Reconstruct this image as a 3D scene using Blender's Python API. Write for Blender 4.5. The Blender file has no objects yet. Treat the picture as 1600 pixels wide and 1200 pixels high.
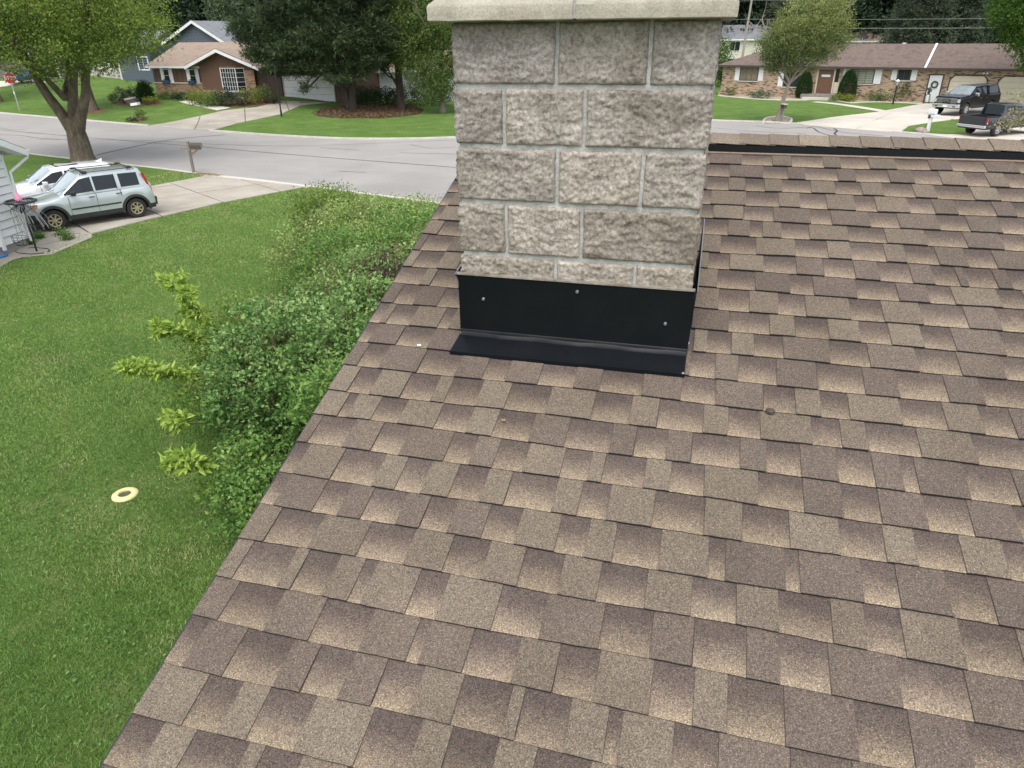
import bpy, bmesh, math, random
import numpy as np
from mathutils import Vector, Matrix, noise
random.seed(7); RNG = np.random.default_rng(7)
SC = bpy.context.scene
R = math.radians

# ------------------------------------------------------------ camera
FPX, YAW, PITCH, ROLL = 1096.74, -0.26247, 0.46165, 0.00979
_cy, _sy, _cp, _sp = math.cos(YAW), math.sin(YAW), math.cos(PITCH), math.sin(PITCH)
CF = np.array([_sy*_cp, _cy*_cp, -_sp]); _r = np.array([_cy, -_sy, 0.0]); _d = np.cross(CF, _r)
_c, _s = math.cos(ROLL), math.sin(ROLL)
CR = _c*_r + _s*_d; CD = -_s*_r + _c*_d
EYE = np.array([0, 0, 5.8])
cam = bpy.data.objects.new('camera', bpy.data.cameras.new('camera')); SC.collection.objects.link(cam)
cam.data.sensor_width = 36; cam.data.lens = FPX/1600*36; cam.data.clip_start = .05; cam.data.clip_end = 1500
cam.matrix_world = Matrix(((CR[0], -CD[0], -CF[0], EYE[0]), (CR[1], -CD[1], -CF[1], EYE[1]), (CR[2], -CD[2], -CF[2], EYE[2]), (0, 0, 0, 1)))
SC.camera = cam
# ------------------------------------------------------------ light
SUN_EL, SUN_AZ = 62, 172      # azimuth clockwise from +y
W = bpy.data.worlds.new('World'); SC.world = W; W.use_nodes = True
nt = W.node_tree; bg = nt.nodes['Background']
sk = nt.nodes.new('ShaderNodeTexSky'); sk.sky_type = 'NISHITA'; sk.sun_disc = False
sk.sun_elevation = R(SUN_EL); sk.sun_rotation = R(SUN_AZ); sk.dust_density = 3; sk.air_density = 1
hs = nt.nodes.new('ShaderNodeHueSaturation'); hs.inputs['Saturation'].default_value = .38
nt.links.new(sk.outputs[0], hs.inputs['Color']); nt.links.new(hs.outputs[0], bg.inputs[0]); bg.inputs[1].default_value = .15
sl = bpy.data.lights.new('sun', 'SUN'); sl.energy = .72; sl.angle = R(50); sl.color = (1, .95, .87)
so = bpy.data.objects.new('sun', sl); SC.collection.objects.link(so)
sd = Vector((math.sin(R(SUN_AZ))*math.cos(R(SUN_EL)), math.cos(R(SUN_AZ))*math.cos(R(SUN_EL)), math.sin(R(SUN_EL))))
so.rotation_euler = sd.to_track_quat('Z', 'Y').to_euler(); so.location = (0, 0, 40)
SC.view_settings.view_transform = 'Standard'; SC.view_settings.look = 'None'
SC.view_settings.exposure = 1.03; SC.view_settings.gamma = 1; SC.view_settings.use_curve_mapping = False

# ------------------------------------------------------------ helpers
def ray(x, y): return CF + CR*(x-800)/FPX + CD*(y-600)/FPX
def sstep(t): t = np.clip(t, 0, 1); return t*t*(3-2*t)
_FC = [(-140, 76), (-75, 56.8), (-60.5, 52.3), (-50.6, 49.3), (-39.9, 46.6), (-32.2, 44.2), (-26.9, 42.8), (-21.2, 42.3), (-15.8, 43.9)]
def terr(x, y):                     # the lots across the road on the left rise gently
    x = np.asarray(x, float); y = np.asarray(y, float)
    d = y - np.interp(x, [p[0] for p in _FC], [p[1] for p in _FC])
    return (1.25*sstep((d-.8)/17)*sstep((-23-x)/17) + .95*sstep((-56-x)/16)*sstep((d-4)/15)) + .05*np.sin(x*.35+1)*np.sin(y*.3)*sstep((-3-x)/4)*sstep((22-y)/6)
def at(px, py, z=None):             # photo pixel -> point on the ground (or at height z)
    v = ray(px, py)
    if z is not None: return Vector(EYE + v*((z-5.8)/v[2]))
    lo, hi = 1.0, 400.0; t = lo
    while t < hi:
        p = EYE+v*t
        if p[2] < terr(p[0], p[1]): break
        t *= 1.01
    a, b = t/1.01, t
    for _ in range(30):
        m = (a+b)/2; p = EYE+v*m
        if p[2] < terr(p[0], p[1]): b = m
        else: a = m
    return Vector(EYE+v*b)
def deep(px, py, dist): return Vector(EYE + ray(px, py)*dist)

def nodes(m): m.use_nodes = True; return m.node_tree.nodes, m.node_tree.links, m.node_tree.nodes['Principled BSDF']
MATS = {}
def mat(name, c, c2=None, scale=8, rough=.7, metal=0, bump=0, bscale=None, c3=None, fscale=None, famt=.0, coat=0, coord='Object', stretch=None, spec=None, thr=(.35, .65)):
    """base colour c blended by noise to c2 (and blotches of c3), fine grain of famt, bump"""
    if name in MATS: return MATS[name]
    m = bpy.data.materials.new(name); N, L, b = nodes(m)
    b.inputs['Roughness'].default_value = rough; b.inputs['Metallic'].default_value = metal
    if coat: b.inputs['Coat Weight'].default_value = coat; b.inputs['Coat Roughness'].default_value = .05
    if spec is not None: b.inputs['Specular IOR Level'].default_value = spec
    b.inputs['Base Color'].default_value = (*c, 1)
    if c2 or bump or famt:
        if coord == 'World': src = N.new('ShaderNodeNewGeometry').outputs['Position']
        else: src = N.new('ShaderNodeTexCoord').outputs[coord]
        if stretch:
            mp = N.new('ShaderNodeMapping'); mp.inputs['Scale'].default_value = stretch; L.new(src, mp.inputs[0]); src = mp.outputs[0]
    def noi(sc, det=5, ro=.6):
        n = N.new('ShaderNodeTexNoise'); n.inputs['Scale'].default_value = sc; n.inputs['Detail'].default_value = det; n.inputs['Roughness'].default_value = ro
        L.new(src, n.inputs['Vector']); return n.outputs['Fac']
    def mix(a, b2, fac, mode='MIX'):
        x = N.new('ShaderNodeMix'); x.data_type = 'RGBA'; x.blend_type = mode
        for i, v in ((6, a), (7, b2)):
            if isinstance(v, tuple): x.inputs[i].default_value = (*v, 1)
            else: L.new(v, x.inputs[i])
        if isinstance(fac, (int, float)): x.inputs[0].default_value = fac
        else: L.new(fac, x.inputs[0])
        return x.outputs[2]
    def rng(f, a, b2, lo=0, hi=1):
        x = N.new('ShaderNodeMapRange'); x.inputs[1].default_value = a; x.inputs[2].default_value = b2; x.inputs[3].default_value = lo; x.inputs[4].default_value = hi
        L.new(f, x.inputs[0]); return x.outputs[0]
    col = c
    if c2: col = mix(c, c2, rng(noi(scale), *thr))
    if c3: col = mix(col, c3, rng(noi(scale*.37), .5, .68))
    if famt:
        f = rng(noi(fscale or scale*12, 3, .7), .3, .7, 1-famt, 1+famt)
        cc = N.new('ShaderNodeCombineColor'); [L.new(f, cc.inputs[i]) for i in range(3)]
        col = mix(col, cc.outputs[0], 1.0, 'MULTIPLY')
    if not isinstance(col, tuple): L.new(col, b.inputs['Base Color'])
    if bump:
        bp = N.new('ShaderNodeBump'); bp.inputs['Strength'].default_value = 1; bp.inputs['Distance'].default_value = bump
        L.new(noi(bscale or scale*4, 6, .65), bp.inputs['Height']); L.new(bp.outputs[0], b.inputs['Normal'])
    MATS[name] = m; return m

def leafmat(name, cols, trans=.3, rough=.55):
    """leaf colour from the per-leaf attribute 'tone' through a ramp"""
    m = bpy.data.materials.new(name); N, L, b = nodes(m)
    a = N.new('ShaderNodeAttribute'); a.attribute_name = 'tone'
    r = N.new('ShaderNodeValToRGB'); L.new(a.outputs['Fac'], r.inputs[0])
    while len(r.color_ramp.elements) < len(cols): r.color_ramp.elements.new(.5)
    for i, (e, c) in enumerate(zip(r.color_ramp.elements, cols)): e.position = i/(len(cols)-1); e.color = (*c, 1)
    L.new(r.outputs[0], b.inputs['Base Color']); b.inputs['Roughness'].default_value = rough; b.inputs['Specular IOR Level'].default_value = .3
    t = N.new('ShaderNodeBsdfTranslucent'); L.new(r.outputs[0], t.inputs[0])
    mx = N.new('ShaderNodeMixShader'); mx.inputs[0].default_value = trans
    L.new(b.outputs[0], mx.inputs[1]); L.new(t.outputs[0], mx.inputs[2]); L.new(mx.outputs[0], N['Material Output'].inputs[0])
    return m

def tag(o, label=None, cat=None, group=None, kind=None):
    if label: o['label'] = label
    if cat: o['category'] = cat
    if group: o['group'] = group
    if kind: o['kind'] = kind
    return o
def empty(name, loc=(0, 0, 0), rz=0, label=None, cat=None, group=None):
    o = bpy.data.objects.new(name, None); SC.collection.objects.link(o); o.empty_display_size = .2
    o.location = loc; o.rotation_euler = (0, 0, rz); return tag(o, label, cat, group)
def link(name, me, parent=None):
    o = bpy.data.objects.new(name, me); SC.collection.objects.link(o)
    if parent: o.parent = parent
    return o
def copy_tree(o, parent=None):
    c = o.copy(); SC.collection.objects.link(c); c.parent = parent
    for ch in list(o.children): copy_tree(ch, c)
    return c

class MB:
    def __init__(s): s.v = []; s.f = []; s.m = []
    def add(s, vs, fs, mi=0):
        n = len(s.v); s.v += [tuple(p) for p in vs]; s.f += [tuple(i+n for i in f) for f in fs]; s.m += [mi]*len(fs); return s
    def box(s, x0, x1, y0, y1, z0, z1, mi=0):
        return s.add([(x0, y0, z0), (x1, y0, z0), (x1, y1, z0), (x0, y1, z0), (x0, y0, z1), (x1, y0, z1), (x1, y1, z1), (x0, y1, z1)],
                     [(0, 3, 2, 1), (4, 5, 6, 7), (0, 1, 5, 4), (1, 2, 6, 5), (2, 3, 7, 6), (3, 0, 4, 7)], mi)
    def bar(s, a, b, w, h=None, up=(0, 0, 1), mi=0):
        a = Vector(a); b = Vector(b); h = h or w; d = (b-a).normalized(); u = Vector(up)
        if abs(d.dot(u)) > .98: u = Vector((1, 0, 0))
        r = d.cross(u).normalized()*w/2; t = r.cross(d).normalized()*h/2
        return s.add([a-r-t, a+r-t, a+r+t, a-r+t, b-r-t, b+r-t, b+r+t, b-r+t],
                     [(0, 1, 2, 3), (4, 7, 6, 5), (0, 4, 5, 1), (1, 5, 6, 2), (2, 6, 7, 3), (3, 7, 4, 0)], mi)
    def tube(s, pts, rs, n=8, mi=0, cap=True):
        pts = [Vector(p) for p in pts]
        if not isinstance(rs, (list, tuple)): rs = [rs]*len(pts)
        vs = []; ref = Vector((.31, .17, .93))
        for i, p in enumerate(pts):
            d = (pts[min(i+1, len(pts)-1)]-pts[max(i-1, 0)])
            d = d.normalized() if d.length > 1e-9 else Vector((0, 0, 1))
            a = d.cross(ref)
            if a.length < .1: a = d.cross(Vector((1, 0, 0)))
            a.normalize(); b = d.cross(a)
            for k in range(n):
                t = 2*math.pi*k/n; vs.append(p+(a*math.cos(t)+b*math.sin(t))*rs[i])
        fs = [(i*n+k, i*n+(k+1) % n, (i+1)*n+(k+1) % n, (i+1)*n+k) for i in range(len(pts)-1) for k in range(n)]
        if cap: fs += [tuple(range(n-1, -1, -1)), tuple((len(pts)-1)*n+k for k in range(n))]
        return s.add(vs, fs, mi)
    def lathe(s, prof, n=16, c=(0, 0, 0), axis='z', mi=0):
        vs = []
        for r, h in prof:
            for k in range(n):
                t = 2*math.pi*k/n; a, b = r*math.cos(t), r*math.sin(t)
                p = {'z': (a, b, h), 'y': (a, h, b), 'x': (h, a, b)}[axis]
                vs.append((p[0]+c[0], p[1]+c[1], p[2]+c[2]))
        return s.add(vs, [(i*n+k, i*n+(k+1) % n, (i+1)*n+(k+1) % n, (i+1)*n+k) for i in range(len(prof)-1) for k in range(n)], mi)
    def prism(s, poly, z0, z1, mi=0):
        n = len(poly)
        return s.add([(x, y, z0) for x, y in poly]+[(x, y, z1) for x, y in poly],
                     [tuple(range(n-1, -1, -1)), tuple(range(n, 2*n))]+[(i, (i+1) % n, (i+1) % n+n, i+n) for i in range(n)], mi)
    def slab(s, poly3, n, th, mi=0):       # polygon in 3-D thickened along n
        k = len(poly3); n = Vector(n)*th; P = [Vector(p) for p in poly3]
        return s.add(P+[p-n for p in P], [tuple(range(k)), tuple(range(2*k-1, k-1, -1))]+[(i, i+k, (i+1) % k+k, (i+1) % k) for i in range(k)], mi)
    def mesh(s, name, mats, smooth=False, bevel=0):
        me = bpy.data.meshes.new(name); me.from_pydata(s.v, [], s.f)
        if not isinstance(mats, (list, tuple)): mats = [mats]
        for m in mats: me.materials.append(m)
        if len(mats) > 1: me.polygons.foreach_set('material_index', s.m)
        bm = bmesh.new(); bm.from_mesh(me)
        if bevel:
            bmesh.ops.bevel(bm, geom=[e for e in bm.edges if len(e.link_faces) == 2 and e.calc_face_angle(0) > .6], offset=bevel, segments=2, affect='EDGES', profile=.6)
        bmesh.ops.recalc_face_normals(bm, faces=bm.faces)
        if smooth:
            for f in bm.faces: f.smooth = True
            lim = R(smooth if smooth is not True else 35)
            for e in bm.edges:
                if len(e.link_faces) == 2 and e.calc_face_angle(0) > lim: e.smooth = False
        bm.to_mesh(me); bm.free(); return me
    def build(s, name, mats, parent=None, smooth=False, bevel=0, loc=None):
        o = link(name, s.mesh(name, mats, smooth, bevel), parent)
        if loc is not None: o.location = loc
        return o

def npmesh(name, V, Fc, k, mats, tone=None, smooth=False):
    me = bpy.data.meshes.new(name); nv, nf = len(V), len(Fc)
    me.vertices.add(nv); me.vertices.foreach_set('co', np.ascontiguousarray(V, dtype=np.float32).ravel())
    me.loops.add(nf*k); me.loops.foreach_set('vertex_index', np.ascontiguousarray(Fc, dtype=np.int32).ravel())
    me.polygons.add(nf); me.polygons.foreach_set('loop_start', np.arange(nf, dtype=np.int32)*k)
    me.polygons.foreach_set('use_smooth', np.full(nf, smooth))
    me.update(calc_edges=True)
    if tone is not None:
        a = me.attributes.new('tone', 'FLOAT', 'POINT'); a.data.foreach_set('value', np.ascontiguousarray(tone, dtype=np.float32))
    me.materials.append(mats); return me
def unit(a): return a/np.maximum(np.linalg.norm(a, axis=1, keepdims=True), 1e-9)
def leaves(name, P, size, m, tone, aspect=.5, up=.4, droop=0., parent=None, out=None, jitter=.35):
    """one mesh of folded leaves, two triangles each, at the points P"""
    n = len(P); nn = unit(RNG.normal(size=(n, 3))+np.array([0, 0, up]))
    d = unit(RNG.normal(size=(n, 3))+(out*.8 if out is not None else 0)+np.array([0, 0, -droop])); d = unit(d-nn*(d*nn).sum(1, keepdims=True))
    s = np.cross(nn, d); L = size*(1+RNG.uniform(-jitter, jitter, (n, 1))); Wd = L*aspect*.5
    V = np.stack([P, P+d*L*.45+s*Wd+nn*L*.12, P+d*L-nn*L*.05, P+d*L*.45-s*Wd+nn*L*.12], 1).reshape(-1, 3)
    b = np.arange(n)[:, None]*4
    Fc = np.concatenate([b+np.array([0, 1, 2]), b+np.array([0, 2, 3])], 1).reshape(-1, 3)
    me = npmesh(name, V, Fc, 3, m, np.repeat(np.clip(tone, 0, 1), 4))
    return link(name, me, parent)
def blob_points(blobs, nclump, per, sig, shell=.55):
    """clumped points spread through ellipsoids (cx,cy,cz,rx,ry,rz); returns points, outward dirs, clump tone"""
    w = np.array([b[3]*b[4]*b[5] for b in blobs])**.7; w /= w.sum(); idx = RNG.choice(len(blobs), nclump, p=w); B = np.array(blobs)[idx]
    d = unit(RNG.normal(size=(nclump, 3))); r = (shell+(1-shell)*RNG.random((nclump, 1)))
    r = np.where(RNG.random((nclump, 1)) < .25, RNG.random((nclump, 1)), r)
    C = B[:, :3]+d*r*B[:, 3:6]
    P = np.repeat(C, per, 0)+RNG.normal(size=(nclump*per, 3))*sig*np.array([1, 1, .7])
    return P, np.repeat(d, per, 0), np.repeat(RNG.normal(size=nclump), per)

# ------------------------------------------------------------ materials
def grass_mat(name, cols, fine=55):
    m = bpy.data.materials.new(name); N, L, b = nodes(m); b.inputs['Roughness'].default_value = .9; b.inputs['Specular IOR Level'].default_value = .1
    g = N.new('ShaderNodeNewGeometry').outputs['Position']
    def noi(s, d=4, r=.6):
        n = N.new('ShaderNodeTexNoise'); n.inputs['Scale'].default_value = s; n.inputs['Detail'].default_value = d; n.inputs['Roughness'].default_value = r; L.new(g, n.inputs['Vector']); return n.outputs['Fac']
    def ramp(f, st):
        r = N.new('ShaderNodeValToRGB'); L.new(f, r.inputs[0])
        while len(r.color_ramp.elements) < len(st): r.color_ramp.elements.new(.5)
        for e, (p, c) in zip(r.color_ramp.elements, st): e.position = p; e.color = (*c, 1)
        return r.outputs[0]
    def mix(a, b2, f, mode='MIX'):
        x = N.new('ShaderNodeMix'); x.data_type = 'RGBA'; x.blend_type = mode; L.new(a, x.inputs[6]); L.new(b2, x.inputs[7])
        if isinstance(f, float): x.inputs[0].default_value = f
        else: L.new(f, x.inputs[0])
        return x.outputs[2]
    big = ramp(noi(.55, 5, .65), [(.3, cols[0]), (.52, cols[1]), (.72, cols[2])])
    dry = ramp(noi(1.7, 4), [(.55, (0, 0, 0)), (.72, (.55, .55, .55))]); dr = ramp(noi(3), [(0, cols[3]), (1, cols[3])])
    c = mix(big, dr, dry)
    fn = ramp(noi(fine, 4, .75), [(.3, (.55, .55, .55)), (.7, (1.45, 1.45, 1.4))]); md = ramp(noi(9, 5, .7), [(.3, (.75, .78, .75)), (.7, (1.25, 1.22, 1.2))])
    c = mix(c, fn, 1.0, 'MULTIPLY'); c = mix(c, md, 1.0, 'MULTIPLY'); L.new(c, b.inputs['Base Color'])
    bp = N.new('ShaderNodeBump'); bp.inputs['Distance'].default_value = .05; L.new(noi(30, 5, .8), bp.inputs['Height']); L.new(bp.outputs[0], b.inputs['Normal'])
    return m
G_COLS = [(.078, .144, .032), (.110, .188, .044), (.150, .230, .062), (.23, .235, .11)]
m_grass = grass_mat('lawn_grass', G_COLS)
m_blade = None
m_asph = mat('worn_road_surface', (.295, .283, .265), (.33, .317, .298), .35, .95, c3=(.265, .254, .24), fscale=22, famt=.10, bump=.004, bscale=150, coord='World', spec=.2)
m_conc = mat('driveway_concrete', (.34, .305, .25), (.42, .385, .325), .6, .9, c3=(.27, .25, .215), fscale=25, famt=.12, bump=.003, bscale=60, coord='World', spec=.2)
m_concL = mat('pale_concrete', (.50, .47, .41), (.56, .53, .47), .8, .9, c3=(.44, .41, .36), fscale=25, famt=.06, coord='World', spec=.2)
m_kerb = mat('kerb_concrete', (.46, .44, .39), (.56, .53, .47), 1.5, .9, fscale=30, famt=.12, coord='World')
m_tar = mat('crack_tar', (.05, .05, .05), rough=.9)
m_mulch = mat('mulch', (.12, .055, .03), (.20, .11, .06), 4, .95, fscale=18, famt=.5, bump=.05, bscale=14, coord='World')
m_needle = mat('needle_litter', (.13, .07, .045), (.10, .10, .04), 1.2, .95, fscale=14, famt=.45, bump=.05, bscale=12, coord='World')
m_gravel = mat('bed_gravel', (.30, .24, .17), (.40, .34, .26), 6, .95, fscale=20, famt=.3, bump=.03, bscale=20, coord='World')
m_bark = mat('bark', (.085, .065, .045), (.15, .12, .085), 5, .95, bump=.05, bscale=9, stretch=(1, 1, .22), fscale=20, famt=.3)
m_barkD = mat('dark_bark', (.045, .035, .03), (.085, .065, .055), 5, .95, bump=.05, bscale=9, stretch=(1, 1, .25))
m_barkG = mat('grey_bark', (.20, .17, .13), (.30, .26, .21), 6, .9, bump=.03, bscale=12, stretch=(1, 1, .3))
m_stem = mat('shrub_stem', (.17, .10, .06), (.30, .20, .12), 9, .9)
m_stemY = mat('young_stem', (.16, .20, .06), (.22, .22, .08), 9, .8)
m_black = mat('black_metal', (.012, .014, .017), (.018, .02, .024), 3, .32, coat=.3)
m_blackR = mat('black_plastic', (.018, .019, .021), (.028, .029, .03), 6, .6)
m_rub = mat('tyre_rubber', (.018, .018, .018), (.026, .025, .024), 10, .85)
m_silver = mat('bare_metal', (.55, .56, .57), rough=.3, metal=1)
m_chrome = mat('chrome', (.75, .76, .78), rough=.12, metal=1)
m_glass = mat('dark_glass', (.008, .011, .014), rough=.05, spec=.42)
m_glassT = mat('tinted_glass', (.012, .018, .022), rough=.06, spec=.45)
m_white = mat('white_paint', (.76, .77, .78), (.68, .69, .69), 2, .5)
m_cream = mat('cream_paint', (.62, .57, .44), (.56, .51, .39), 2, .55)

# ------------------------------------------------------------ terrain
def grid(x0, x1, nx, y0, y1, ny, f):
    X, Y = np.meshgrid(np.linspace(x0, x1, nx+1), np.linspace(y0, y1, ny+1))
    V = np.stack([X, Y, f(X, Y)], -1).reshape(-1, 3)
    i = (np.arange(ny)[:, None]*(nx+1)+np.arange(nx)).ravel()
    return V, np.stack([i, i+1, i+nx+2, i+nx+1], 1)
def outer(v):  # denser near the middle
    return v
V, Fc = grid(-180, 120, 300, -40, 220, 260, terr)
o = link('ground', npmesh('ground', V, Fc, 4, m_grass, smooth=True)); tag(o, kind='structure')
mb = MB()
for x0, x1, y0, y1 in ((-1400, -180, -1400, 1400), (120, 1400, -1400, 1400), (-180, 120, -1400, -40), (-180, 120, 220, 1400)):
    z = 0; mb.add([(x0, y0, z), (x1, y0, z), (x1, y1, z), (x0, y1, z)], [(0, 1, 2, 3)])
tag(mb.build('outer_ground', m_grass), kind='structure')

def drape(name, poly, off, m, parent=None, res=1.0, skirt=0, kind='structure'):
    bm = bmesh.new(); bm.faces.new([bm.verts.new((p[0], p[1], 0)) for p in poly])
    xs = [p[0] for p in poly]; ys = [p[1] for p in poly]
    for ax, lo, hi in ((0, min(xs), max(xs)), (1, min(ys), max(ys))):
        k = math.ceil(lo/res)*res
        while k < hi:
            n = (1, 0, 0) if ax == 0 else (0, 1, 0); co = (k, 0, 0) if ax == 0 else (0, k, 0)
            bmesh.ops.bisect_plane(bm, geom=bm.verts[:]+bm.edges[:]+bm.faces[:], plane_co=co, plane_no=n, dist=1e-5); k += res
    if skirt:
        r = bmesh.ops.extrude_face_region(bm, geom=bm.faces[:])
        top = [v for v in r['geom'] if isinstance(v, bmesh.types.BMVert)]; tops = set(top)
        for v in bm.verts: v.co.z = float(terr(v.co.x, v.co.y))+(off if v in tops else off-skirt)
    else:
        for v in bm.verts: v.co.z = float(terr(v.co.x, v.co.y))+off
    bmesh.ops.recalc_face_normals(bm, faces=bm.faces)
    if not skirt and bm.faces[:] and bm.faces[0].normal.z < 0: bmesh.ops.reverse_faces(bm, faces=bm.faces)
    me = bpy.data.meshes.new(name); bm.to_mesh(me); bm.free(); me.materials.append(m)
    o = link(name, me, parent)
    if kind and not parent: o['kind'] = kind
    return o
def strip(pts, w0, w1=None):       # polygon along a polyline
    w1 = w1 or w0; P = [Vector((p[0], p[1])) for p in pts]; a, b = [], []
    for i, p in enumerate(P):
        d = (P[min(i+1, len(P)-1)]-P[max(i-1, 0)]).normalized(); n = Vector((-d.y, d.x)); w = (w0+(w1-w0)*i/max(1, len(P)-1))/2
        a.append(p+n*w); b.append(p-n*w)
    return a+b[::-1]
def smooth_line(pts, k=6):
    P = [Vector((p[0], p[1], 0)) for p in pts]; out = []
    for i in range(len(P)-1):
        p0, p1, p2, p3 = P[max(i-1, 0)], P[i], P[i+1], P[min(i+2, len(P)-1)]
        for j in range(k):
            t = j/k; out.append(.5*((2*p1)+(p2-p0)*t+(2*p0-5*p1+4*p2-p3)*t*t+(3*p1-p0-3*p2+p3)*t**3))
    return out+[P[-1]]

FARL = _FC[:]
SIDE_L = [(-15.8, 43.9), (-12.6, 47.2), (-10.6, 53), (-10.2, 62), (-10.2, 120)]
SIDE_R = [(-1.9, 120), (-1.9, 62), (-1.2, 58.2), (.3, 56.85)]
FARR = [(.3, 56.85), (4.7, 56.1), (8.06, 54.1), (10.94, 52.5), (13.3, 51.3), (16.5, 49.7), (24, 46.2), (60, 30)]
NEAR = [(-140, 62), (-75, 43.5), (-50, 36.6), (-33.2, 32.05), (-26.7, 30.5), (-22.4, 29.2), (-16.5, 27.75), (-9.6, 25.7), (-2, 23.6), (20, 17), (60, 4)]
roadpoly = smooth_line(FARL, 3)[:-1]+smooth_line(SIDE_L, 4)+smooth_line(SIDE_R, 4)[:-1]+smooth_line(FARR, 3)+smooth_line(NEAR, 3)[::-1]
road = drape('road', roadpoly, .010, m_asph, res=6)
def kerb(name, pts, w=.2, h=.1, ln=3.0, off=0.0):
    root = empty(name, (0, 0, 0)); root['kind'] = 'structure'
    P = smooth_line(pts, 8); D = [0]
    for a, b in zip(P, P[1:]): D.append(D[-1]+(b-a).length)
    def pt(s):
        s = min(max(s, 0), D[-1]); i = max(0, min(len(D)-2, int(np.searchsorted(D, s))-1)); t = (s-D[i])/(D[i+1]-D[i]); return P[i].lerp(P[i+1], t)
    s = 0
    while s < D[-1]-.1:
        e = min(s+ln-.02, D[-1]); k = 4; mb = MB(); vs = []; hj = random.uniform(-.006, .006)
        for j in range(k+1):
            p = pt(s+(e-s)*j/k); q = pt(s+(e-s)*j/k+.1) - pt(s+(e-s)*j/k-.1); q.normalize(); n = Vector((-q.y, q.x, 0)); z = float(terr(p.x, p.y))
            for dx, dz in ((-w/2-.02, -.15), (-w/2, h+hj), (w/2, h+hj), (w/2+.02, -.15)): r = p+n*(dx+off); vs.append((r.x, r.y, z+dz))
        mb.add(vs, [(j*4+a, j*4+a+1, j*4+a+5, j*4+a+4) for j in range(k) for a in range(3)]+[(0, 1, 2, 3), (k*4+3, k*4+2, k*4+1, k*4)])
        mb.build('kerb_section', m_kerb, root); s += ln
    return root
g1 = at(232, 197); g2 = at(328, 205)                  # brown house driveway mouth
kerb('kerb', [p for p in FARL if p[0] < g1.x-.3][1:]+[(g1.x, g1.y)])
kerb('kerb', [(g2.x, g2.y), (-26.9, 42.8), (-21.2, 42.3), (-15.8, 43.9), (-12.6, 47.2), (-10.6, 53), (-10.2, 62)])
kerb('kerb', [(-1.9, 62), (-1.2, 58.2), (.3, 56.85), (3.0, 56.55), (4.7, 56.1), (6.1, 55.4)])
kerb('kerb', [(11.4, 52.35), (13.3, 51.3), (14.6, 50.75)], h=.06)
kerb('kerb', [(-16.3, 27.7), (-9.6, 25.7), (-2, 23.6), (14, 18.8)], w=.16, h=.03)
kerb('kerb', [(-60, 39.3), (-50, 36.6), (-33.2, 32.05), (-26.7, 30.5), (-23.4, 29.5)], w=.16, h=.03)
drape('gutter_strip', strip([(-22.9, 29.25), (-19.6, 28.55), (-16.3, 27.6)], .42), .016, m_concL)
for w, pts in ((.05, [(-30, 199), (0, 203), (110, 213), (292, 228), (480, 244), (712, 262)]), (.035, [(60, 218), (229, 220), (340, 226), (480, 228), (712, 219)]), (.09, [(150, 243), (180, 236), (242, 223), (290, 216), (352, 211)]),
               (.04, [(-30, 210), (30, 212), (60, 216), (112, 219)]), (.03, [(0, 200), (20, 203), (45, 202)]), (.03, [(500, 231), (560, 235)]), (.03, [(640, 226), (675, 232), (712, 230)]), (.03, [(625, 239), (660, 240), (712, 241)]), (.03, [(530, 268), (572, 270)]),
               (.06, [(1180, 197), (1220, 201), (1265, 199), (1280, 207), (1306, 214), (1330, 214)]), (.05, [(1260, 201), (1275, 198), (1310, 206), (1380, 213)]), (.04, [(1115, 200), (1180, 206), (1260, 209)]), (.07, [(1303, 201), (1308, 205), (1304, 209), (1312, 216)])):
    drape('tar_line', strip(smooth_line([at(*p) for p in pts], 4), w*1.9), .015, m_tar, res=8)

# near driveway in slabs, joints recessed
DR = [(-22.55, 29.0), (-23.3, 26), (-25.6, 21), (-27.6, 17.5), (-29, 13), (-21.5, 12.5), (-20.2, 16.2), (-19.5, 18.5), (-18.95, 20.9), (-18.1, 24), (-16.75, 27.1), (-16.5, 27.55), (-19.6, 28.35)]
dwy = drape('driveway', DR, .002, m_tar, res=3)
def clip(poly, a, b, n, c):        # keep part where n.p<=c
    out = []
    for i in range(len(poly)):
        p, q = poly[i], poly[(i+1) % len(poly)]; dp = n[0]*p[0]+n[1]*p[1]-c; dq = n[0]*q[0]+n[1]*q[1]-c
        if dp <= 0: out.append(p)
        if dp*dq < 0: t = dp/(dp-dq); out.append((p[0]+(q[0]-p[0])*t, p[1]+(q[1]-p[1])*t))
    return out
ex, ey = (.53, .848), (.848, -.53)
def slabs(parent, poly, org, ex, ey, ln, wd, ni, nj, m, gap=.025, zt=.03):
    for i in range(-ni, ni):
        for j in range(-nj, nj):
            q = [tuple(p) for p in poly]
            for n, c in (((-ex[0], -ex[1]), -(org[0]*ex[0]+org[1]*ex[1]+i*ln+gap)), (ex, org[0]*ex[0]+org[1]*ex[1]+(i+1)*ln-gap),
                         ((-ey[0], -ey[1]), -(org[0]*ey[0]+org[1]*ey[1]+j*wd+gap)), (ey, org[0]*ey[0]+org[1]*ey[1]+(j+1)*wd-gap)):
                if len(q) > 2: q = clip(q, 0, 0, n, c)
            if len(q) < 3: continue
            ar = abs(sum(q[k][0]*q[(k+1) % len(q)][1]-q[(k+1) % len(q)][0]*q[k][1] for k in range(len(q))))/2
            if ar < .05: continue
            q = [p for k, p in enumerate(q) if (Vector(p)-Vector(q[k-1])).length > 1e-4]
            if len(q) < 3: continue
            o = drape('concrete_slab', q, zt+random.uniform(-.006, .006), m, parent, res=2.5, skirt=.04)
slabs(dwy, DR, (-18.1, 24.0), ex, ey, 2.6, 2.55, 8, 5, m_conc, .028)
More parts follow.
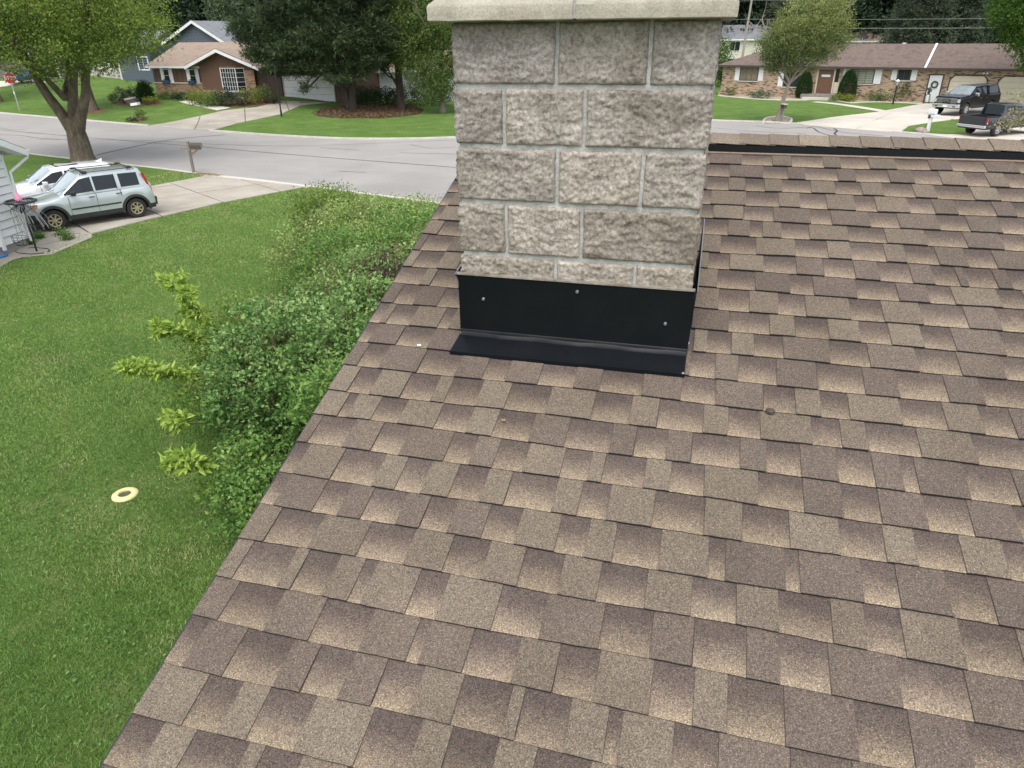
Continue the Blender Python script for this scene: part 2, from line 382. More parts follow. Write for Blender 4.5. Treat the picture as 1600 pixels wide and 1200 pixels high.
# walk of old concrete at the white house corner
drape('path', [(-21.6, 15.6), (-20.1, 15.4), (-18.8, 16.5), (-19.1, 18.4), (-19.6, 18.9), (-21.4, 18.2)], .012, m_conc)
drape('path', [tuple(at(*p))[:2] for p in ((-90, 460), (-10, 424), (20, 407), (60, 396), (108, 381), (131, 372), (118, 362), (95, 366), (40, 388), (-60, 420))], .018, m_conc)

# driveway and lawns across the road, right
m_concW = mat('bright_concrete', (.52, .475, .40), (.58, .54, .47), .5, .9, c3=(.46, .42, .36), fscale=20, famt=.06, coord='World', spec=.2)
dA = [tuple(at(*p))[:2] for p in ((1237, 193), (1300, 183.5), (1372, 175), (1400, 170), (1443, 162), (1475, 161.5), (1600, 167), (1800, 178), (1800, 190), (1600, 183.5), (1512, 184.5), (1460, 190.5), (1420, 197), (1407, 206.5), (1385, 206), (1330, 201.5), (1280, 197.5))]
dB = [tuple(at(*p))[:2] for p in ((1452, 211), (1513, 209.5), (1516, 185.5), (1600, 184.5), (1800, 192), (1850, 260), (1600, 233), (1530, 221))]
d2 = drape('driveway', dA, .012, m_tar, res=4); slabs(d2, dA, dA[0], (.353, .935), (.935, -.353), 4.2, 4.5, 10, 10, m_concW, .012, .024)
d3 = drape('driveway', dB, .011, m_tar, res=4); slabs(d3, dB, dB[0], (.79, .61), (.61, -.79), 4.2, 4.5, 10, 10, m_concW, .012, .023)
drape('path', strip(smooth_line([at(*p) for p in ((1272, 159.5), (1300, 162), (1330, 166), (1362, 171), (1386, 175))]), .95, 1.1), .027, m_concW)
# brown house driveway, walk
dC = [tuple(at(*p))[:2] for p in ((232, 196.5), (300, 184), (350, 173), (400, 168), (438, 158.5), (519, 160.5), (470, 165), (437, 179), (370, 193), (328, 204.5), (280, 201))]
d4 = drape('driveway', dC, .012, m_tar, res=1.5); slabs(d4, dC, dC[0], (-.55, .83), (.83, .55), 4, 3.4, 12, 8, m_conc, .03, .03)
drape('path', strip(smooth_line([at(*p) for p in ((288, 158), (300, 161), (325, 166), (350, 171))]), .9, 1.2), .03, m_concL)
drape('driveway', [tuple(at(*p))[:2] for p in ((-60, 137.5), (0, 136), (30, 133), (60, 130), (86, 128.5), (86, 126), (60, 125), (0, 127), (-60, 129))], .02, m_concL)
# beds
drape('mulch_bed', [tuple(at(*p))[:2] for p in ((492, 178), (506, 170), (560, 165), (640, 165), (660, 172), (652, 179), (600, 184.5), (530, 184.5), (500, 182))], .02, m_needle)
drape('mulch_bed', [tuple(at(*p))[:2] for p in ((172, 161), (190, 157), (240, 158), (256, 162), (240, 166), (190, 165))], .02, m_mulch)
drape('mulch_bed', [tuple(at(*p))[:2] for p in ((128, 174), (140, 169), (158, 169), (168, 173), (155, 177), (135, 177))], .02, m_mulch)
drape('mulch_bed', [tuple(at(*p))[:2] for p in ((300, 157), (320, 151), (400, 153), (437, 159), (436, 162), (400, 166), (352, 170), (315, 163))], .02, m_mulch)
drape('mulch_bed', [tuple(at(*p))[:2] for p in ((196, 187), (215, 184), (232, 184), (225, 189), (205, 192))], .02, m_mulch)
drape('mulch_bed', [tuple(at(*p))[:2] for p in ((1122, 150), (1145, 152.5), (1200, 156.5), (1258, 157), (1272, 154), (1268, 147), (1122, 143))], .018, m_gravel)
drape('mulch_bed', [tuple(at(*p))[:2] for p in ((1303, 156), (1330, 161.5), (1370, 160), (1440, 163), (1444, 157), (1310, 148))], .018, m_gravel)
ring = [at(*p) for p in ((1192, 193.5), (1197, 186), (1220, 183.5), (1236, 187), (1234, 193))]
drape('mulch_bed', [tuple(p)[:2] for p in ring], .02, m_gravel)
mb = MB(); mb.tube([p+Vector((0, 0, .05)) for p in smooth_line(ring, 4)], .09, 6); tag(mb.build('bed_edging', m_kerb), kind='structure')
for pts in (((1122, 150), (1145, 152.5), (1200, 156.5), (1258, 157), (1272, 155)), ((1303, 157), (1330, 161.5), (1370, 160), (1440, 163))):
    mb = MB(); mb.tube([p+Vector((0, 0, .03)) for p in smooth_line([at(*p) for p in pts], 4)], .06, 6); tag(mb.build('bed_edging', m_kerb), kind='structure')

# ------------------------------------------------------------ near lawn blades
def inside(poly, X, Y):
    c = np.zeros(len(X), bool); n = len(poly)
    for i in range(n):
        x1, y1 = poly[i][0], poly[i][1]; x2, y2 = poly[i-1][0], poly[i-1][1]
        c ^= ((y1 > Y) != (y2 > Y)) & (X < (x2-x1)*(Y-y1)/((y2-y1) or 1e-9)+x1)
    return c
def blades():
    N = 2300000; X = RNG.uniform(-25, -1.5, N); Y = RNG.uniform(-2.0, 30, N)
    # keep what could be seen: left of the house, this side of the road, thinning out with distance
    dist = np.hypot(X, Y); keep = RNG.random(N) < np.clip((9.0/dist)**1.7, 0, 1)
    keep &= Y < np.interp(X, [p[0] for p in NEAR], [p[1] for p in NEAR])-.12
    keep &= ~inside(DR, X, Y); keep &= (X > -19.6) | (Y > 18); keep &= np.arctan2(X, Y+2.5) > R(-62)
    X, Y, dist = X[keep], Y[keep], dist[keep]; n = len(X); Z = terr(X, Y)
    ph = np.sin(X*1.9+np.sin(Y*1.3)*2)+np.sin(Y*2.3+X*.7)+np.sin(X*.6-Y*.5)*1.3
    h = (.022+.008*ph*.4+RNG.random(n)*.024); wd = .0034+.00045*dist; a = RNG.uniform(0, 2*math.pi, n); ln = RNG.uniform(.2, 1.5, n)*h; b = a+RNG.normal(size=n)*.9
    P = np.stack([X, Y, Z-.004], 1); s = np.stack([np.cos(a), np.sin(a), 0*a], 1)*wd[:, None]
    T = P+np.stack([-np.sin(b)*ln, np.cos(b)*ln, h], 1)
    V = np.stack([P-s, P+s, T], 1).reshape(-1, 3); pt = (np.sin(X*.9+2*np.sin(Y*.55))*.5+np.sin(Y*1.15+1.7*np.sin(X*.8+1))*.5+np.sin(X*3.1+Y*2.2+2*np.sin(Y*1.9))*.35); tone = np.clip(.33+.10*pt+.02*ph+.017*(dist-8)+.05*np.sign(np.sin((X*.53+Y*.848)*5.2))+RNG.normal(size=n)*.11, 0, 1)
    spots = RNG.uniform([-20, 2], [-3, 26], (60, 2)); rad = RNG.uniform(.12, .5, 60); dd = np.min(np.hypot(X[:, None].astype(np.float32)-spots[None, :, 0], Y[:, None]-spots[None, :, 1])/rad[None], 1); dryp = (RNG.random(n) < .025) | (RNG.random(n) < .45*np.exp(-dd**2)); tone[dryp] = RNG.uniform(.85, 1, dryp.sum())
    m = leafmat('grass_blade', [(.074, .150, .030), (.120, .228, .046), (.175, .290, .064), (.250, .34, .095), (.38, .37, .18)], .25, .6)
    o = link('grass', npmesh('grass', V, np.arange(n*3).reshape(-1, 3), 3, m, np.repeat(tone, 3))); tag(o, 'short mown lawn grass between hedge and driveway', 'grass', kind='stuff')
    # clover and broad weeds
    k = 16000; X = RNG.uniform(-16, -3, k); Y = RNG.uniform(2, 18, k); sel = (np.sin(X*2.1)+np.sin(Y*1.7+X)+RNG.normal(size=k)*.7) > 1.0; X, Y = X[sel], Y[sel]
    P = np.stack([X, Y, terr(X, Y)+.045], 1)
    o = leaves('clover', P, .035, leafmat('clover_leaf', [(.05, .14, .03), (.09, .22, .05), (.14, .27, .07)], .2), RNG.random(len(P)), .8, 3.0)
    tag(o, 'clover and broad weeds scattered in the lawn', 'clover', kind='stuff')
blades()

# ------------------------------------------------------------ own house: roof
TH = .31545; c_, s_ = math.cos(TH), math.sin(TH); ZR = 5.8-2.00464; RX = -1.363; SR = 4.50; SO = 1.0747; EXP = .143
def rp(x, s, h=0): return (x, s*c_-h*s_, ZR+s*s_+h*c_)
house = empty('house', (0, 0, 0), 0, 'low house whose brown shingle roof fills the foreground, with a stone chimney', 'house')
def granule_mat(name, blend):
    m = bpy.data.materials.new(name); N, L, b = nodes(m); b.inputs['Roughness'].default_value = .92; b.inputs['Specular IOR Level'].default_value = .18
    g = N.new('ShaderNodeNewGeometry').outputs['Position']; at_ = N.new('ShaderNodeAttribute'); at_.attribute_name = 'tint'
    def mx(a, b2, f, mode='MIX'):
        x = N.new('ShaderNodeMix'); x.data_type = 'RGBA'; x.blend_type = mode
        for i, v in ((6, a), (7, b2)):
            if isinstance(v, tuple): x.inputs[i].default_value = (*v, 1)
            else: L.new(v, x.inputs[i])
        if isinstance(f, float): x.inputs[0].default_value = f
        else: L.new(f, x.inputs[0])
        return x.outputs[2]
    def noi(s, d=2, r=.5):
        n = N.new('ShaderNodeTexNoise'); n.inputs['Scale'].default_value = s; n.inputs['Detail'].default_value = d; n.inputs['Roughness'].default_value = r; L.new(g, n.inputs['Vector']); return n.outputs['Fac']
    col = at_.outputs['Color']
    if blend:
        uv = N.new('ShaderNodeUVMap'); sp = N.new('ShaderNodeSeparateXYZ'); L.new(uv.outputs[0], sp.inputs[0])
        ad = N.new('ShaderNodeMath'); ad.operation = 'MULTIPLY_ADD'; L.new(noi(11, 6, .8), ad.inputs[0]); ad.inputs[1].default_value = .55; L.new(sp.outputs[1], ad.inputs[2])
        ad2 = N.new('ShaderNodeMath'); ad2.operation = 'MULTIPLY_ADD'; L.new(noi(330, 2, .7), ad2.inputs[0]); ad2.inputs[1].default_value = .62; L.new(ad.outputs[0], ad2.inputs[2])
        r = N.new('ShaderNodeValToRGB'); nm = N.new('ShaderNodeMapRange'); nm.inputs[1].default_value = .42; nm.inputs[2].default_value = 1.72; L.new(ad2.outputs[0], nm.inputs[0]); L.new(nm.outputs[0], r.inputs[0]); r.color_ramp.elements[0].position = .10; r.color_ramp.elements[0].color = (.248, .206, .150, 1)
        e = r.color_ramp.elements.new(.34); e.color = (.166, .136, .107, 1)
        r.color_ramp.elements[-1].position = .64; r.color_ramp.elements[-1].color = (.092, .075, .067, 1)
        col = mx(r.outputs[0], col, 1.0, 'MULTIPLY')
    v = N.new('ShaderNodeTexVoronoi'); v.inputs['Scale'].default_value = 430; L.new(g, v.inputs['Vector']); sc = N.new('ShaderNodeSeparateColor'); L.new(v.outputs['Color'], sc.inputs[0])
    gr = N.new('ShaderNodeValToRGB'); L.new(sc.outputs[0], gr.inputs[0]); gr.color_ramp.interpolation = 'CONSTANT'
    st = [(0, (.55, .53, .55)), (.22, (.82, .79, .79)), (.45, (1.0, .98, .95)), (.68, (1.2, 1.15, 1.06)), (.86, (1.5, 1.42, 1.26)), (.965, (1.9, 1.9, 1.85))]
    while len(gr.color_ramp.elements) < len(st): gr.color_ramp.elements.new(.5)
    for e, (p, c) in zip(gr.color_ramp.elements, st): e.position = p; e.color = (*c, 1)
    col = mx(col, gr.outputs[0], 1.0, 'MULTIPLY')
    big = N.new('ShaderNodeMapRange'); L.new(noi(2.3, 5, .6), big.inputs[0]); big.inputs[1].default_value = .3; big.inputs[2].default_value = .7; big.inputs[3].default_value = .92; big.inputs[4].default_value = 1.22
    cc = N.new('ShaderNodeCombineColor'); [L.new(big.outputs[0], cc.inputs[i]) for i in range(3)]
    col = mx(col, cc.outputs[0], 1.0, 'MULTIPLY'); L.new(col, b.inputs['Base Color'])
    bp = N.new('ShaderNodeBump'); bp.inputs['Distance'].default_value = .0012; L.new(v.outputs['Distance'], bp.inputs['Height']); L.new(bp.outputs[0], b.inputs['Normal'])
    return m
m_shP, m_shB = granule_mat('shingle_granules', False), granule_mat('shingle_granules_blended', True)
m_core = mat('asphalt_core_shadow', (.022, .020, .020), rough=.95)  # black asphalt edge; its dark tone also paints the course shadow line
PLAIN = [(.156, .132, .104), (.150, .126, .100), (.124, .102, .085), (.114, .093, .080), (.133, .110, .090), (.168, .143, .112), (.143, .120, .095), (.119, .098, .083)]
def wob(x, i): return .0045*math.sin(x*1.7+i*2.1)+.003*math.sin(x*5.3+i*4.7)+.0035*noise.noise(Vector((x*2.2, i*3.1, 0)))
def wobh(x, i): return .0022*max(0, noise.noise(Vector((x*3.7, i*5.3, 4))))
def shingle_geo(i, x0, x1, hi, tint, blend):
    nx = 5; s0 = SO+EXP*i; V = []; F = []; MI = []; uv = []
    t = (.0112 if hi else .0062)
    for k in range(nx+1):
        x = x0+(x1-x0)*k/nx; a = s0+wob(x, i)+.0018*noise.noise(Vector((x*60, i*9.1, 2)))+(0 if hi else .001); b = s0+EXP+wob(x, i+1)+.012
        V += [rp(x, a, t+wobh(x, i)*1.6), rp(x, b, .0008+wobh(x, i+1)+(.002 if hi else 0)), rp(x, a+.0005, -.0005)]
        uv += [(k/nx, 0), (k/nx, 1), (k/nx, 0)]
    for k in range(nx):
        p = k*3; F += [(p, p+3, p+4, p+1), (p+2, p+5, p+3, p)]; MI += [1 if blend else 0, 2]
    F += [(0, 1, 2), (nx*3, nx*3+2, nx*3+1)]; MI += [0, 0]
    return V, F, MI, uv
def shingle_mesh(name, items):
    V = []; F = []; MI = []; UV = []; T = []
    for it in items:
        v, f, mi, uv = shingle_geo(*it); n = len(V); V += v; F += [tuple(a+n for a in q) for q in f]; MI += mi; UV += uv; T += [it[4]]*len(v)
    me = bpy.data.meshes.new(name); me.from_pydata(V, [], F)
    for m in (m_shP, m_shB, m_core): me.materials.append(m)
    me.polygons.foreach_set('material_index', MI)
    ca = me.color_attributes.new('tint', 'FLOAT_COLOR', 'POINT'); ca.data.foreach_set('color', [c for t in T for c in (*t, 1)])
    ul = me.uv_layers.new(name='UVMap'); ul.data.foreach_set('uv', [c for l in me.loops for c in UV[l.vertex_index]])
    return me
CX0, CX1, CY0, CD_ = -.917, 0.0, 2.647, .62
deck = MB(); XE = 16.0
deck.slab([rp(RX+.01, -5.2, -.002), rp(XE, -5.2, -.002), rp(XE, SR+.05, -.002), rp(RX+.01, SR+.05, -.002)], (0, -s_, c_), .03)
yr = (SR+.13)*c_; zr_ = ZR+(SR+.13)*s_
deck.slab([(RX+.01, 2*yr-4.33, zr_-.05-0.0), (XE, 2*yr-4.33, zr_-.05), (XE, 2*yr+5.0, zr_-.05-(5.0+4.33)*math.tan(TH)), (RX+.01, 2*yr+5.0, zr_-.05-(5.0+4.33)*math.tan(TH))], (0, s_, c_), .03)
roof = deck.build('roof', mat('roof_underlay', (.09, .075, .068), (.14, .115, .10), 14, .95), house)
pieces = []
for i in range(-42, 24):
    x = RX-.002-random.uniform(0, .0); kind = random.random() < .5; group_t = random.choice(PLAIN); run = 0
    while x < 7.0:
        w = random.choice((.085, .10, .115, .13, .145, .17)) if kind else random.choice((.095, .11, .125, .14, .16))
        if x < RX+.01: w *= random.uniform(.35, 1)
        if random.random() < .045: w = random.uniform(.03, .06)
        if run > .75: group_t = random.choice(PLAIN); run = 0
        x1 = x+w; gap = random.choice((.0006, .0008, .001, .003)) if kind else .0006
        jb = random.uniform(.93, 1.07); t = tuple(c*jb for c in group_t)
        if not kind: k = random.uniform(.9, 1.12); t = (k, k*random.uniform(.985, 1.0), k*random.uniform(.97, 1.0))
        y = (SO+EXP*(i+.5))*c_
        if not (x > CX0-.06 and x1 < CX1+.05 and CY0+.02 < y < CY0+CD_-.04):
            a, b = x, x1
            pieces.append((i, a, b-gap, kind, t, not kind))
            if kind and random.random() < .16 and w > .12: pieces.append((i, a, b-gap, False, tuple(c*1.1 for c in PLAIN[5]), False)); pieces.pop()
        x = x1; run += w; kind = not kind
def pxsize(p):
    P = np.array(rp((p[1]+p[2])/2, SO+EXP*(p[0]+.5)))-EYE; z = P@CF
    if z < .1: return 0
    u, v = 800+FPX*(P@CR)/z, 600+FPX*(P@CD)/z
    if not (-60 < u < 1660 and 200 < v < 1290): return 0
    return (p[2]-p[1])*.143*abs(P[2]+.0*P[1])/z**3*1e4
pieces.sort(key=pxsize, reverse=True)
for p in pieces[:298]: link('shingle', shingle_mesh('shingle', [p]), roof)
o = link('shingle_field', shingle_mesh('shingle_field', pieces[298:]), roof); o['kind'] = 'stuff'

# rake edge metal, fascia, walls
mb = MB(); mb.slab([rp(RX-.012, -5.2, -.003), rp(RX+.06, -5.2, -.003), rp(RX+.06, SR+.1, -.003), rp(RX-.012, SR+.1, -.003)], (0, -s_, c_), .05); mb.build('drip_edge', m_black, house)
mb = MB(); a, b = rp(RX-.005, -5.2, -.05), rp(RX-.005, SR+.13, -.05)
for (p, q) in ((a, b), ((a[0], 2*yr-a[1], a[2]), (b[0], b[1]+.0, b[2]))):
    mb.add([p, q, (q[0], q[1], q[2]-.17), (p[0], p[1], p[2]-.17), (p[0]+.02, p[1], p[2]), (q[0]+.02, q[1], q[2]), (q[0]+.02, q[1], q[2]-.17), (p[0]+.02, p[1], p[2]-.17)], [(0, 1, 2, 3), (7, 6, 5, 4), (0, 4, 5, 1), (3, 2, 6, 7), (0, 3, 7, 4), (1, 5, 6, 2)])
mb.build('fascia', m_white, house)
wl = MB(); yb = 2*yr+4.2; zt = lambda y: ZR+min(y, 2*yr-y)*math.tan(TH)-.12
poly = [(-4.2, 0), (yb, 0), (yb, zt(yb)), (yr, zt(yr)), (-4.2, zt(-4.2))]
wl.add([(RX+.35, y, z) for y, z in poly]+[(XE-.3, y, z) for y, z in poly], [(0, 1, 2, 3, 4), (9, 8, 7, 6, 5)]+[(k, k+5, (k+1) % 5+5, (k+1) % 5) for k in range(5)])
wl.build('wall', mat('own_siding', (.45, .42, .36), (.40, .37, .32), 3, .7), house)

# ridge vent and caps
LIPY, LIPH = 4.262, .040
vt = MB(); y0, y1 = SR*c_, 2*yr-SR*c_; zb0 = ZR+SR*s_
prof = [(y0+.004, zb0+.002), (y0-.004, zb0+.004), (y0-.004, zb0+.046), (y0+.012, zb0+.050), (yr, zb0+.034+(yr-y0-.012)*math.tan(TH)), (2*yr-y0, zb0+.036), (2*yr-y0, zb0)]
n = len(prof); vt.add([(RX-.0, y, z) for y, z in prof]+[(XE, y, z) for y, z in prof], [tuple(range(n)), tuple(range(2*n-1, n-1, -1))]+[(k, (k+1) % n, (k+1) % n+n, k+n) for k in range(n)])
vt.build('ridge_vent', mat('vent_black', (.005, .006, .008), rough=.5, spec=.25), house)
mb = MB(); mb.slab([rp(RX, SR-.016, .011), rp(9, SR-.016, .011), rp(9, SR+.02, .011), rp(RX, SR+.02, .011)], (0, -s_, c_), .006)
mb.build('starter_strip', mat('tan_felt', (.24, .175, .125), (.17, .13, .105), 30, .9), house)
x = RX-.03; k = 0; ys = y0-.003; zs = zb0+.051
while x < 6:
    x1 = x+.157; t = random.choice(PLAIN[:2]+PLAIN[4:7]); jb = random.uniform(1.1, 1.32); t = tuple(c*jb for c in t)
    V = []; j = random.uniform(-.002, .002); sk = .012; lift = .007
    for (xx, dh) in ((x+.001, .0025), (x1+.018, .0025+lift)):       # exposed end faces +x.. overlapping the next
        pass
    hh = lambda xx: .003+.0045*(1-(xx-x)/.157)
    P = []
    for xx in (x-.001, x1+.03):
        h = hh(xx) if xx < x1 else .001
        for (yy, zz) in ((ys+j, zs), (ys+.02, zs+.010), (yr-.03, zb0+.054+(yr-.03-y0-.012)*math.tan(TH)), (yr, zb0+.056+(yr-y0-.02)*math.tan(TH)), (yr+.03, zb0+.054+(yr-.03-y0-.012)*math.tan(TH)), (2*yr-ys, zs)):
            P.append((xx-(.02 if yy < yr-.05 else 0)*(0 if xx > x1 else 0), yy, zz+h))
        for (yy, zz) in ((ys+j, zs), (ys+.02, zs+.010), (yr-.03, zb0+.054+(yr-.03-y0-.012)*math.tan(TH)), (yr, zb0+.056+(yr-y0-.02)*math.tan(TH)), (yr+.03, zb0+.054+(yr-.03-y0-.012)*math.tan(TH)), (2*yr-ys, zs)):
            P.append((xx, yy, zz+h-.003))
    F = [(q, q+12, q+13, q+1) for q in range(5)]+[(q+6, q+7, q+19, q+18) for q in range(5)]+[(q, q+1, q+7, q+6) for q in range(5)]+[(q+12, q+18, q+19, q+13) for q in range(5)]+[(0, 6, 18, 12), (5, 17, 23, 11)]
    me = bpy.data.meshes.new('ridge_cap'); me.from_pydata(P, [], F); me.materials.append(m_shP)
    ca = me.color_attributes.new('tint', 'FLOAT_COLOR', 'POINT'); ca.data.foreach_set('color', [c for _ in P for c in (*t, 1)])
    bm = bmesh.new(); bm.from_mesh(me); bmesh.ops.recalc_face_normals(bm, faces=bm.faces); bm.to_mesh(me); bm.free()
    link('ridge_cap', me, house); x = x1
# small things on the shingles: blown granule specks, a leaf, a nail head
mb = MB(); p = rp(.322, 2.503, .012); mb.lathe([(0, .006), (.010, .006), (.016, .002), (.017, -.004)], 10, p); tag(mb.build('roofing_nail', mat('rusty_nail', (.06, .045, .04), rough=.6)), 'small dark nail head sticking up from the shingles right of the chimney', 'nail')

# ------------------------------------------------------------ chimney
def stone_mat():
    m = bpy.data.materials.new('split_stone'); N, L, b = nodes(m); b.inputs['Roughness'].default_value = .92; b.inputs['Specular IOR Level'].default_value = .2
    g = N.new('ShaderNodeNewGeometry').outputs['Position']; ob = N.new('ShaderNodeAttribute'); ob.attribute_name = 'tint'
    def noi(s, d=5, r=.6):
        n = N.new('ShaderNodeTexNoise'); n.inputs['Scale'].default_value = s; n.inputs['Detail'].default_value = d; n.inputs['Roughness'].default_value = r; L.new(g, n.inputs['Vector']); return n.outputs['Fac']
    def ramp(f, st):
        r = N.new('ShaderNodeValToRGB'); L.new(f, r.inputs[0])
        while len(r.color_ramp.elements) < len(st): r.color_ramp.elements.new(.5)
        for e, (p, c) in zip(r.color_ramp.elements, st): e.position = p; e.color = (*c, 1)
        return r.outputs[0]
    def mix(a, b2, f, mode='MIX'):
        x = N.new('ShaderNodeMix'); x.data_type = 'RGBA'; x.blend_type = mode; L.new(a, x.inputs[6]); L.new(b2, x.inputs[7])
        if isinstance(f, float): x.inputs[0].default_value = f
        else: L.new(f, x.inputs[0])
        return x.outputs[2]
    base = ramp(noi(9, 5, .65), [(.3, (.272, .246, .219)), (.5, (.385, .352, .314)), (.7, (.48, .445, .402))])
    br = ramp(noi(3.2, 4, .6), [(.5, (0, 0, 0)), (.68, (.75, .75, .75))]); bc = ramp(noi(14), [(.3, (.185, .162, .132)), (.7, (.275, .25, .212))])
    c = mix(base, bc, br)
    c = mix(c, ramp(noi(75, 4, .75), [(.30, (.42, .41, .40)), (.5, (1, 1, 1)), (.72, (1.5, 1.5, 1.5))]), 1.0, 'MULTIPLY')
    c = mix(c, ob.outputs['Color'], 1.0, 'MULTIPLY'); L.new(c, b.inputs['Base Color'])
    bp = N.new('ShaderNodeBump'); bp.inputs['Distance'].default_value = .008; L.new(noi(95, 6, .75), bp.inputs['Height']); L.new(bp.outputs[0], b.inputs['Normal'])
    return m
m_stone = stone_mat()
m_mort = mat('mortar', (.41, .412, .39), (.32, .32, .30), 25, .95, bump=.007, bscale=45, fscale=120, famt=.22, c3=(.46, .465, .45))
ZT, HC = 5.8+.0406, .2078; CW = CX1-CX0
mb = MB(); mb.box(CX0+.008, CX1-.008, CY0+.005, CY0+CD_-.012, 3.9, ZT+.005)
chim = mb.build('chimney', m_mort, house); chim['label'] = 'square chimney of grey split-face stone blocks with black flashing'
def rough(p, amp):
    v = Vector(p)
    return amp*(.16*noise.fractal(v*8, 1.0, 2.1, 2)+.30*noise.fractal(Vector((v.x*26, v.y*26, v.z*40)), .55, 2.2, 4)+.42*(abs(noise.noise(Vector((v.x*34, v.y*34, v.z*58))))-.25)+.22*abs(noise.noise(v*95)))
def stone_block(x0, x1, y0, y1, z0, z1, tint, outer):
    """rough faced block; outer = set of faces that show: f front, b back, l left, r right"""
    V = []; F = []; idx = {}; st = .0062
    nx = max(4, int((x1-x0)/st)); ny = max(4, int((y1-y0)/.02)); nz = max(4, int((z1-z0)/st))
    def vert(i, j, k):
        key = (i, j, k)
        if key in idx: return idx[key]
        x = x0+(x1-x0)*i/nx; y = y0+(y1-y0)*j/ny; z = z0+(z1-z0)*k/nz
        ez = min(z-z0, z1-z); px, py = x, y
        if 'f' in outer and j == 0:
            e = ez
            if 'l' not in outer: e = min(e, x-x0)
            if 'r' not in outer: e = min(e, x1-x)
            fall = min(1, max(0, e)/.010)**.5; py -= fall*(.010+rough((x, y, z), .021))-.003
        if 'r' in outer and i == nx: fall = min(1, max(0, ez)/.02)**.6; px += fall*(.003+rough((x+3, y, z), .016))
        if 'l' in outer and i == 0: fall = min(1, max(0, ez)/.02)**.6; px -= fall*(.003+rough((x-3, y, z), .016))
        if 'b' in outer and j == ny: py += .01
        if 'f' in outer and j == 0 and ez <= 0: py += .004
        jj = .0025
        px += jj*noise.noise(Vector((z*20, x*7, y*7)))*(1 if ez > 0 else .5); z += jj*noise.noise(Vector((x*16, z*9, 3)))
        idx[key] = len(V); V.append((px, py, z)); return idx[key]
    for i in range(nx):
        for k in range(nz):
            F.append((vert(i, 0, k), vert(i+1, 0, k), vert(i+1, 0, k+1), vert(i, 0, k+1)))
    for j in range(ny):
        for k in range(nz):
            F.append((vert(nx, j, k), vert(nx, j+1, k), vert(nx, j+1, k+1), vert(nx, j, k+1))); F.append((vert(0, j+1, k), vert(0, j, k), vert(0, j, k+1), vert(0, j+1, k+1)))
        for i in range(nx):
            F.append((vert(i, j+1, 0), vert(i+1, j+1, 0), vert(i+1, j, 0), vert(i, j, 0))); F.append((vert(i, j, nz), vert(i+1, j, nz), vert(i+1, j+1, nz), vert(i, j+1, nz)))
    me = bpy.data.meshes.new('stone_block'); me.from_pydata(V, [], F); me.materials.append(m_stone)
    me.polygons.foreach_set('use_smooth', [True]*len(F))
    ca = me.color_attributes.new('tint', 'FLOAT_COLOR', 'POINT'); ca.data.foreach_set('color', [c for _ in V for c in (*tint, 1)])
    return link('stone_block', me, chim)
rows = [(0, (.413, .762), ((.93, .92, .94), (1.0, .99, .98), (.95, .95, .96))), (1, (.202, .528), ((.90, .89, .89), (1.08, 1.07, 1.05), (.94, .93, .92))), (2, (.423, .766), ((.93, .92, .91), (1.10, 1.08, 1.04), (1.02, 1.01, 1.0))),
        (3, (.206, .531), ((1.0, .98, .95), (1.08, 1.06, 1.02), (.84, .81, .76))), (4, (.424, .763), ((.96, .94, .89), (1.08, 1.06, 1.02), (1.04, 1.0, .94))), (5, (.21, .53), ((1, .98, .95),)*3), (6, (.42, .76), ((1, 1, 1),)*3)]
J = .0066
for r_, fr, ts in rows:
    z1 = ZT-HC*r_-(J if r_ else 0.001); z0 = ZT-HC*(r_+1)+J
    z0 = max(z0, 4.915)
    if z1-z0 < .03: continue
    us = [0, *fr, 1]
    for q in range(3):
        x0 = CX0+CW*us[q]+(J if q else 0); x1 = CX0+CW*us[q+1]-(J if q < 2 else 0)
        outer = 'f'+('l' if q == 0 else '')+('r' if q == 2 else '')
        stone_block(x0, x1, CY0, CY0+.19, z0, z1, ts[q], outer)
    for side, xa, xb in (('l', CX0, CX0+.12), ('r', CX1-.12, CX1)):
        ym = CY0+.19+(.21 if r_ % 2 else .3)
        for ya, yb_ in ((CY0+.19+2*J, ym-J), (ym+J, CY0+CD_)):
            stone_block(xa, xb, ya, yb_, z0, z1, (1, .99, .97), side)
    mb = MB(); mb.box(CX0+.125, CX1-.125, CY0+CD_-.08, CY0+CD_, z0, z1); o = mb.build('stone_block', m_stone, chim)
    ca = o.data.color_attributes.new('tint', 'FLOAT_COLOR', 'POINT'); ca.data.foreach_set('color', [1.0]*(4*len(o.data.vertices)))
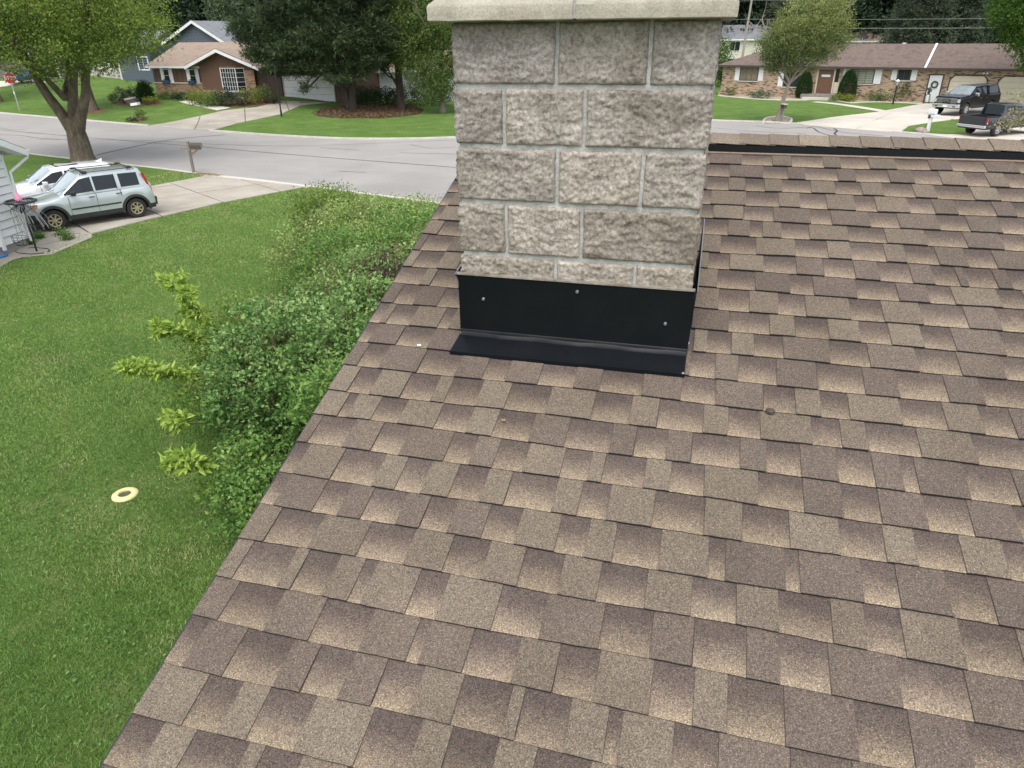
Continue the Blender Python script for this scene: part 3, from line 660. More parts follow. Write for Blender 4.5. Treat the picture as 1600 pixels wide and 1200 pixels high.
# cap slabs
m_cap = mat('cast_concrete_cap', (.355, .330, .265), (.285, .265, .215), 16, .9, bump=.0025, bscale=120, fscale=160, famt=.22, c3=(.40, .375, .305), thr=(.45, .7))
def cap_slab(x0, x1, el, er):
    ya, yb_ = CY0-.082, CY0+CD_+.08; z0, z1, z2 = ZT+.002, ZT+.050, ZT+.098; bv = .05; mb = MB()
    def ringz(z, ins):
        a = x0+(ins if el else 0); b = x1-(ins if er else 0); pts = []
        for (xa, yA, xb, yB) in ((a, ya+ins, b, ya+ins), (b, ya+ins, b, yb_-ins), (b, yb_-ins, a, yb_-ins), (a, yb_-ins, a, ya+ins)):
            for k in range(12):
                t = k/12; pts.append((xa+(xb-xa)*t, yA+(yB-yA)*t, z))
        return pts
    rings = [ringz(z0, .004), ringz(z0+.003, 0), ringz(z0+.02, 0), ringz(z1-.004, 0), ringz(z1+.004, .004), ringz(z1+.024, .026), ringz(z2, bv), ringz(z2+.004, bv+.01), ringz(z2+.02, .18)]
    for rg in rings: mb.v += [tuple(Vector(p)+Vector((noise.noise(Vector(p)*30), noise.noise(Vector(p)*31+Vector((5, 5, 5))), noise.noise(Vector(p)*29)))*.0022) for p in rg]
    m = 48
    mb.f += [(i*m+k, i*m+(k+1) % m, (i+1)*m+(k+1) % m, (i+1)*m+k) for i in range(len(rings)-1) for k in range(m)]+[tuple(range(m)), tuple((len(rings)-1)*m+k for k in range(m-1, -1, -1))]; mb.m = [0]*len(mb.f)
    mb.build('cap_slab', m_cap, chim, smooth=30)
XC0, XC1, XM = CX0-.062, CX1+.050, -.466
cap_slab(XC0, XM-.006, True, False); cap_slab(XM+.006, XC1, False, True)
mb = MB(); mb.box(XM-.008, XM+.008, CY0-.076, CY0+CD_+.07, ZT+.006, ZT+.06); mb.build('mortar_joint', m_mort, chim)
# flue tile, out of the frame above
mb = MB(); mb.lathe([(.13, .1), (.13, .22), (.105, .22), (.105, .1)], 20, (CX0+CW/2, CY0+CD_/2, ZT)); mb.build('flue_tile', mat('clay', (.35, .16, .09), rough=.9), chim)

# flashing
fl = MB(); yf = CY0-.022; FT, FB = 4.918, 4.668
def fz(x): return ZR+(yf)*math.tan(TH)
m_flash = mat('black_coated_steel', (.0045, .006, .008), (.007, .009, .011), 4, .30, bump=.002, bscale=6, spec=.16)
nx = 24; ncol = []
for k in range(nx+1):
    x = CX0-.012+(CX1+.010-CX0+.012)*k/nx; w = .0035*math.sin(k*.9)+.002*math.sin(k*2.3)
    y3 = 2.505; ztop = 4.925
    zc = ZR+yf*math.tan(TH)
    ncol.append([(x, yf+.008, ztop), (x, yf, ztop-.004), (x, yf+w*.25, 4.80), (x, yf-.001, zc+.034), (x, yf-.006, zc+.029), (x, yf-.011+w*.6, zc+.028), (x, yf-.016+w, zc+.024), (x-.0, yf-.022+w, zc+.012), (x-.0, yf-.034+w, zc+.010), (x-(.006 if k == 0 else 0), y3+.03, ZR+(y3+.03)*math.tan(TH)+.019), (x-(.010 if k == 0 else 0), y3, ZR+y3*math.tan(TH)+.0185), (x-(.010 if k == 0 else 0), y3, ZR+y3*math.tan(TH)+.002)])
m_ = len(ncol[0]); fl.add([p for c in ncol for p in c], [(k*m_+j, k*m_+j+1, (k+1)*m_+j+1, (k+1)*m_+j) for k in range(nx) for j in range(m_-1)])
flash = fl.build('flashing', m_flash, house, smooth=40)
mb = MB(); mb.bar((CX0-.018, yf+.006, 4.927), (CX1+.016, yf+.006, 4.927), .022, .006); mb.build('flashing_lip', mat('sealed_metal_edge', (.30, .29, .26), (.16, .13, .09), 25, .5), flash)
for x, z in ((-.823, 4.826), (-.434, 4.888), (-.083, 4.785)):
    mb = MB(); mb.lathe([(0, -.006), (.0055, -.0055), (.0075, -.003), (.008, .001)], 10, (x, yf-.002, z), 'y'); mb.build('screw', m_silver, flash, smooth=True)
for p in ((CX0-.008, yf-.012, 4.672), (CX1+.004, 2.512, ZR+2.512*math.tan(TH)+.018), (CX1+.012, yf+.03, 4.70)):
    mb = MB(); mb.lathe([(0, .004), (.004, .0035), (.006, 0), (.006, -.004)], 8, p); mb.build('screw', m_silver, flash, smooth=True)
# side flashings, standing off the stone along both sides
for sgn, xw, nm in ((1, CX1+.024, 'side_flashing'), (-1, CX0-.026, 'side_flashing')):
    mb = MB(); ya, ye = yf+.004, CY0+CD_+.02
    za, ze = ZR+ya*math.tan(TH), ZR+ye*math.tan(TH)
    th = .002*sgn
    mb.add([(xw-.012*sgn, ya, za), (xw-.012*sgn, ya, za+.24), (xw, ya+.01, za+.262), (xw, ye, ze+.175), (xw-.008*sgn, ye, ze)]+[(xw-.012*sgn-th, ya, za), (xw-.012*sgn-th, ya, za+.24), (xw-th, ya+.01, za+.262), (xw-th, ye, ze+.175), (xw-.008*sgn-th, ye, ze)],
           [(0, 1, 2, 3, 4), (9, 8, 7, 6, 5)]+[(k, k+5, (k+1) % 5+5, (k+1) % 5) for k in range(5)])
    mb.build(nm, m_flash, house)
    mb = MB(); mb.bar((xw+.0015*sgn, ya, za+.262), (xw+.0015*sgn, ye, ze+.175), .003, .012); mb.build('flashing_lip', m_silver, house.children[-1])

def litter(poly, n, label, cols, size=.16):
    xs = [p[0] for p in poly]; ys = [p[1] for p in poly]; X = RNG.uniform(min(xs), max(xs), n*3); Y = RNG.uniform(min(ys), max(ys), n*3); k = inside(poly, X, Y); X, Y = X[k][:n], Y[k][:n]
    P = np.stack([X, Y, terr(X, Y)+.04+RNG.random(len(X))*.05], 1)
    o = leaves('leaf_litter', P, size, leafmat('litter_leaf', cols, .1, .9), RNG.random(len(P)), .35, 1.5); tag(o, label, 'litter', kind='stuff')
litter([tuple(at(*p))[:2] for p in ((488, 178), (505, 170), (560, 165), (640, 165), (662, 172), (655, 179), (600, 185.5), (530, 185.5), (498, 182))], 4200, 'fallen pine needles and low green ground cover below the pines', [(.05, .09, .03), (.10, .055, .035), (.17, .09, .055), (.24, .14, .085)], .20)

# ------------------------------------------------------------ wheels and cars
def wheel_template(name, r, w, rimmat, spokes, rr=.62, hole=None):
    """mesh set centred on the hub, outer face towards -y"""
    t = MB(); t.lathe([(r*rr, -w/2+.01), (r*.80, -w/2-.004), (r*.95, -w/2+.012), (r, -w/2+.045), (r, w/2-.045), (r*.95, w/2-.01), (r*rr, w/2-.01)], 32, axis='y')
    tm = t.mesh('tyre', m_rub, smooth=40)
    b = MB(); b.lathe([(r*rr+.004, -w/2+.012), (r*rr-.012, -w/2+.004), (r*rr-.03, -w/2+.03), (r*.22, -w/2+.05), (0, -w/2+.05)], 28, axis='y', mi=1)
    b.lathe([(r*rr+.005, -w/2+.014), (r*rr+.002, -w/2-.002), (r*rr-.022, -w/2+.004), (r*rr-.028, -w/2+.03)], 28, axis='y')
    b.lathe([(r*.2, -w/2+.03), (r*.19, -w/2+.004), (r*.06, -w/2-.003), (0, -w/2-.003)], 14, axis='y')
    for k in range(spokes):
        a = 2*math.pi*k/spokes; d = Vector((math.cos(a), 0, math.sin(a)))
        b.bar(d*r*.14+Vector((0, -w/2+.014, 0)), d*r*(rr-.01)+Vector((0, -w/2+.010, 0)), r*(.20 if spokes < 7 else .13), .03, up=(0, 1, 0))
    bm_ = b.mesh('rim', [rimmat, m_blackR], smooth=35)
    return tm, bm_
def add_wheel(parent, tpl, x, y, r, side):
    e = empty('wheel', (x, y, r)); e.parent = parent; e.rotation_euler = (0, random.uniform(0, 1), 0 if side < 0 else math.pi)
    link('tyre', tpl[0], e); link('rim', tpl[1], e)
def interp(pts, x):
    return float(np.interp(x, [p[0] for p in pts], [p[1] for p in pts]))
def ring_strip(rings, sel):
    mb = MB(); use = {}
    for i in range(len(rings)-1):
        for j in range(len(rings[0])-1):
            if sel(i, j):
                q = [rings[i][j], rings[i][j+1], rings[i+1][j+1], rings[i+1][j]]; ids = []
                for p in q:
                    key = tuple(round(c, 4) for c in p)
                    if key not in use: use[key] = len(mb.v); mb.v.append(tuple(p))
                    ids.append(use[key])
                ids = list(dict.fromkeys(ids))
                if len(ids) > 2: mb.f.append(tuple(ids)); mb.m.append(0)
    return mb
def mirror(half): return [(x, -y, z) for x, y, z in half]+[(x, y, z) for x, y, z in half[::-1][1 if abs(half[-1][1]) < 1e-6 else 0:]]
def car(o, S):
    """S: L, hw(x) half width, top(x) body top, sill, wheels [(x,r)], clad height, greenhouse stations; x runs from the nose (0) to the tail (L); the nose points to +x"""
    L = S['L']; r0 = S['r']; ar = S.get('arch', r0+.07); wx = S['wx']; sill = S['sill']; X = lambda s: L/2-s
    st = set(np.linspace(0, L, 46).round(3)); st |= {.02, .06, .12, L-.02, L-.06, L-.12}
    for w in wx:
        for k in range(15): st.add(round(w-ar*math.cos(math.pi*k/14), 3))
    if 'bed' in S: st |= {S['bed'][0], S['bed'][0]+.02, S['bed'][1], S['bed'][1]+.02}
    st = sorted(s for s in st if 0 <= s <= L)
    def zlow(s):
        z = interp(S['low'], s) if 'low' in S else sill
        for w in wx:
            if abs(s-w) < ar: z = max(z, r0+math.sqrt(max(0, ar*ar-(s-w)**2)))
        return z
    rings = []
    for s in st:
        hw = interp(S['hw'], s); zt = interp(S['top'], s); zl = min(zlow(s), zt-.12); zc = max(zl+.02, S['clad'](s) if callable(S['clad']) else S['clad'])
        flare = 0
        for w in wx: flare = max(flare, .025*math.exp(-((abs(s-w)-ar)/.10)**2)*1.0)
        inbed = 'bed' in S and S['bed'][0] < s < S['bed'][1]
        half = [(X(s), hw-.045+flare, zl), (X(s), hw-.005+flare, zl+.02), (X(s), hw+flare*.9, zc), (X(s), hw+.004+flare*.3, zc+(zt-zc)*.45), (X(s), hw-.012, zc+(zt-zc)*.72), (X(s), hw-.045, zt-.03)]
        if inbed: half += [(X(s), hw-.07, zt), (X(s), hw-.13, zt), (X(s), hw-.15, zt-.02), (X(s), hw-.16, zt-.48), (X(s), 0, zt-.48)]
        else:
            cr = interp(S['crown'], s) if 'crown' in S else .05
            half += [(X(s), hw-.085, zt), (X(s), hw*.82, zt+cr*.35), (X(s), hw*.6, zt+cr*.65), (X(s), hw*.3, zt+cr*.92), (X(s), 0, zt+cr)]
        rings.append(mirror(half))
    n = len(rings[0]); h = (n-1)//2
    cl = lambda j: j in (0, 1, n-2, n-3)
    b = ring_strip(rings, lambda i, j: not cl(j)); 
    for rg, rev in ((rings[0], 0), (rings[-1], 1)):
        k = len(b.v); pts = rg[2:n-2]; b.v += pts; f = list(range(k, k+len(pts))); b.f.append(tuple(f)); b.m.append(0)
    b.build('body', S['paint'], o, smooth=38)
    c = ring_strip(rings, lambda i, j: cl(j))
    for rg in (rings[0], rings[-1]):
        k = len(c.v); c.v += [rg[0], rg[1], rg[2], rg[n-3], rg[n-2], rg[n-1]]; c.f.append(tuple(range(k, k+6))); c.m.append(0)
    c.build('lower_trim', S.get('cladmat', S['paint']), o, smooth=38)
    u = MB(); hwm = interp(S['hw'], L/2); u.box(X(L)+.15, X(0)-.15, -hwm+.24, hwm-.24, sill-.02, max(sill+.3, r0*2+.05) if 'bed' not in S else sill+.25)
    for w in wx: u.box(X(w)-ar-.02, X(w)+ar+.02, -hwm+.06+.22, hwm-.28, sill+.05, r0+ar+.02)
    u.build('underbody', m_rub, o)
    for gh in S['cabins']:
        R_ = []
        for (s, zb, hb, zr, ht) in gh['st']:
            flat = zr-zb < .03; d = zr-zb
            half = [(X(s), hb, zb-.02), (X(s), hb-.008, zb+min(.05, d*.15)), (X(s), ht+.035 if not flat else hb-.03, zr-min(.10, d*.3)), (X(s), ht, zr-min(.03, d*.1)), (X(s), ht*.86, zr+.012*(not flat)), (X(s), ht*.5, zr+.032*(not flat)), (X(s), 0, zr+.04*(not flat))]
            R_.append(mirror(half))
        m = len(R_[0]); hh = (m-1)//2
        win = gh['win']       # list of (i, 'side'|'front'|'rear')
        sideset = {i for i, k in win if k == 'side'}; fr = {i for i, k in win if k == 'front'}; re = {i for i, k in win if k == 'rear'}
        tops = lambda j: 3 <= j < m-4
        def isg(i, j):
            if i in sideset and j in (1, m-3): return True
            return i in (fr | re) and tops(j)
        g = ring_strip(R_, lambda i, j: not isg(i, j))
        if gh.get('endcap'):
            k = len(g.v); g.v += R_[-1]; g.f.append(tuple(range(k, k+m))); g.m.append(0)
        g.build(gh.get('name', 'cabin'), gh.get('mat', S['paint']), o, smooth=38)
        for i in sorted(sideset):
            for jj in (1, m-3):
                w_ = ring_strip(R_, lambda a, b_, i=i, jj=jj: a == i and b_ == jj)
                if w_.f: w_.build('side_window', gh.get('glass', m_glass), o)
        for i in sorted(fr): ring_strip(R_, lambda a, b_: a == i and tops(b_)).build('windscreen', gh.get('fglass', m_glass), o, smooth=True)
        for i in sorted(re): ring_strip(R_, lambda a, b_: a == i and tops(b_)).build('rear_window', gh.get('glass', m_glass), o, smooth=True)
        for k, (s, zb, hb, zr, ht) in enumerate(gh['st']):
            if k in gh.get('pillars', ()):
                for sg in (-1, 1):
                    p = MB(); p.bar((X(s), sg*(hb-.002), zb+.02), (X(s), sg*(ht+.036), zr-.10), .07, .014, up=(1, 0, 0)); p.build('door_pillar', m_blackR, o)
    tpl = S['wheel']
    for w in wx:
        for sg in (-1, 1): add_wheel(o, tpl, X(w), sg*(interp(S['hw'], w)-.115), r0, sg)
    return X
def place(o, p, hx, hy, z=None):
    o.location = (p[0], p[1], float(terr(p[0], p[1])) + .03 if z is None else z); o.rotation_euler = (0, 0, math.atan2(hy, hx))
def both(fn):
    for sg in (-1, 1): fn(sg)

m_silverP = mat('silver_green_paint', (.47, .52, .525), (.50, .55, .555), 3, .27, metal=.35, coat=1)
m_whiteP = mat('white_car_paint', (.78, .79, .80), rough=.25, coat=1)
m_blackP = mat('black_car_paint', (.003, .005, .008), rough=.22, coat=.0, spec=.28)
m_greyP = mat('dark_grey_car_paint', (.035, .038, .042), rough=.3, metal=.4, coat=.7)
m_blueP = mat('blue_car_paint', (.012, .06, .17), rough=.2, metal=.3, coat=1)
m_redL = mat('red_lens', (.42, .015, .012), rough=.2, coat=.6); m_orL = mat('amber_lens', (.7, .22, .08), rough=.25, coat=.5)
m_clearL = mat('headlight_lens', (.55, .55, .50), (.30, .31, .30), 14, .12, coat=1)
m_rimG = mat('dusty_gold_rim', (.42, .36, .22), (.52, .46, .32), 9, .45, metal=.6)
m_rimS = mat('silver_rim', (.50, .51, .53), rough=.3, metal=.8)
m_ws = mat('windscreen_sky_glass', (.25, .31, .32), (.33, .39, .40), 2, .09, coat=1)  # pale base colour paints in the sky reflected by the windscreen

# silver wagon on the driveway
tplG = wheel_template('wheel', .345, .225, m_rimG, 7, .60)
def small_suv(name, label, paint, clad, tpl, rack, ws, glass, hr=1.66, sedan=False, L=4.40):
    o = empty(name, label=label, cat='car')
    hw = [(0, .60), (.05, .72), (.18, .80), (.45, .875), (1.0, .89), (3.6, .89), (4.1, .875), (4.33, .83), (4.40, .79)]
    top = [(0, .62), (.03, .80), (.12, .90), (.35, .945), (.9, .995), (1.2, 1.04), (3.8, 1.07), (4.28, 1.07), (4.37, 1.02), (4.40, .85)]
    SC_ = lambda s: s if s < 3.48 else 3.48+(s-3.48)*.76
    L = SC_(4.40); hw = [(SC_(a), b) for a, b in hw]; top = [(SC_(a), b) for a, b in top]
    cab = dict(st=[(SC_(q[0]), *q[1:]) for q in [(1.22, 1.045, .80, 1.06, .64), (1.34, 1.055, .82, 1.15, .73), (1.92, 1.055, .845, hr-.03, .67), (2.24, 1.06, .845, hr+.005, .68), (2.32, 1.06, .845, hr+.01, .68), (3.00, 1.07, .845, hr+.005, .68), (3.14, 1.07, .84, hr, .675), (3.86, 1.07, .83, hr-.02, .66), (4.02, 1.07, .82, hr-.035, .65), (4.33, 1.05, .80, 1.12, .74)]],
               win=[(0, 'front'), (1, 'front'), (1, 'side'), (2, 'side'), (4, 'side'), (6, 'side'), (8, 'rear')], glass=glass, fglass=ws, pillars=(3, 5))
    X = car(o, dict(L=L, r=.345, wx=(.86, 3.48), sill=.28, hw=hw, top=top, clad=.44 if clad else .36, cladmat=m_blackR if clad else paint, crown=[(0, .02), (1, .06), (4.1, .02)], paint=paint, wheel=tpl, cabins=[cab]))
    both(lambda s: MB().add([(X(.045), s*.42, .68), (X(.10), s*.70, .70), (X(.30), s*.845, .76), (X(.42), s*.872, .90), (X(.22), s*.80, .905), (X(.06), s*.45, .86)], [(0, 1, 2, 3, 4, 5)]).build('headlight', m_clearL, o))
    both(lambda s: MB().add([(X(.26), s*.835, .745), (X(.46), s*.886, .80), (X(.50), s*.886, .93), (X(.36), s*.862, .91)], [(0, 1, 2, 3)]).build('side_light', m_orL, o))
    MB().box(X(.0), X(0)+.02, -.36, .36, .68, .82).build('grille', m_blackR, o)
    mb = MB(); mb.add([(X(0)+.05, -.62, .34), (X(.12)+.04, -.86, .36), (X(.12)+.04, -.86, .60), (X(0)+.06, -.64, .64), (X(0)+.05, .62, .34), (X(.12)+.04, .86, .36), (X(.12)+.04, .86, .60), (X(0)+.06, .64, .64), (X(.35), -.885, .42), (X(.35), -.885, .60), (X(.35), .885, .42), (X(.35), .885, .60)],
                      [(0, 4, 7, 3), (0, 3, 2, 1), (4, 5, 6, 7), (1, 2, 9, 8), (5, 10, 11, 6), (3, 7, 6, 2)]); mb.build('front_bumper', m_blackR if clad else paint, o, smooth=20)
    mb = MB(); mb.add([(X(L)-.09, -.70, .34), (X(L)-.09, .70, .34), (X(L)-.10, .72, .62), (X(L)-.10, -.72, .62), (X(L-.25), -.885, .40), (X(L-.25), -.885, .60), (X(L-.25), .885, .40), (X(L-.25), .885, .60), (X(L)-.0, .76, .64), (X(L), -.76, .64)],
                      [(0, 1, 2, 3), (0, 3, 5, 4), (1, 6, 7, 2), (3, 2, 7, 5)]); mb.build('rear_bumper', m_blackR if clad else paint, o, smooth=20)
    both(lambda s: MB().bar((X(L-.07), s*.79, .86), (X(L-.24), s*.745, 1.50), .07, .05, up=(0, 1, 0)).build('tail_light', m_redL, o))
    both(lambda s: MB().box(X(1.66), X(1.50), min(s*.86, s*1.05), max(s*.86, s*1.05), 1.07, 1.20).build('mirror', m_blackR if clad else paint, o, bevel=.03))
    for dx in (2.05, 2.92): both(lambda s: MB().box(X(dx+.18), X(dx), min(s*.885, s*.92), max(s*.885, s*.92), .93, .955).build('door_handle', m_blackR if clad else paint, o))
    if clad: both(lambda s: MB().box(X(3.02), X(1.44), min(s*.885, s*.905), max(s*.885, s*.905), .60, .645).build('side_moulding', m_blackR, o))
    for dx in (1.42, 2.28, 3.08): both(lambda s: MB().box(X(dx+.008), X(dx), min(s*.88, s*.897), max(s*.88, s*.897), .42, 1.06).build('door_seam', m_blackR, o))
    if clad:
        for w_ in (.86, 3.48):
            for sg in (-1, 1):
                mb = MB(); ri, ro2, yA, yB = .405, .49, sg*.895, sg*.925; V = []
                for k in range(17):
                    a_ = math.pi*(k/16)*1.12-.19; cx_, cz_ = X(w_), .345
                    V += [(cx_+ri*math.cos(a_), yA, cz_+ri*math.sin(a_)), (cx_+ri*math.cos(a_), yB, cz_+ri*math.sin(a_)), (cx_+ro2*math.cos(a_), yB-sg*.012, cz_+ro2*math.sin(a_)), (cx_+ro2*math.cos(a_), yA-sg*.03, cz_+ro2*math.sin(a_))]
                mb.add(V, [(k*4+j, k*4+(j+1) % 4, k*4+4+(j+1) % 4, k*4+4+j) for k in range(16) for j in range(4)]+[(0, 1, 2, 3), (67, 66, 65, 64)]); mb.build('arch_trim', m_blackR, o, smooth=30)
    if rack:
        both(lambda s: MB().tube([(X(2.0), s*.64, hr), (X(2.05), s*.64, hr+.05), (X(3.7), s*.63, hr+.04), (X(3.74), s*.63, hr-.01)], .015, 6).build('roof_rail', m_blackR, o))
        for dx in (2.15, 3.6):
            MB().bar((X(dx), -.64, hr+.07), (X(dx), .64, hr+.07), .045, .018).build('roof_bar', m_blackR, o)
            both(lambda s: MB().box(X(dx)-.09, X(dx)+.09, s*.60-.04, s*.60+.04, hr+.02, hr+.09).build('rack_foot', m_blackR, o, bevel=.02))
    for y in (-.3, .25): MB().bar((X(1.26), y, 1.11), (X(1.46), y+.42, 1.26), .02, .012).build('wiper', m_blackR, o)
    return o, X
crv, X = small_suv('parked_car', 'silver green small SUV with roof bars and gold rims on the driveway', m_silverP, True, tplG, True, m_ws, m_glassT)
f_, r_ = at(92, 361), at(215, 341); hd = (f_-r_).normalized(); rn = Vector((hd.y, -hd.x, 0)); c_mid = (f_+r_)/2+rn*.78; c_mid += hd*.08
place(crv, c_mid, hd.x, hd.y)
tplW = wheel_template('wheel', .345, .225, m_rimS, 10, .68)
suv2, X = small_suv('parked_car', 'white SUV with dark glass sunroof parked beyond the silver one', m_whiteP, False, tplW, False, m_ws, m_glass, 1.56)
MB().box(X(2.92), X(2.16), -.42, .42, 1.56, 1.602).build('sunroof', m_glass, suv2); MB().add([(X(3.72), -.015, 1.56), (X(3.6), -.015, 1.58), (X(3.87), -.012, 1.67), (X(3.85), .015, 1.56), (X(3.6), .015, 1.58), (X(3.87), .012, 1.67)], [(0, 1, 2), (5, 4, 3), (0, 2, 5, 3), (1, 4, 5, 2)]).build('antenna_fin', m_whiteP, suv2)
c2 = c_mid+rn*2.75+hd*.15; place(suv2, c2, hd.x, hd.y)

# blue car far left
blue, X = small_suv('parked_car', 'blue car on the driveway at the far left behind the stop sign', m_blueP, False, tplW, False, m_glassT, m_glass, 1.46)
a_, b_ = at(13, 135.5), at(60, 129.5); d_ = (a_-b_).normalized(); place(blue, (a_+b_)/2+Vector((-d_.y, d_.x, 0))*(-.8), d_.x, d_.y)

# pickups
def pickup(label, paint, L, wb, fo, r, hwid, hood, belt, roofz, cabx, bed, tpl, sill):
    o = empty('pickup_truck', label=label, cat='pickup truck')
    hw = [(0, hwid-.16), (.06, hwid-.07), (.25, hwid-.01), (1, hwid), (L-.3, hwid), (L-.05, hwid-.02), (L, hwid-.04)]
    top = [(0, hood-.35), (.03, hood-.12), (.12, hood-.03), (.5, hood), (cabx[0], hood+.06), (cabx[0]+.1, belt), (L, belt)]
    c0, c1, c2_, c3 = cabx; hb = hwid-.10; ht = hwid-.30
    cab = dict(st=[(c0, belt-.02, hb, belt, ht+.06), (c0+.12, belt, hb, belt+.10, ht+.05), (c1, belt, hb, roofz-.02, ht), (c2_, belt, hb, roofz+.02, ht+.01), (c2_+.1, belt, hb, roofz+.02, ht+.01), (c3-.22, belt, hb, roofz, ht), (c3-.1, belt, hb, roofz-.03, ht), (c3, belt-.01, hb-.02, belt+.02, ht+.05)],
               win=[(0, 'front'), (1, 'front'), (1, 'side'), (2, 'side'), (4, 'side'), (6, 'rear')], glass=m_glass, fglass=m_ws2, pillars=(3,))
    S = dict(L=L, r=r, wx=(fo, fo+wb), sill=sill, arch=r+.10, hw=hw, top=top, clad=sill+.12, cladmat=m_blackR, crown=[(0, .02), (1, .05), (cabx[0], .03), (L, .0)], paint=paint, wheel=tpl, cabins=[cab])
    S['bed'] = bed
    return o, S
m_ws2 = mat('windscreen_glass_blue', (.16, .19, .20), (.26, .29, .30), 2, .07, coat=1)
tplP = wheel_template('wheel', .42, .28, m_rimS, 6, .60)
o, S = pickup('lifted black pickup truck with chrome grille and bed cap by the garage', m_blackP, 5.9, 3.72, .98, .43, 1.03, 1.34, 1.39, 1.98, (1.55, 2.25, 3.02, 3.95), (4.05, 5.80), tplP, .52)
S['cabins'].append(dict(name='bed_cap', st=[(4.0, 1.38, .95, 1.94, .74), (4.12, 1.38, .95, 1.98, .76), (4.2, 1.38, .95, 1.99, .76), (5.45, 1.38, .95, 1.99, .76), (5.62, 1.38, .95, 1.97, .75), (5.85, 1.38, .93, 1.55, .80)], win=[(2, 'side')], glass=m_glass, fglass=m_glass, mat=m_blackP, endcap=True))
X = car(o, S); gmc = o
mb = MB(); mb.box(X(0)-.02, X(0)+.03, -.72, .72, .88, 1.20); mb.build('grille', m_blackR, o, bevel=.02)
for k in range(4):
    for sg in (-1, 1): MB().box(X(0)+.02, X(0)+.055, min(sg*.30, sg*.74), max(sg*.30, sg*.74), .90+k*.075, .935+k*.075).build('grille_bar', m_chrome, o)
MB().box(X(0)+.02, X(0)+.05, -.74, .74, 1.19, 1.23).build('grille_bar', m_chrome, o)
def lettering(name, txt, size, m, parent, loc, rot, ext=.004):
    cu = bpy.data.curves.new(name, 'FONT'); cu.body = txt; cu.size = size; cu.extrude = ext; cu.align_x = 'CENTER'; cu.align_y = 'CENTER'; cu.materials.append(m)
    t = bpy.data.objects.new(name, cu); me = bpy.data.meshes.new_from_object(t); bpy.data.objects.remove(t); t = link(name, me, parent); t.location = loc; t.rotation_euler = rot; return t
lettering('emblem', 'GMC', .24, m_chrome, o, (X(0)+.062, 0, 1.045), (R(90), 0, R(90)), .008)
both(lambda s: MB().box(X(.10), X(0)+.035, min(s*.76, s*.95), max(s*.76, s*.95), .93, 1.18).build('headlight', m_clearL, o, bevel=.02))
MB().box(X(.12), X(0)+.12, -.98, .98, .58, .84).build('front_bumper', m_chrome, o, bevel=.04)
MB().box(X(0)+.10, X(0)+.13, -.16, .16, .62, .76).build('license_plate', m_white, o)
both(lambda s: MB().box(X(0)+.10, X(0)+.135, min(s*.55, s*.75), max(s*.55, s*.75), .62, .70).build('fog_lamp', m_blackR, o))
both(lambda s: MB().box(X(2.1), X(1.92), min(s*.95, s*1.24), max(s*.95, s*1.24), 1.32, 1.56).build('mirror', m_chrome, o, bevel=.04))
for dx in (2.75, 3.62): both(lambda s: MB().box(X(dx+.2), X(dx), min(s*1.01, s*1.04), max(s*1.01, s*1.04), 1.14, 1.18).build('door_handle', m_chrome, o))
both(lambda s: MB().bar((X(1.75), s*1.02, .50), (X(4.0), s*1.02, .50), .12, .06).build('side_step', m_blackR, o))
MB().box(X(1.4), X(.5), -.32, .32, 1.30, 1.345).build('hood_scoop', m_blackP, o, bevel=.03)
fr, fl_ = at(1465, 179), at(1504.5, 181); ax = (fl_-fr); ax.z = 0; ax.normalize(); hd = Vector((ax.y, -ax.x, 0)); hd = hd if hd.y < 0 else -hd; hd = Vector((-.67, -.74, 0)).normalized()
mid = (fr+fl_)/2; place(gmc, mid-hd*(5.9/2-.98), hd.x, hd.y, .04)
tplN = wheel_template('wheel', .375, .25, m_rimS, 6, .60)
o, S = pickup('dark grey pickup truck with open bed, seen from behind on the right driveway', m_greyP, 5.2, 3.2, .85, .375, .92, 1.08, 1.12, 1.74, (1.35, 2.0, 2.75, 3.65), (3.75, 5.14), tplN, .42)
X = car(o, S); nis = o; L = 5.2
MB().box(X(L)-.10, X(L)+.06, -.90, .90, .50, .66).build('rear_bumper', m_chrome, o, bevel=.03)
MB().box(X(L)-.02, X(L)+.012, -.74, .74, .72, 1.11).build('tailgate', m_greyP, o, bevel=.012)
MB().box(X(L)+.01, X(L)+.022, -.10, .10, 1.0, 1.05).build('tailgate_handle', m_chrome, o, bevel=.01)
both(lambda s: MB().box(X(L-.10), X(L)+.015, min(s*.76, s*.925), max(s*.76, s*.925), .74, 1.08).build('tail_light', m_redL, o, bevel=.02))
both(lambda s: MB().box(X(L-.11), X(L)+.018, min(s*.765, s*.927), max(s*.765, s*.927), .74, .84).build('reverse_light', m_clearL, o, bevel=.02))
both(lambda s: MB().box(X(L)-.10+.0, X(3.75), min(s*.80, s*.90), max(s*.80, s*.90), 1.118, 1.15).build('bed_rail', m_blackR, o, bevel=.01))
both(lambda s: MB().box(X(2.0), X(1.82), min(s*.86, s*1.10), max(s*.86, s*1.10), 1.12, 1.30).build('mirror', m_greyP, o, bevel=.03))
lettering('emblem', 'FRONTIER', .075, m_chrome, o, (X(L)+.018, .5, .79), (R(90), 0, R(90)), .003); lettering('emblem', '4X4', .09, m_chrome, o, (X(L-.75), -.93, .86), (R(90), 0, 0), .003)
mb = MB(); mb.lathe([(.05, 0), (.075, 0), (.075, .012), (.05, .012), (.05, 0)], 16, (X(L)+.015, 0, .95), 'x'); mb.box(X(L)+.015, X(L)+.03, -.08, .08, .94, .965); mb.build('emblem', m_chrome, o)
rl, rr_ = at(1520, 210), at(1553, 214); ax = (rr_-rl); ax.z = 0; ax.normalize(); hd = Vector((-ax.y, ax.x, 0)); hd = hd if hd.x > 0 else -hd; hd = Vector((.79, .61, 0)).normalized()
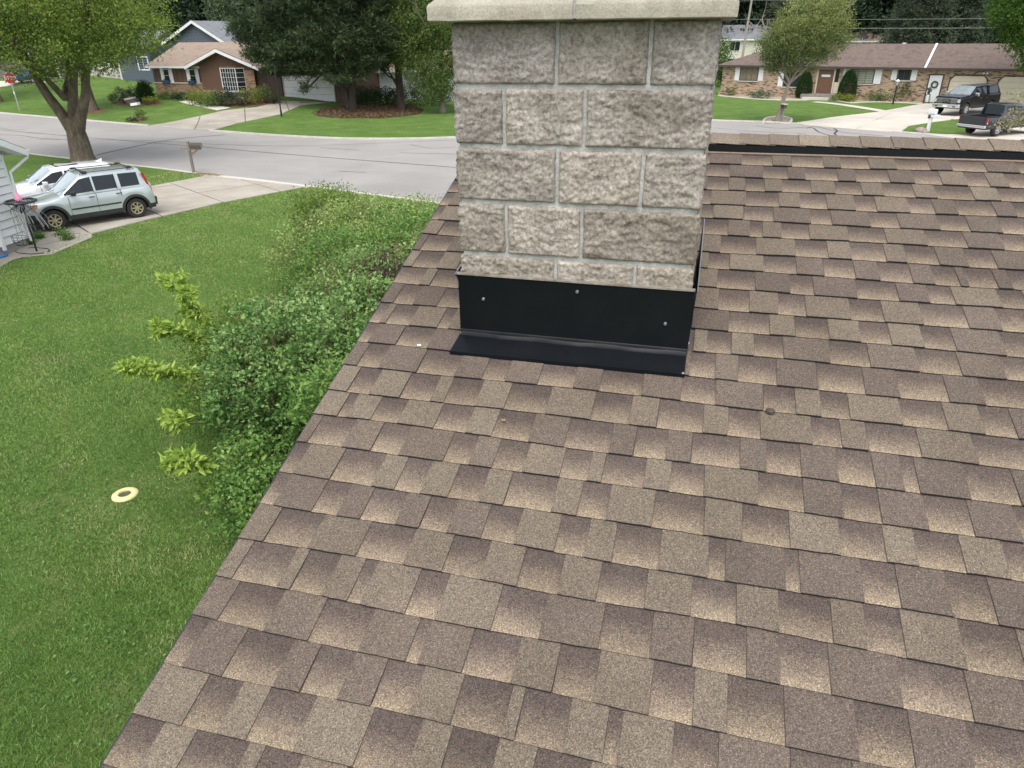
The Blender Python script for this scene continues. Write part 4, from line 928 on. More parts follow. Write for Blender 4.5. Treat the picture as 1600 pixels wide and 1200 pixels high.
mid = rr_+Vector((-hd.y, hd.x, 0))*.80; place(nis, mid+hd*(5.2/2-(5.2-.85-3.2)), hd.x, hd.y, .04)

# ------------------------------------------------------------ buildings
class Wall:
    """a house frame: local x runs along the front wall from pixel A to pixel B, y goes back into the house, z up"""
    def __init__(s, A, B, name, label, z=None, cat='house'):
        a = at(*A) if not isinstance(A, Vector) else A; b = at(*B) if not isinstance(B, Vector) else B
        z0 = a.z if z is None else z; s.z0 = z0; s.a = a.copy(); s.a.z = z0; d = b-a; d.z = 0; s.len = d.length; s.u = d.normalized(); s.n = Vector((-s.u.y, s.u.x, 0))
        s.o = empty(name, s.a, math.atan2(s.u.y, s.u.x), label, cat)
    def q(s, px, py, off=0):
        v = ray(px, py); n = np.array(s.n); t = ((np.array(s.a)+n*off-EYE)@n)/(v@n); P = EYE+v*t-np.array(s.a)
        return float(P@np.array(s.u)), float(P[2])
    def rect(s, x0, y0, x1, y1, off=0):
        a = s.q(x0, y0, off); b = s.q(x1, y1, off); return a[0], b[0], b[1], a[1]    # u0,u1,z0,z1
def brick_mat(name, c1, c2, dark, mort, darkp=.24):
    m = bpy.data.materials.new(name); N, L, b = nodes(m); b.inputs['Roughness'].default_value = .9
    tc = N.new('ShaderNodeTexCoord'); sp = N.new('ShaderNodeSeparateXYZ'); L.new(tc.outputs['Object'], sp.inputs[0]); ad = N.new('ShaderNodeMath'); L.new(sp.outputs[0], ad.inputs[0]); L.new(sp.outputs[1], ad.inputs[1])
    cb = N.new('ShaderNodeCombineXYZ'); L.new(ad.outputs[0], cb.inputs[0]); L.new(sp.outputs[2], cb.inputs[1])
    br = N.new('ShaderNodeTexBrick'); L.new(cb.outputs[0], br.inputs['Vector']); br.inputs['Scale'].default_value = 1; br.inputs['Brick Width'].default_value = .29; br.inputs['Row Height'].default_value = .085; br.inputs['Mortar Size'].default_value = .010
    br.inputs['Color1'].default_value = (0, 0, 0, 1); br.inputs['Color2'].default_value = (1, 1, 1, 1); br.inputs['Mortar'].default_value = (.5, .5, .5, 1); br.inputs['Mortar Smooth'].default_value = 0
    r = N.new('ShaderNodeValToRGB'); r.color_ramp.interpolation = 'CONSTANT'; L.new(br.outputs['Color'], r.inputs[0])
    st = [(0, dark), (darkp, c1), (.55, c2), (.8, tuple(x*1.12 for x in c2))]
    while len(r.color_ramp.elements) < 4: r.color_ramp.elements.new(.5)
    for e, (p, c) in zip(r.color_ramp.elements, st): e.position = p; e.color = (*c, 1)
    mx = N.new('ShaderNodeMix'); mx.data_type = 'RGBA'; L.new(br.outputs['Fac'], mx.inputs[0]); L.new(r.outputs[0], mx.inputs[6]); mx.inputs[7].default_value = (*mort, 1); L.new(mx.outputs[2], b.inputs['Base Color'])
    bp = N.new('ShaderNodeBump'); bp.inputs['Distance'].default_value = .01; bp.invert = True; L.new(br.outputs['Fac'], bp.inputs['Height']); L.new(bp.outputs[0], b.inputs['Normal'])
    return m
def roof_mat(name, c1, c2, c3): return mat(name, c1, c2, 5, .95, c3=c3, fscale=40, famt=.28, bump=.01, bscale=30)
m_rRoof = roof_mat('brown_asphalt_roof', (.125, .092, .078), (.17, .128, .105), (.10, .075, .066))
m_tRoof = roof_mat('tan_asphalt_roof', (.255, .195, .150), (.315, .245, .19), (.225, .17, .13))
m_gRoof = roof_mat('grey_asphalt_roof', (.17, .175, .19), (.21, .215, .23), (.15, .15, .165))
m_bTan = brick_mat('tan_brick', (.34, .235, .15), (.43, .315, .21), (.085, .052, .040), (.38, .32, .25))
m_bBrn = brick_mat('rust_brick', (.27, .155, .085), (.36, .22, .13), (.14, .085, .05), (.30, .25, .19), .18)
m_dark = mat('dark_brown_trim', (.045, .034, .032), (.06, .046, .042), 6, .6)
m_brn = mat('brown_siding', (.105, .058, .038), (.125, .07, .046), 3, .75, bump=.01, bscale=8, stretch=(8, 8, .3))
m_brnD = mat('dark_brown_panel', (.055, .032, .024), (.07, .042, .03), 3, .7)
def siding_mat(name, c, step=.11):
    m = bpy.data.materials.new(name); N, L, b = nodes(m); b.inputs['Roughness'].default_value = .6; b.inputs['Base Color'].default_value = (*c, 1)
    return m
m_blueS = siding_mat('slate_blue_siding', (.085, .105, .135)); m_wSid = siding_mat('white_siding', (.66, .68, .70)); m_creamS = siding_mat('cream_siding', (.60, .57, .47))
m_rockS = mat('step_stone', (.24, .21, .19), (.18, .16, .145), 5, .9)
m_door = mat('brown_door', (.12, .06, .035), (.16, .08, .045), 4, .5)
def siding(parent, pts_fn, u0, u1, z0, z1, y, m, step=.2, th=.02, name='siding_board', single=True):
    """lapped boards on the plane y; pts_fn clips the ends (z -> (u0,u1))"""
    z = z0; big = MB()
    while z < z1-.02:
        zt_ = min(z+step, z1); a0, a1 = pts_fn(z) if pts_fn else (u0, u1); b0, b1 = pts_fn(zt_) if pts_fn else (u0, u1)
        if a1-a0 > .1:
            t = MB() if single else big
            t.add([(a0, y-th, z), (a1, y-th, z), (b1, y-.003, zt_+.004), (b0, y-.003, zt_+.004), (a0, y+.01, z), (a1, y+.01, z)], [(0, 1, 2, 3), (0, 4, 5, 1), (0, 3, 4), (1, 5, 2)])
            if single: t.build(name, m, parent)
        z += step
    if not single: big.build(name, m, parent)
def window(p, u0, u1, z0, z1, nx=1, nz=1, fm=None, gm=None, y=0.0, fw=.07, mw=.035, sill=None):
    fm = fm or m_white; gm = gm or m_glassT; f = MB()
    f.box(u0, u1, y-.05, y+.02, z1-fw, z1); f.box(u0, u1, y-.05, y+.02, z0, z0+fw); f.box(u0, u0+fw, y-.05, y+.02, z0+fw, z1-fw); f.box(u1-fw, u1, y-.05, y+.02, z0+fw, z1-fw)
    W_, H_ = (u1-u0-2*fw)/nx, (z1-z0-2*fw)/nz
    for k in range(1, nx): f.box(u0+fw+W_*k-mw/2, u0+fw+W_*k+mw/2, y-.04, y+.015, z0+fw, z1-fw)
    for k in range(1, nz): f.box(u0+fw, u1-fw, y-.037, y+.012, z0+fw+H_*k-mw/3, z0+fw+H_*k+mw/3)
    w_ = f.build('window', fm, p)
    for k in range(nx): a = MB(); a.box(u0+fw+W_*k+mw/2, u0+fw+W_*(k+1)-mw/2, y-.012, y+.01, z0+fw, z1-fw); a.build('pane', gm, w_)
    if sill: MB().box(u0-.08, u1+.08, y-.10, y+.02, z0-.09, z0-.005).build('sill', sill, w_)
    return w_
def shutter(p, u0, u1, z0, z1, m, y=0.0):
    s = MB(); s.box(u0, u1, y-.045, y+.0, z0, z1)
    n = max(4, int((z1-z0)/.14))
    for k in range(n): zz = z0+.05+(z1-z0-.1)*k/n; s.box(u0+.05, u1-.05, y-.06, y-.045, zz, zz+(z1-z0-.1)/n*.55)
    return s.build('shutter', m, p)
def gable(p, u0, u1, y0, y1, ze, zr, roofm, wallm, oh=.45, end=.35, base=-.3, fm=None, hipL=0, hipR=0, th=.16, wall=True, wname='wall'):
    """ridge along x"""
    ym = (y0+y1)/2; k = (zr-ze)/(ym-y0+oh); b = MB()
    a, c = u0-end, u1+end; f0, f1 = y0-oh, y1+oh
    V = [(a, f0, ze), (c, f0, ze), (c-hipR, ym, zr), (a+hipL, ym, zr), (a, f1, ze), (c, f1, ze)]
    T = [(x, y, z-th) for x, y, z in V]
    b.add(V+T, [(0, 1, 2, 3), (3, 2, 5, 4), (0, 3, 4), (1, 5, 2), (6, 9, 8, 7), (9, 10, 11, 8), (6, 10, 9), (7, 8, 11), (0, 6, 7, 1), (4, 5, 11, 10), (0, 4, 10, 6), (1, 7, 11, 5)] if hipL or hipR else
          [(0, 1, 2, 3), (3, 2, 5, 4), (6, 9, 8, 7), (9, 10, 11, 8), (0, 6, 7, 1), (4, 5, 11, 10), (0, 3, 9, 6), (3, 4, 10, 9), (1, 7, 8, 2), (2, 8, 11, 5)])
    r_o = b.build('roof', roofm, p)
    if fm:
        MB().box(a-.005, c+.005, f0-.03, f0-.004, ze-th-.03, ze-.01).build('fascia', fm, p)
        MB().box(a, c, f0-.004, y0, ze-th-.03, ze-th-.012).build('soffit', fm, p)
    if wall:
        zt_ = lambda y: ze+(min(y, 2*ym-y)-f0)*k-th-.02
        hz = zt_(y0) if (hipL or hipR) else None
        P5 = [(y0, base), (y1, base), (y1, zt_(y1)), (ym, zt_(ym)), (y0, zt_(y0))] if not hz else [(y0, base), (y1, base), (y1, hz), (ym, hz+.001), (y0, hz)]
        w_ = MB(); w_.add([(u0, y, z) for y, z in P5]+[(u1, y, z) for y, z in P5], [(0, 1, 2, 3, 4), (9, 8, 7, 6, 5)]+[(q, q+5, (q+1) % 5+5, (q+1) % 5) for q in range(5)])
        w_.build(wname, wallm, p)
    return r_o
# --- brick ranch, right
H = Wall((1125, 148), (1470, 160.5), 'brick_house', 'long tan brick ranch house with brown roof and two cream garage doors', 0.0); p = H.o
E1 = 44.0
gable(p, 0, E1, 0, 8.6, 2.86, 4.72, m_rRoof, m_bTan, .5, .45, fm=m_dark, hipL=5.0)
sx, sz = H.q(1447, 104); MB().slab([(sx-.09, -.52, 2.88), (sx+.09, -.52, 2.88), (sx+.09, 4.3, 4.76), (sx-.09, 4.3, 4.76)], (0, -.36, .93), .05).build('rake_flashing', m_white, p)
def W(x0, y0, x1, y1, **k): u0, u1, z0, z1 = H.rect(x0, y0, x1, y1); return window(p, u0, u1, z0, z1, **k), (u0, u1, z0, z1)
_, w1 = W(1157.5, 104, 1183.5, 126.5, nx=3, fm=m_dark, gm=mat('curtain_behind_glass', (.16, .13, .10), (.24, .19, .14), 3, .15, coat=.5), sill=m_kerb)
_, w2 = W(1226, 112, 1248, 136, nx=2, fm=m_dark, sill=m_kerb)
_, w3 = W(1330, 107, 1363.5, 131, nx=3, nz=6, fm=m_dark, gm=mat('blind_behind_glass', (.26, .29, .22), (.34, .36, .28), 3, .2, coat=.5), sill=m_kerb)
_, w4 = W(1404, 108, 1421.5, 125.6, nx=2, fm=m_dark, sill=m_kerb)
for w_, s_l in ((w1, .5), (w2, .5), (w3, .62), (w4, .48)):
    shutter(p, w_[0]-s_l, w_[0]-.02, w_[2], w_[3], m_white); shutter(p, w_[1]+.02, w_[1]+s_l, w_[2], w_[3], m_white)
u0, u1, z0, z1 = H.rect(1280.5, 108, 1298, 146); d = MB(); d.box(u0-.12, u0, -.08, 0, z0, z1+.1); d.box(u1, u1+.12, -.08, 0, z0, z1+.1); d.box(u0, u1, -.08, 0, z1, z1+.1); d.build('door_frame', m_cream, p)
dr = MB().box(u0, u1, -.045, 0, z0, z1).build('door', m_door, p); MB().box(u0+.3, u1-.3, -.055, -.045, z0+1.45, z0+1.65).build('door_panel', m_white, dr)
MB().box(u1+.16, u1+.45, -.05, 0, z0, z1+.05).build('sidelight', m_glass, p)
MB().box(u1+.16, u1+.6, -.06, -.05, z0-.0, z0+1.0).build('side_panel', m_cream, p)
st = MB().box(u0-1.0, u1+1.0, -1.5, -.02, -.1, z0-.02).build('step', m_rockS, p); MB().box(u0-.7, u1+.3, -2.2, -1.5, -.1, (z0)*.42).build('step', m_concL, p)
u0, u1, z0, z1 = H.rect(1454, 117.5, 1462.8, 160.5); u1 = u0+1.0; z0 = .03; mb = MB(); mb.box(u0-.1, u0, -.06, 0, 0, z1+.1); mb.box(u1, u1+.1, -.06, 0, 0, z1+.1); mb.box(u0, u1, -.06, 0, z1, z1+.1); mb.build('door_frame', m_dark, p)
dd = MB().box(u0, u1, -.04, 0, z0, z1).build('door', m_white, p); mb = MB(); cx = (u0+u1)/2; mb.tube([(cx+.24*math.cos(t), -.10, z1-.75+.24*math.sin(t)) for t in np.linspace(0, 2*math.pi, 17)], .075, 6); m_wr = mat('wreath_leaves', (.04, .07, .04), (.09, .11, .07), 12, .9)
o = mb.build('door_wreath', m_wr); o.matrix_world = Matrix.Translation(H.a) @ Matrix.Rotation(math.atan2(H.u.y, H.u.x), 4, 'Z'); tag(o, 'round green wreath hanging on the white side door', 'wreath')
gu = H.q(1483, 118)[0]
for q in range(2):
    a = gu+q*3.75+(.1 if q == 0 else 0); b_ = a+2.95; zt_ = 2.35; ch = .38; po = [(a, 0), (a, zt_-ch), (a+ch, zt_), (b_-ch, zt_), (b_, zt_-ch), (b_, 0)]
    pi_ = [(a+.09, 0), (a+.09, zt_-ch-.04), (a+ch+.04, zt_-.09), (b_-ch-.04, zt_-.09), (b_-.09, zt_-ch-.04), (b_-.09, 0)]
    mb = MB(); 
    for k in range(5): mb.add([(po[k][0], -.07, po[k][1]), (po[k+1][0], -.07, po[k+1][1]), (pi_[k+1][0], -.07, pi_[k+1][1]), (pi_[k][0], -.07, pi_[k][1]), (po[k][0], 0, po[k][1]), (po[k+1][0], 0, po[k+1][1]), (pi_[k+1][0], 0, pi_[k+1][1]), (pi_[k][0], 0, pi_[k][1])], [(0, 3, 2, 1), (0, 1, 5, 4), (3, 7, 6, 2)])
    mb.build('door_frame', m_dark, p)
    g_ = empty('garage_door'); g_.parent = p
    for k in range(5):
        za, zb_ = k*.445+.01, min((k+1)*.445-.01, zt_-.09); i0 = 0 if zb_ < zt_-ch else ch*(zb_-(zt_-ch))/ch
        MB().add([(a+.09, -.04, za), (b_-.09, -.04, za), (b_-.09-i0, -.04, zb_), (a+.09+i0, -.04, zb_), (a+.09, 0, za), (b_-.09, 0, za), (b_-.09-i0, 0, zb_), (a+.09+i0, 0, zb_)], [(0, 1, 2, 3), (0, 4, 5, 1), (3, 2, 6, 7), (0, 3, 7, 4), (1, 5, 6, 2)]).build('door_panel', m_cream, g_)
fx = H.q(1540, 114.5)
for dx in (-.12, .15): mb = MB(); mb.lathe([(.02, 0), (.07, -.03), (.08, -.14), (0, -.14)], 10, (fx[0]+dx, -.05, fx[1]), 'y'); mb.build('flood_light', m_white, p)
def on(Hh, o_): o_.matrix_world = Matrix.Translation(Hh.a) @ Matrix.Rotation(math.atan2(Hh.u.y, Hh.u.x), 4, 'Z') @ o_.matrix_world; return o_
# plant stand by the side door
ps = empty('plant_stand', label='small dark stand with a potted plant beside the white side door', cat='plant stand'); ps.location = at(1447, 162) 
for sx_, sy_ in ((-.15, -.12), (.15, -.12), (-.15, .12), (.15, .12)): MB().bar((sx_*1.3, sy_, 0), (sx_, sy_, .75), .03).build('leg', m_black, ps)
MB().box(-.2, .2, -.15, .15, .75, .78).build('shelf', m_black, ps)
mb = MB(); mb.lathe([(.09, .78), (.14, 1.0), (.12, 1.0)], 10); mb.build('pot', m_dark, ps)
P_, D_, T_ = blob_points([(0, 0, 1.15, .22, .2, .18)], 20, 10, .05); leaves('foliage', P_, .09, leafmat('pot_leaf', [(.02, .05, .02), (.06, .12, .05), (.10, .16, .07)]), .5+T_*.2, parent=ps)
# satellite dish on its roof
sdp = empty('satellite_dish', label='grey satellite dish on a mast above the brown ranch roof', cat='satellite dish'); sdp.location = H.a+H.u*H.q(1332, 68)[0]+H.n*4.3+Vector((0, 0, 4.68))
MB().tube([(0, 0, 0), (0, 0, .55)], .03, 6).build('mast', m_silver, sdp)
mb = MB(); mb.lathe([(.36, -.02), (.2, .05), (0, .08), (0, .06), (.2, .03), (.36, -.04)], 18, axis='y'); o = mb.build('dish', mat('dish_grey', (.09, .09, .10), rough=.5), sdp, smooth=True); o.location = (0, -.05, .72); o.rotation_euler = (R(25), 0, R(-20))
# roof vents
for px_ in (1402,): mb = MB(); u_ = H.q(px_, 66)[0]; mb.box(u_-.14, u_+.14, 4.3, 4.6, 4.5, 4.80); mb.build('roof_vent', m_white, p)

# --- brown house with gable wing, left
H = Wall((241, 150), (520, 161), 'brown_house', 'low brown and brick house with gabled wing, bay window and tan roof'); p = H.o; B = H
ln = H.len; ue = H.q(296, 102)[0]; uw = H.q(314, 120)[0]; ur = H.q(395, 104)[0]; pk = H.q(337.4, 77, -.6); ug = H.q(438, 130)[0]; ug1 = H.q(517.5, 160)[0]
gable(p, 0, ug1+.9, .6, 9.6, 2.62, 4.55, m_tRoof, m_brn, .45, .5, fm=m_white)
zs_ = 1.12
# lower brick band and panels on the main wall
MB().box(-.02, uw, .42, .6, -.4, zs_).build('brick_base', m_bBrn, p); MB().box(-.05, uw, .36, .6, zs_, zs_+.07).build('ledge', m_concL, p)
def WR(x0, y0, x1, y1, off=.6): return H.rect(x0, y0, x1, y1, off)
for (x0, y0, x1, y1), nm in (((254, 104.5, 267, 124), 'w'), ((294.6, 105, 308, 125), 'w')):
    u0, u1, z0, z1 = WR(x0, y0, x1, y1); z0 = zs_+.12; z1 = 2.32; window(p, u0, u1, z0, z1, nx=1, nz=2, fm=m_white, gm=m_glass, y=.56, fw=.04, mw=.03)
    sw = .36; shutter(p, u0-sw, u0-.02, z0-.05, z1+.05, m_white, .58); shutter(p, u1+.02, u1+sw, z0-.05, z1+.05, m_white, .58)
    bx = empty('window_box', label='blue planter box under the %s window of the brown house' % ('left shuttered' if x0 < 280 else 'right shuttered'), cat='planter', group='blue window boxes'); bx.location = H.a+H.u*((u0+u1)/2)+H.n*.36+Vector((0, 0, z0)); bx.rotation_euler = H.o.rotation_euler
    MB().box(-.38, .38, -.18, .12, -.12, .14).build('box', mat('blue_plastic', (.02, .05, .13), rough=.5), bx); P_, D_, T_ = blob_points([(0, -.03, .18, .36, .14, .10)], 12, 8, .04); leaves('foliage', P_, .08, leafmat('box_leaf', [(.02, .03, .03), (.05, .09, .04)]), .5+T_*.2, parent=bx)
for k in range(10): u_ = .15+k*(uw-.3)/9; MB().box(u_-.02, u_+.02, .575, .6, zs_+.07, 2.42).build('batten', m_brnD, p)
# gabled wing
wp = ur-uw; um = pk[0]; half = max(um-ue, 2.2); ze_ = 2.60; zr_w = min(max(pk[1], 3.6), 4.3)
b = MB(); V = [(um-half, -.7, ze_), (um, -.7, zr_w), (um+half*1.12, -.7, ze_-.06), (um-half, 5.2, ze_), (um, 5.2, zr_w), (um+half*1.12, 5.2, ze_-.06)]; T = [(x, y, z-.17) for x, y, z in V]
b.add(V+T, [(0, 1, 4, 3), (1, 2, 5, 4), (6, 9, 10, 7), (7, 10, 11, 8), (0, 6, 7, 1), (1, 7, 8, 2), (0, 3, 9, 6), (2, 8, 11, 5)]); b.build('wing_roof', m_tRoof, p)
for (q0, q1) in ((V[0], V[1]), (V[1], V[2])): MB().slab([(q0[0], -.73, q0[2]+.03), (q1[0], -.73, q1[2]+.03), (q1[0], -.73, q1[2]-.24), (q0[0], -.73, q0[2]-.24)], (0, -1, 0), .03).build('rake_board', m_white, p); MB().slab([(q0[0], -.72, q0[2]+.07), (q1[0], -.72, q1[2]+.07), (q1[0], -.72, q1[2]+.03), (q0[0], -.72, q0[2]+.03)], (0, -1, 0), .05).build('rake_edge', m_dark, p)
kx = (zr_w-ze_)/half
b = MB(); zz = lambda u: zr_w-abs(u-um)*kx-.19; P5 = [(uw, -.4), (ur, -.4), (ur, zz(ur)), (um, zz(um)), (uw, zz(uw))]
b.add([(u, 0, z) for u, z in P5]+[(u, 5, z) for u, z in P5], [(0, 1, 2, 3, 4), (9, 8, 7, 6, 5)]+[(k, k+5, (k+1) % 5+5, (k+1) % 5) for k in range(5)]); b.build('wing_wall', m_brn, p)
MB().add([(uw+.02, -.05, -.4), (ur+.04, -.05, -.4), (ur+.04, -.05, 2.3), (ur-1.0, -.05, 2.3), (ur-1.0, -.05, .62), (uw+.02, -.05, .62)]+[(uw+.02, .0, -.4), (ur+.04, .0, -.4), (ur+.04, .0, 2.3), (ur-1.0, .0, 2.3), (ur-1.0, .0, .62), (uw+.02, .0, .62)], [(0, 1, 2, 3, 4, 5)]+[(k, k+6, (k+1) % 6+6, (k+1) % 6) for k in range(6)]).build('brick_face', m_bBrn, p)
u0, u1, z0, z1 = H.rect(343, 106, 379, 142); z0 = max(z0, .5); z1 = min(z1, 2.5); bay = empty('bay_window'); bay.parent = p
dp = .55; a1 = u0+.5
def pane_grid(A, Bp, nx, nz):
    A = Vector(A); Bp = Vector(Bp); L_ = (Bp-A); nn = Vector((L_.y, -L_.x, 0)).normalized(); f = MB(); hgt = z1-z0
    for k in range(nx+1): q = A+L_*k/nx; w__ = .07 if k in (0, nx) else .022; f.bar(q+Vector((0, 0, 0)), q+Vector((0, 0, hgt)), w__*.8, .05, up=tuple(nn))
    for k in range(nz+1): q = Vector((0, 0, hgt*k/nz)); f.bar(A+q, Bp+q, .05, .08 if k in (0, nz) else .022, up=(0, 0, 1))
    f.build('window_frame', m_white, bay); g = MB(); g.add([A-nn*.01, Bp-nn*.01, Bp-nn*.01+Vector((0, 0, hgt)), A-nn*.01+Vector((0, 0, hgt))], [(0, 1, 2, 3)]); g.build('pane', m_glassT, bay)
w3_ = (u1-a1)/3
pane_grid((u0, 0, z0), (a1, -dp, z0), 1, 5)
for k in range(3): pane_grid((a1+w3_*k, -dp, z0), (a1+w3_*(k+1), -dp, z0), 2, 5)
pane_grid((u1, -dp, z0), (u1+.5, 0, z0), 1, 5)
for za, zb_ in ((z0-.16, z0-.04), (z1+.04, z1+.14)): MB().prism([(u0-.06, .0), (a1-.04, -dp-.06), (u1+.04, -dp-.06), (u1+.56, .0)], za, zb_).build('bay_board', m_white if za < 1 else m_brn, bay)
# garage wall
MB().box(ur+.05, ug-.1, .3, .6, -.4, 2.45).build('garage_wall', m_brnD, p); g_ = empty('garage_door'); g_.parent = p
for k in range(4): MB().box(ug, ug1, .50, .57, k*.55-.15, (k+1)*.55-.17).build('door_panel', m_white, g_)
mb = MB(); mb.box(ug-.12, ug, .46, .6, -.2, 2.2); mb.box(ug1, ug1+.12, .46, .6, -.2, 2.2); mb.box(ug-.12, ug1+.12, .46, .6, 2.07, 2.2); mb.build('door_frame', m_white, p)
# --- white sided house right of the garage
A = at(556, 153.5)+Vector((0, 1.5, 0)); H2 = Wall(A, at(760, 158)+Vector((0, 1.5, 0)), 'white_house', 'white sided house half hidden behind the pines', .2); p = H2.o
gable(p, 0, 15, 0, 8, 2.7, 4.3, m_tRoof, m_wSid, .5, .4, fm=m_white)
siding(p, None, 0, 15, .3, 2.5, 0, m_wSid, .22, name='siding_board', th=.03)
# --- slate blue house behind
A = at(203, 128.5)+Vector((-1, 2.5, 0)); Bv = at(241, 130)+Vector((0, 2.5, 0)); H3 = Wall(A, A+(B.u*10), 'blue_house', 'slate blue sided house with white trimmed gables behind the brown house', A.z-.1); p = H3.o; H = H3
w_ = H3.q(351, 66)[0]; pu, pz = H3.q(303.7, 35.2); lu = H3.q(262, 66)[0]; he = H3.q(351, 66)[1]; hwid = (w_-lu)/2
sl_ = (pz-he)/(w_-pu); zw = 3.2; 
# front gable: ridge runs back from the camera
def fgable(p, u0, u1, zb_, zp, y0, y1, ew, wm, rm, boards=True, um=None, th=.18):
    um = (u0+u1)/2 if um is None else um
    b = MB(); kl = (zp-ew)/(um-u0); kr = (zp-ew)/(u1-um)
    b.add([(u0, y0, zb_), (u1, y0, zb_), (u1, y0, ew), (um, y0, zp), (u0, y0, ew), (u0, y1, zb_), (u1, y1, zb_), (u1, y1, ew), (um, y1, zp), (u0, y1, ew)], [(0, 1, 2, 3, 4), (9, 8, 7, 6, 5), (0, 5, 6, 1), (1, 6, 7, 2), (0, 4, 9, 5), (2, 7, 8, 3), (3, 8, 9, 4)]); b.build('wall', wm, p)
    if boards: siding(p, lambda z: (u0 if z < ew else u0+(z-ew)/kl, u1 if z < ew else u1-(z-ew)/kr), u0, u1, zb_, zp-.25, y0, wm, .30, th=.035)
    for q0, q1, s in ((u0-.5, um, 1), (u1+.5, um, -1)):
        za = ew-.5*(kl if s > 0 else kr); b = MB(); b.slab([(q0, y0-.45, za+th), (q1, y0-.45, zp+th), (q1, y1, zp+th), (q0, y1, za+th)] if s > 0 else [(q1, y0-.45, zp+th), (q0, y0-.45, za+th), (q0, y1, za+th), (q1, y1, zp+th)], (0, 0, 1), th-.02); b.build('roof', rm, p)
        b = MB(); b.slab([(q0, y0-.48, za+th+.02), (q1, y0-.48, zp+th+.02), (q1, y0-.48, zp-.08), (q0, y0-.48, za-.08)], (0, -1, 0), .04); b.build('rake_board', m_white, p)
fgable(p, lu, w_, -.5, pz, 0, 9, he, m_blueS, m_gRoof, um=pu)
u2 = H3.q(322, 45, 6)[0]; p2, z2_ = H3.q(322, 43, 6)
gable(p, p2-.5, p2+12, 6.2, 16, 4.6, z2_, m_gRoof, m_blueS, .5, .3, fm=m_white)
MB().slab([(p2-.9, 5.9, z2_-.1), (p2-.6, 5.9, z2_+.12), (w_+4.4, 1.0, he-1.2), (w_+4.1, 1.0, he-1.5)], (0, -1, 0), .06).build('rake_board', m_white, p)
# lower left blue wing and stone front
uL = H3.q(203, 110)[0]; uR = H3.q(240, 110)[0]
gable(p, uL, uR+1, -1.2, 5, 3.6, 5.2, m_gRoof, m_blueS, .4, .3, fm=m_white); siding(p, None, uL, uR+1, -.2, 3.3, -1.2, m_blueS, .24, th=.03)
u0, u1, z0, z1 = H3.rect(213, 88, 235, 110, -1.2); window(p, u0, u1, max(z0, .8), min(z1, 3.1), 2, 1, m_white, m_glassT, -1.2, .12)
uS = H3.q(150, 118)[0]
m_stoneW = brick_mat('pale_stone', (.42, .40, .37), (.52, .50, .47), (.33, .31, .29), (.46, .44, .42))
MB().box(uS-3, uL-.05, -1.0, -.2, -.4, 1.35).build('stone_front', m_stoneW, p); gable(p, uS-3, uL-.05, -.8, 5, 3.2, 4.8, m_gRoof, m_creamS, .5, .3, fm=m_white)
u0, u1, z0, z1 = H3.rect(171, 103, 188, 112.5, -.8); window(p, u0, u1, 1.35, 2.25, 2, 1, m_white, m_glassT, -.8, .1)
mb = MB(); mb.tube([(uL-.1, -1.25, 3.3), (uL-.1, -1.25, .3), (uL+.25, -1.5, 0)], .07, 6); mb.build('downspout', m_white, p)
# far left garage with blue car
A = at(-30, 122.5); Bv = at(110, 121); H4 = Wall(A, Bv, 'garage_building', 'dark open garage behind the blue car at the far left', A.z-.1, cat='garage'); p = H4.o; ug0, ug1_ = H4.q(57, 120)[0], H4.q(92, 120)[0]
gable(p, 0, 15, 0, 8, 3.6, 5.6, m_gRoof, mat('grey_brown_wall', (.16, .13, .12), rough=.9), .5, .4, fm=m_white)
MB().box(ug0, ug1_, -.03, .01, 0, 2.6).build('dark_opening_panel', m_rub, p);  # black panel on the wall paints the dark of the garage interior
for q in (ug0-.35, ug1_+.1, H4.q(34, 110)[0]): MB().box(q, q+.25, -.06, .01, 0, 3.2).build('white_post', m_white, p)
MB().box(ug0+.3, ug0+.85, -.5, -.05, .9, 1.9).build('red_tool_chest', m_redL, p)
# --- far right houses
def far_house(px, py, dist, yaw, w, d, zb, ze, zr, rm, wm, label, windows=()):
    P = deep(px, py, dist); e = empty('far_house', (P.x, P.y, 0), yaw, label, 'house'); gable(e, 0, w, 0, d, ze, zr, rm, wm, .5, .4, fm=m_white, base=-.5)
    for (a, b_, c, d_) in windows: window(e, a, b_, c, d_, 2, 1, m_white, m_glassT, 0, .1)
    return e
far_house(1085, 80, 112, R(-16), 11, 8, 0, 4.9, 6.9, m_gRoof, m_creamS, 'cream sided two storey house with grey roof behind the utility pole', [(5.5, 7.2, 3.2, 4.6), (1.5, 3, 3.2, 4.6), (5.5, 7.2, .8, 2.2)])
far_house(1290, 62, 106, R(-19), 17, 8, 0, 4.55, 6.6, m_tRoof, m_wSid, 'pale house with orange tan roof just behind the brick ranch', [(4, 5.6, 2.2, 3.6), (10, 12, 2.2, 3.6)])
far_house(1518, 62, 112, R(-25), 12, 8, 0, 4.9, 6.6, mat('pale_metal_roof', (.36, .40, .43), rough=.6), m_wSid, 'pale grey roofed house at the right behind the ranch roof', [(1.5, 3, 2.5, 4), (6, 8, 2.5, 4)])

# --- white neighbour house at the left edge
m_wSid2 = mat('white_lap_siding', (.74, .75, .76), (.70, .71, .72), 1.5, .5)
C0 = Vector((-20.18, 17.02, 0)); dW = (Vector((-20.02, 15.80, 0))-C0).normalized(); 
nh = empty('white_sided_house', C0, math.atan2(dW.y, dW.x), 'white lap sided house corner at the left edge beside the driveway', 'house'); p = nh   # local x runs from the corner towards the camera, local y away from the wall
inn = -1 if True else 1
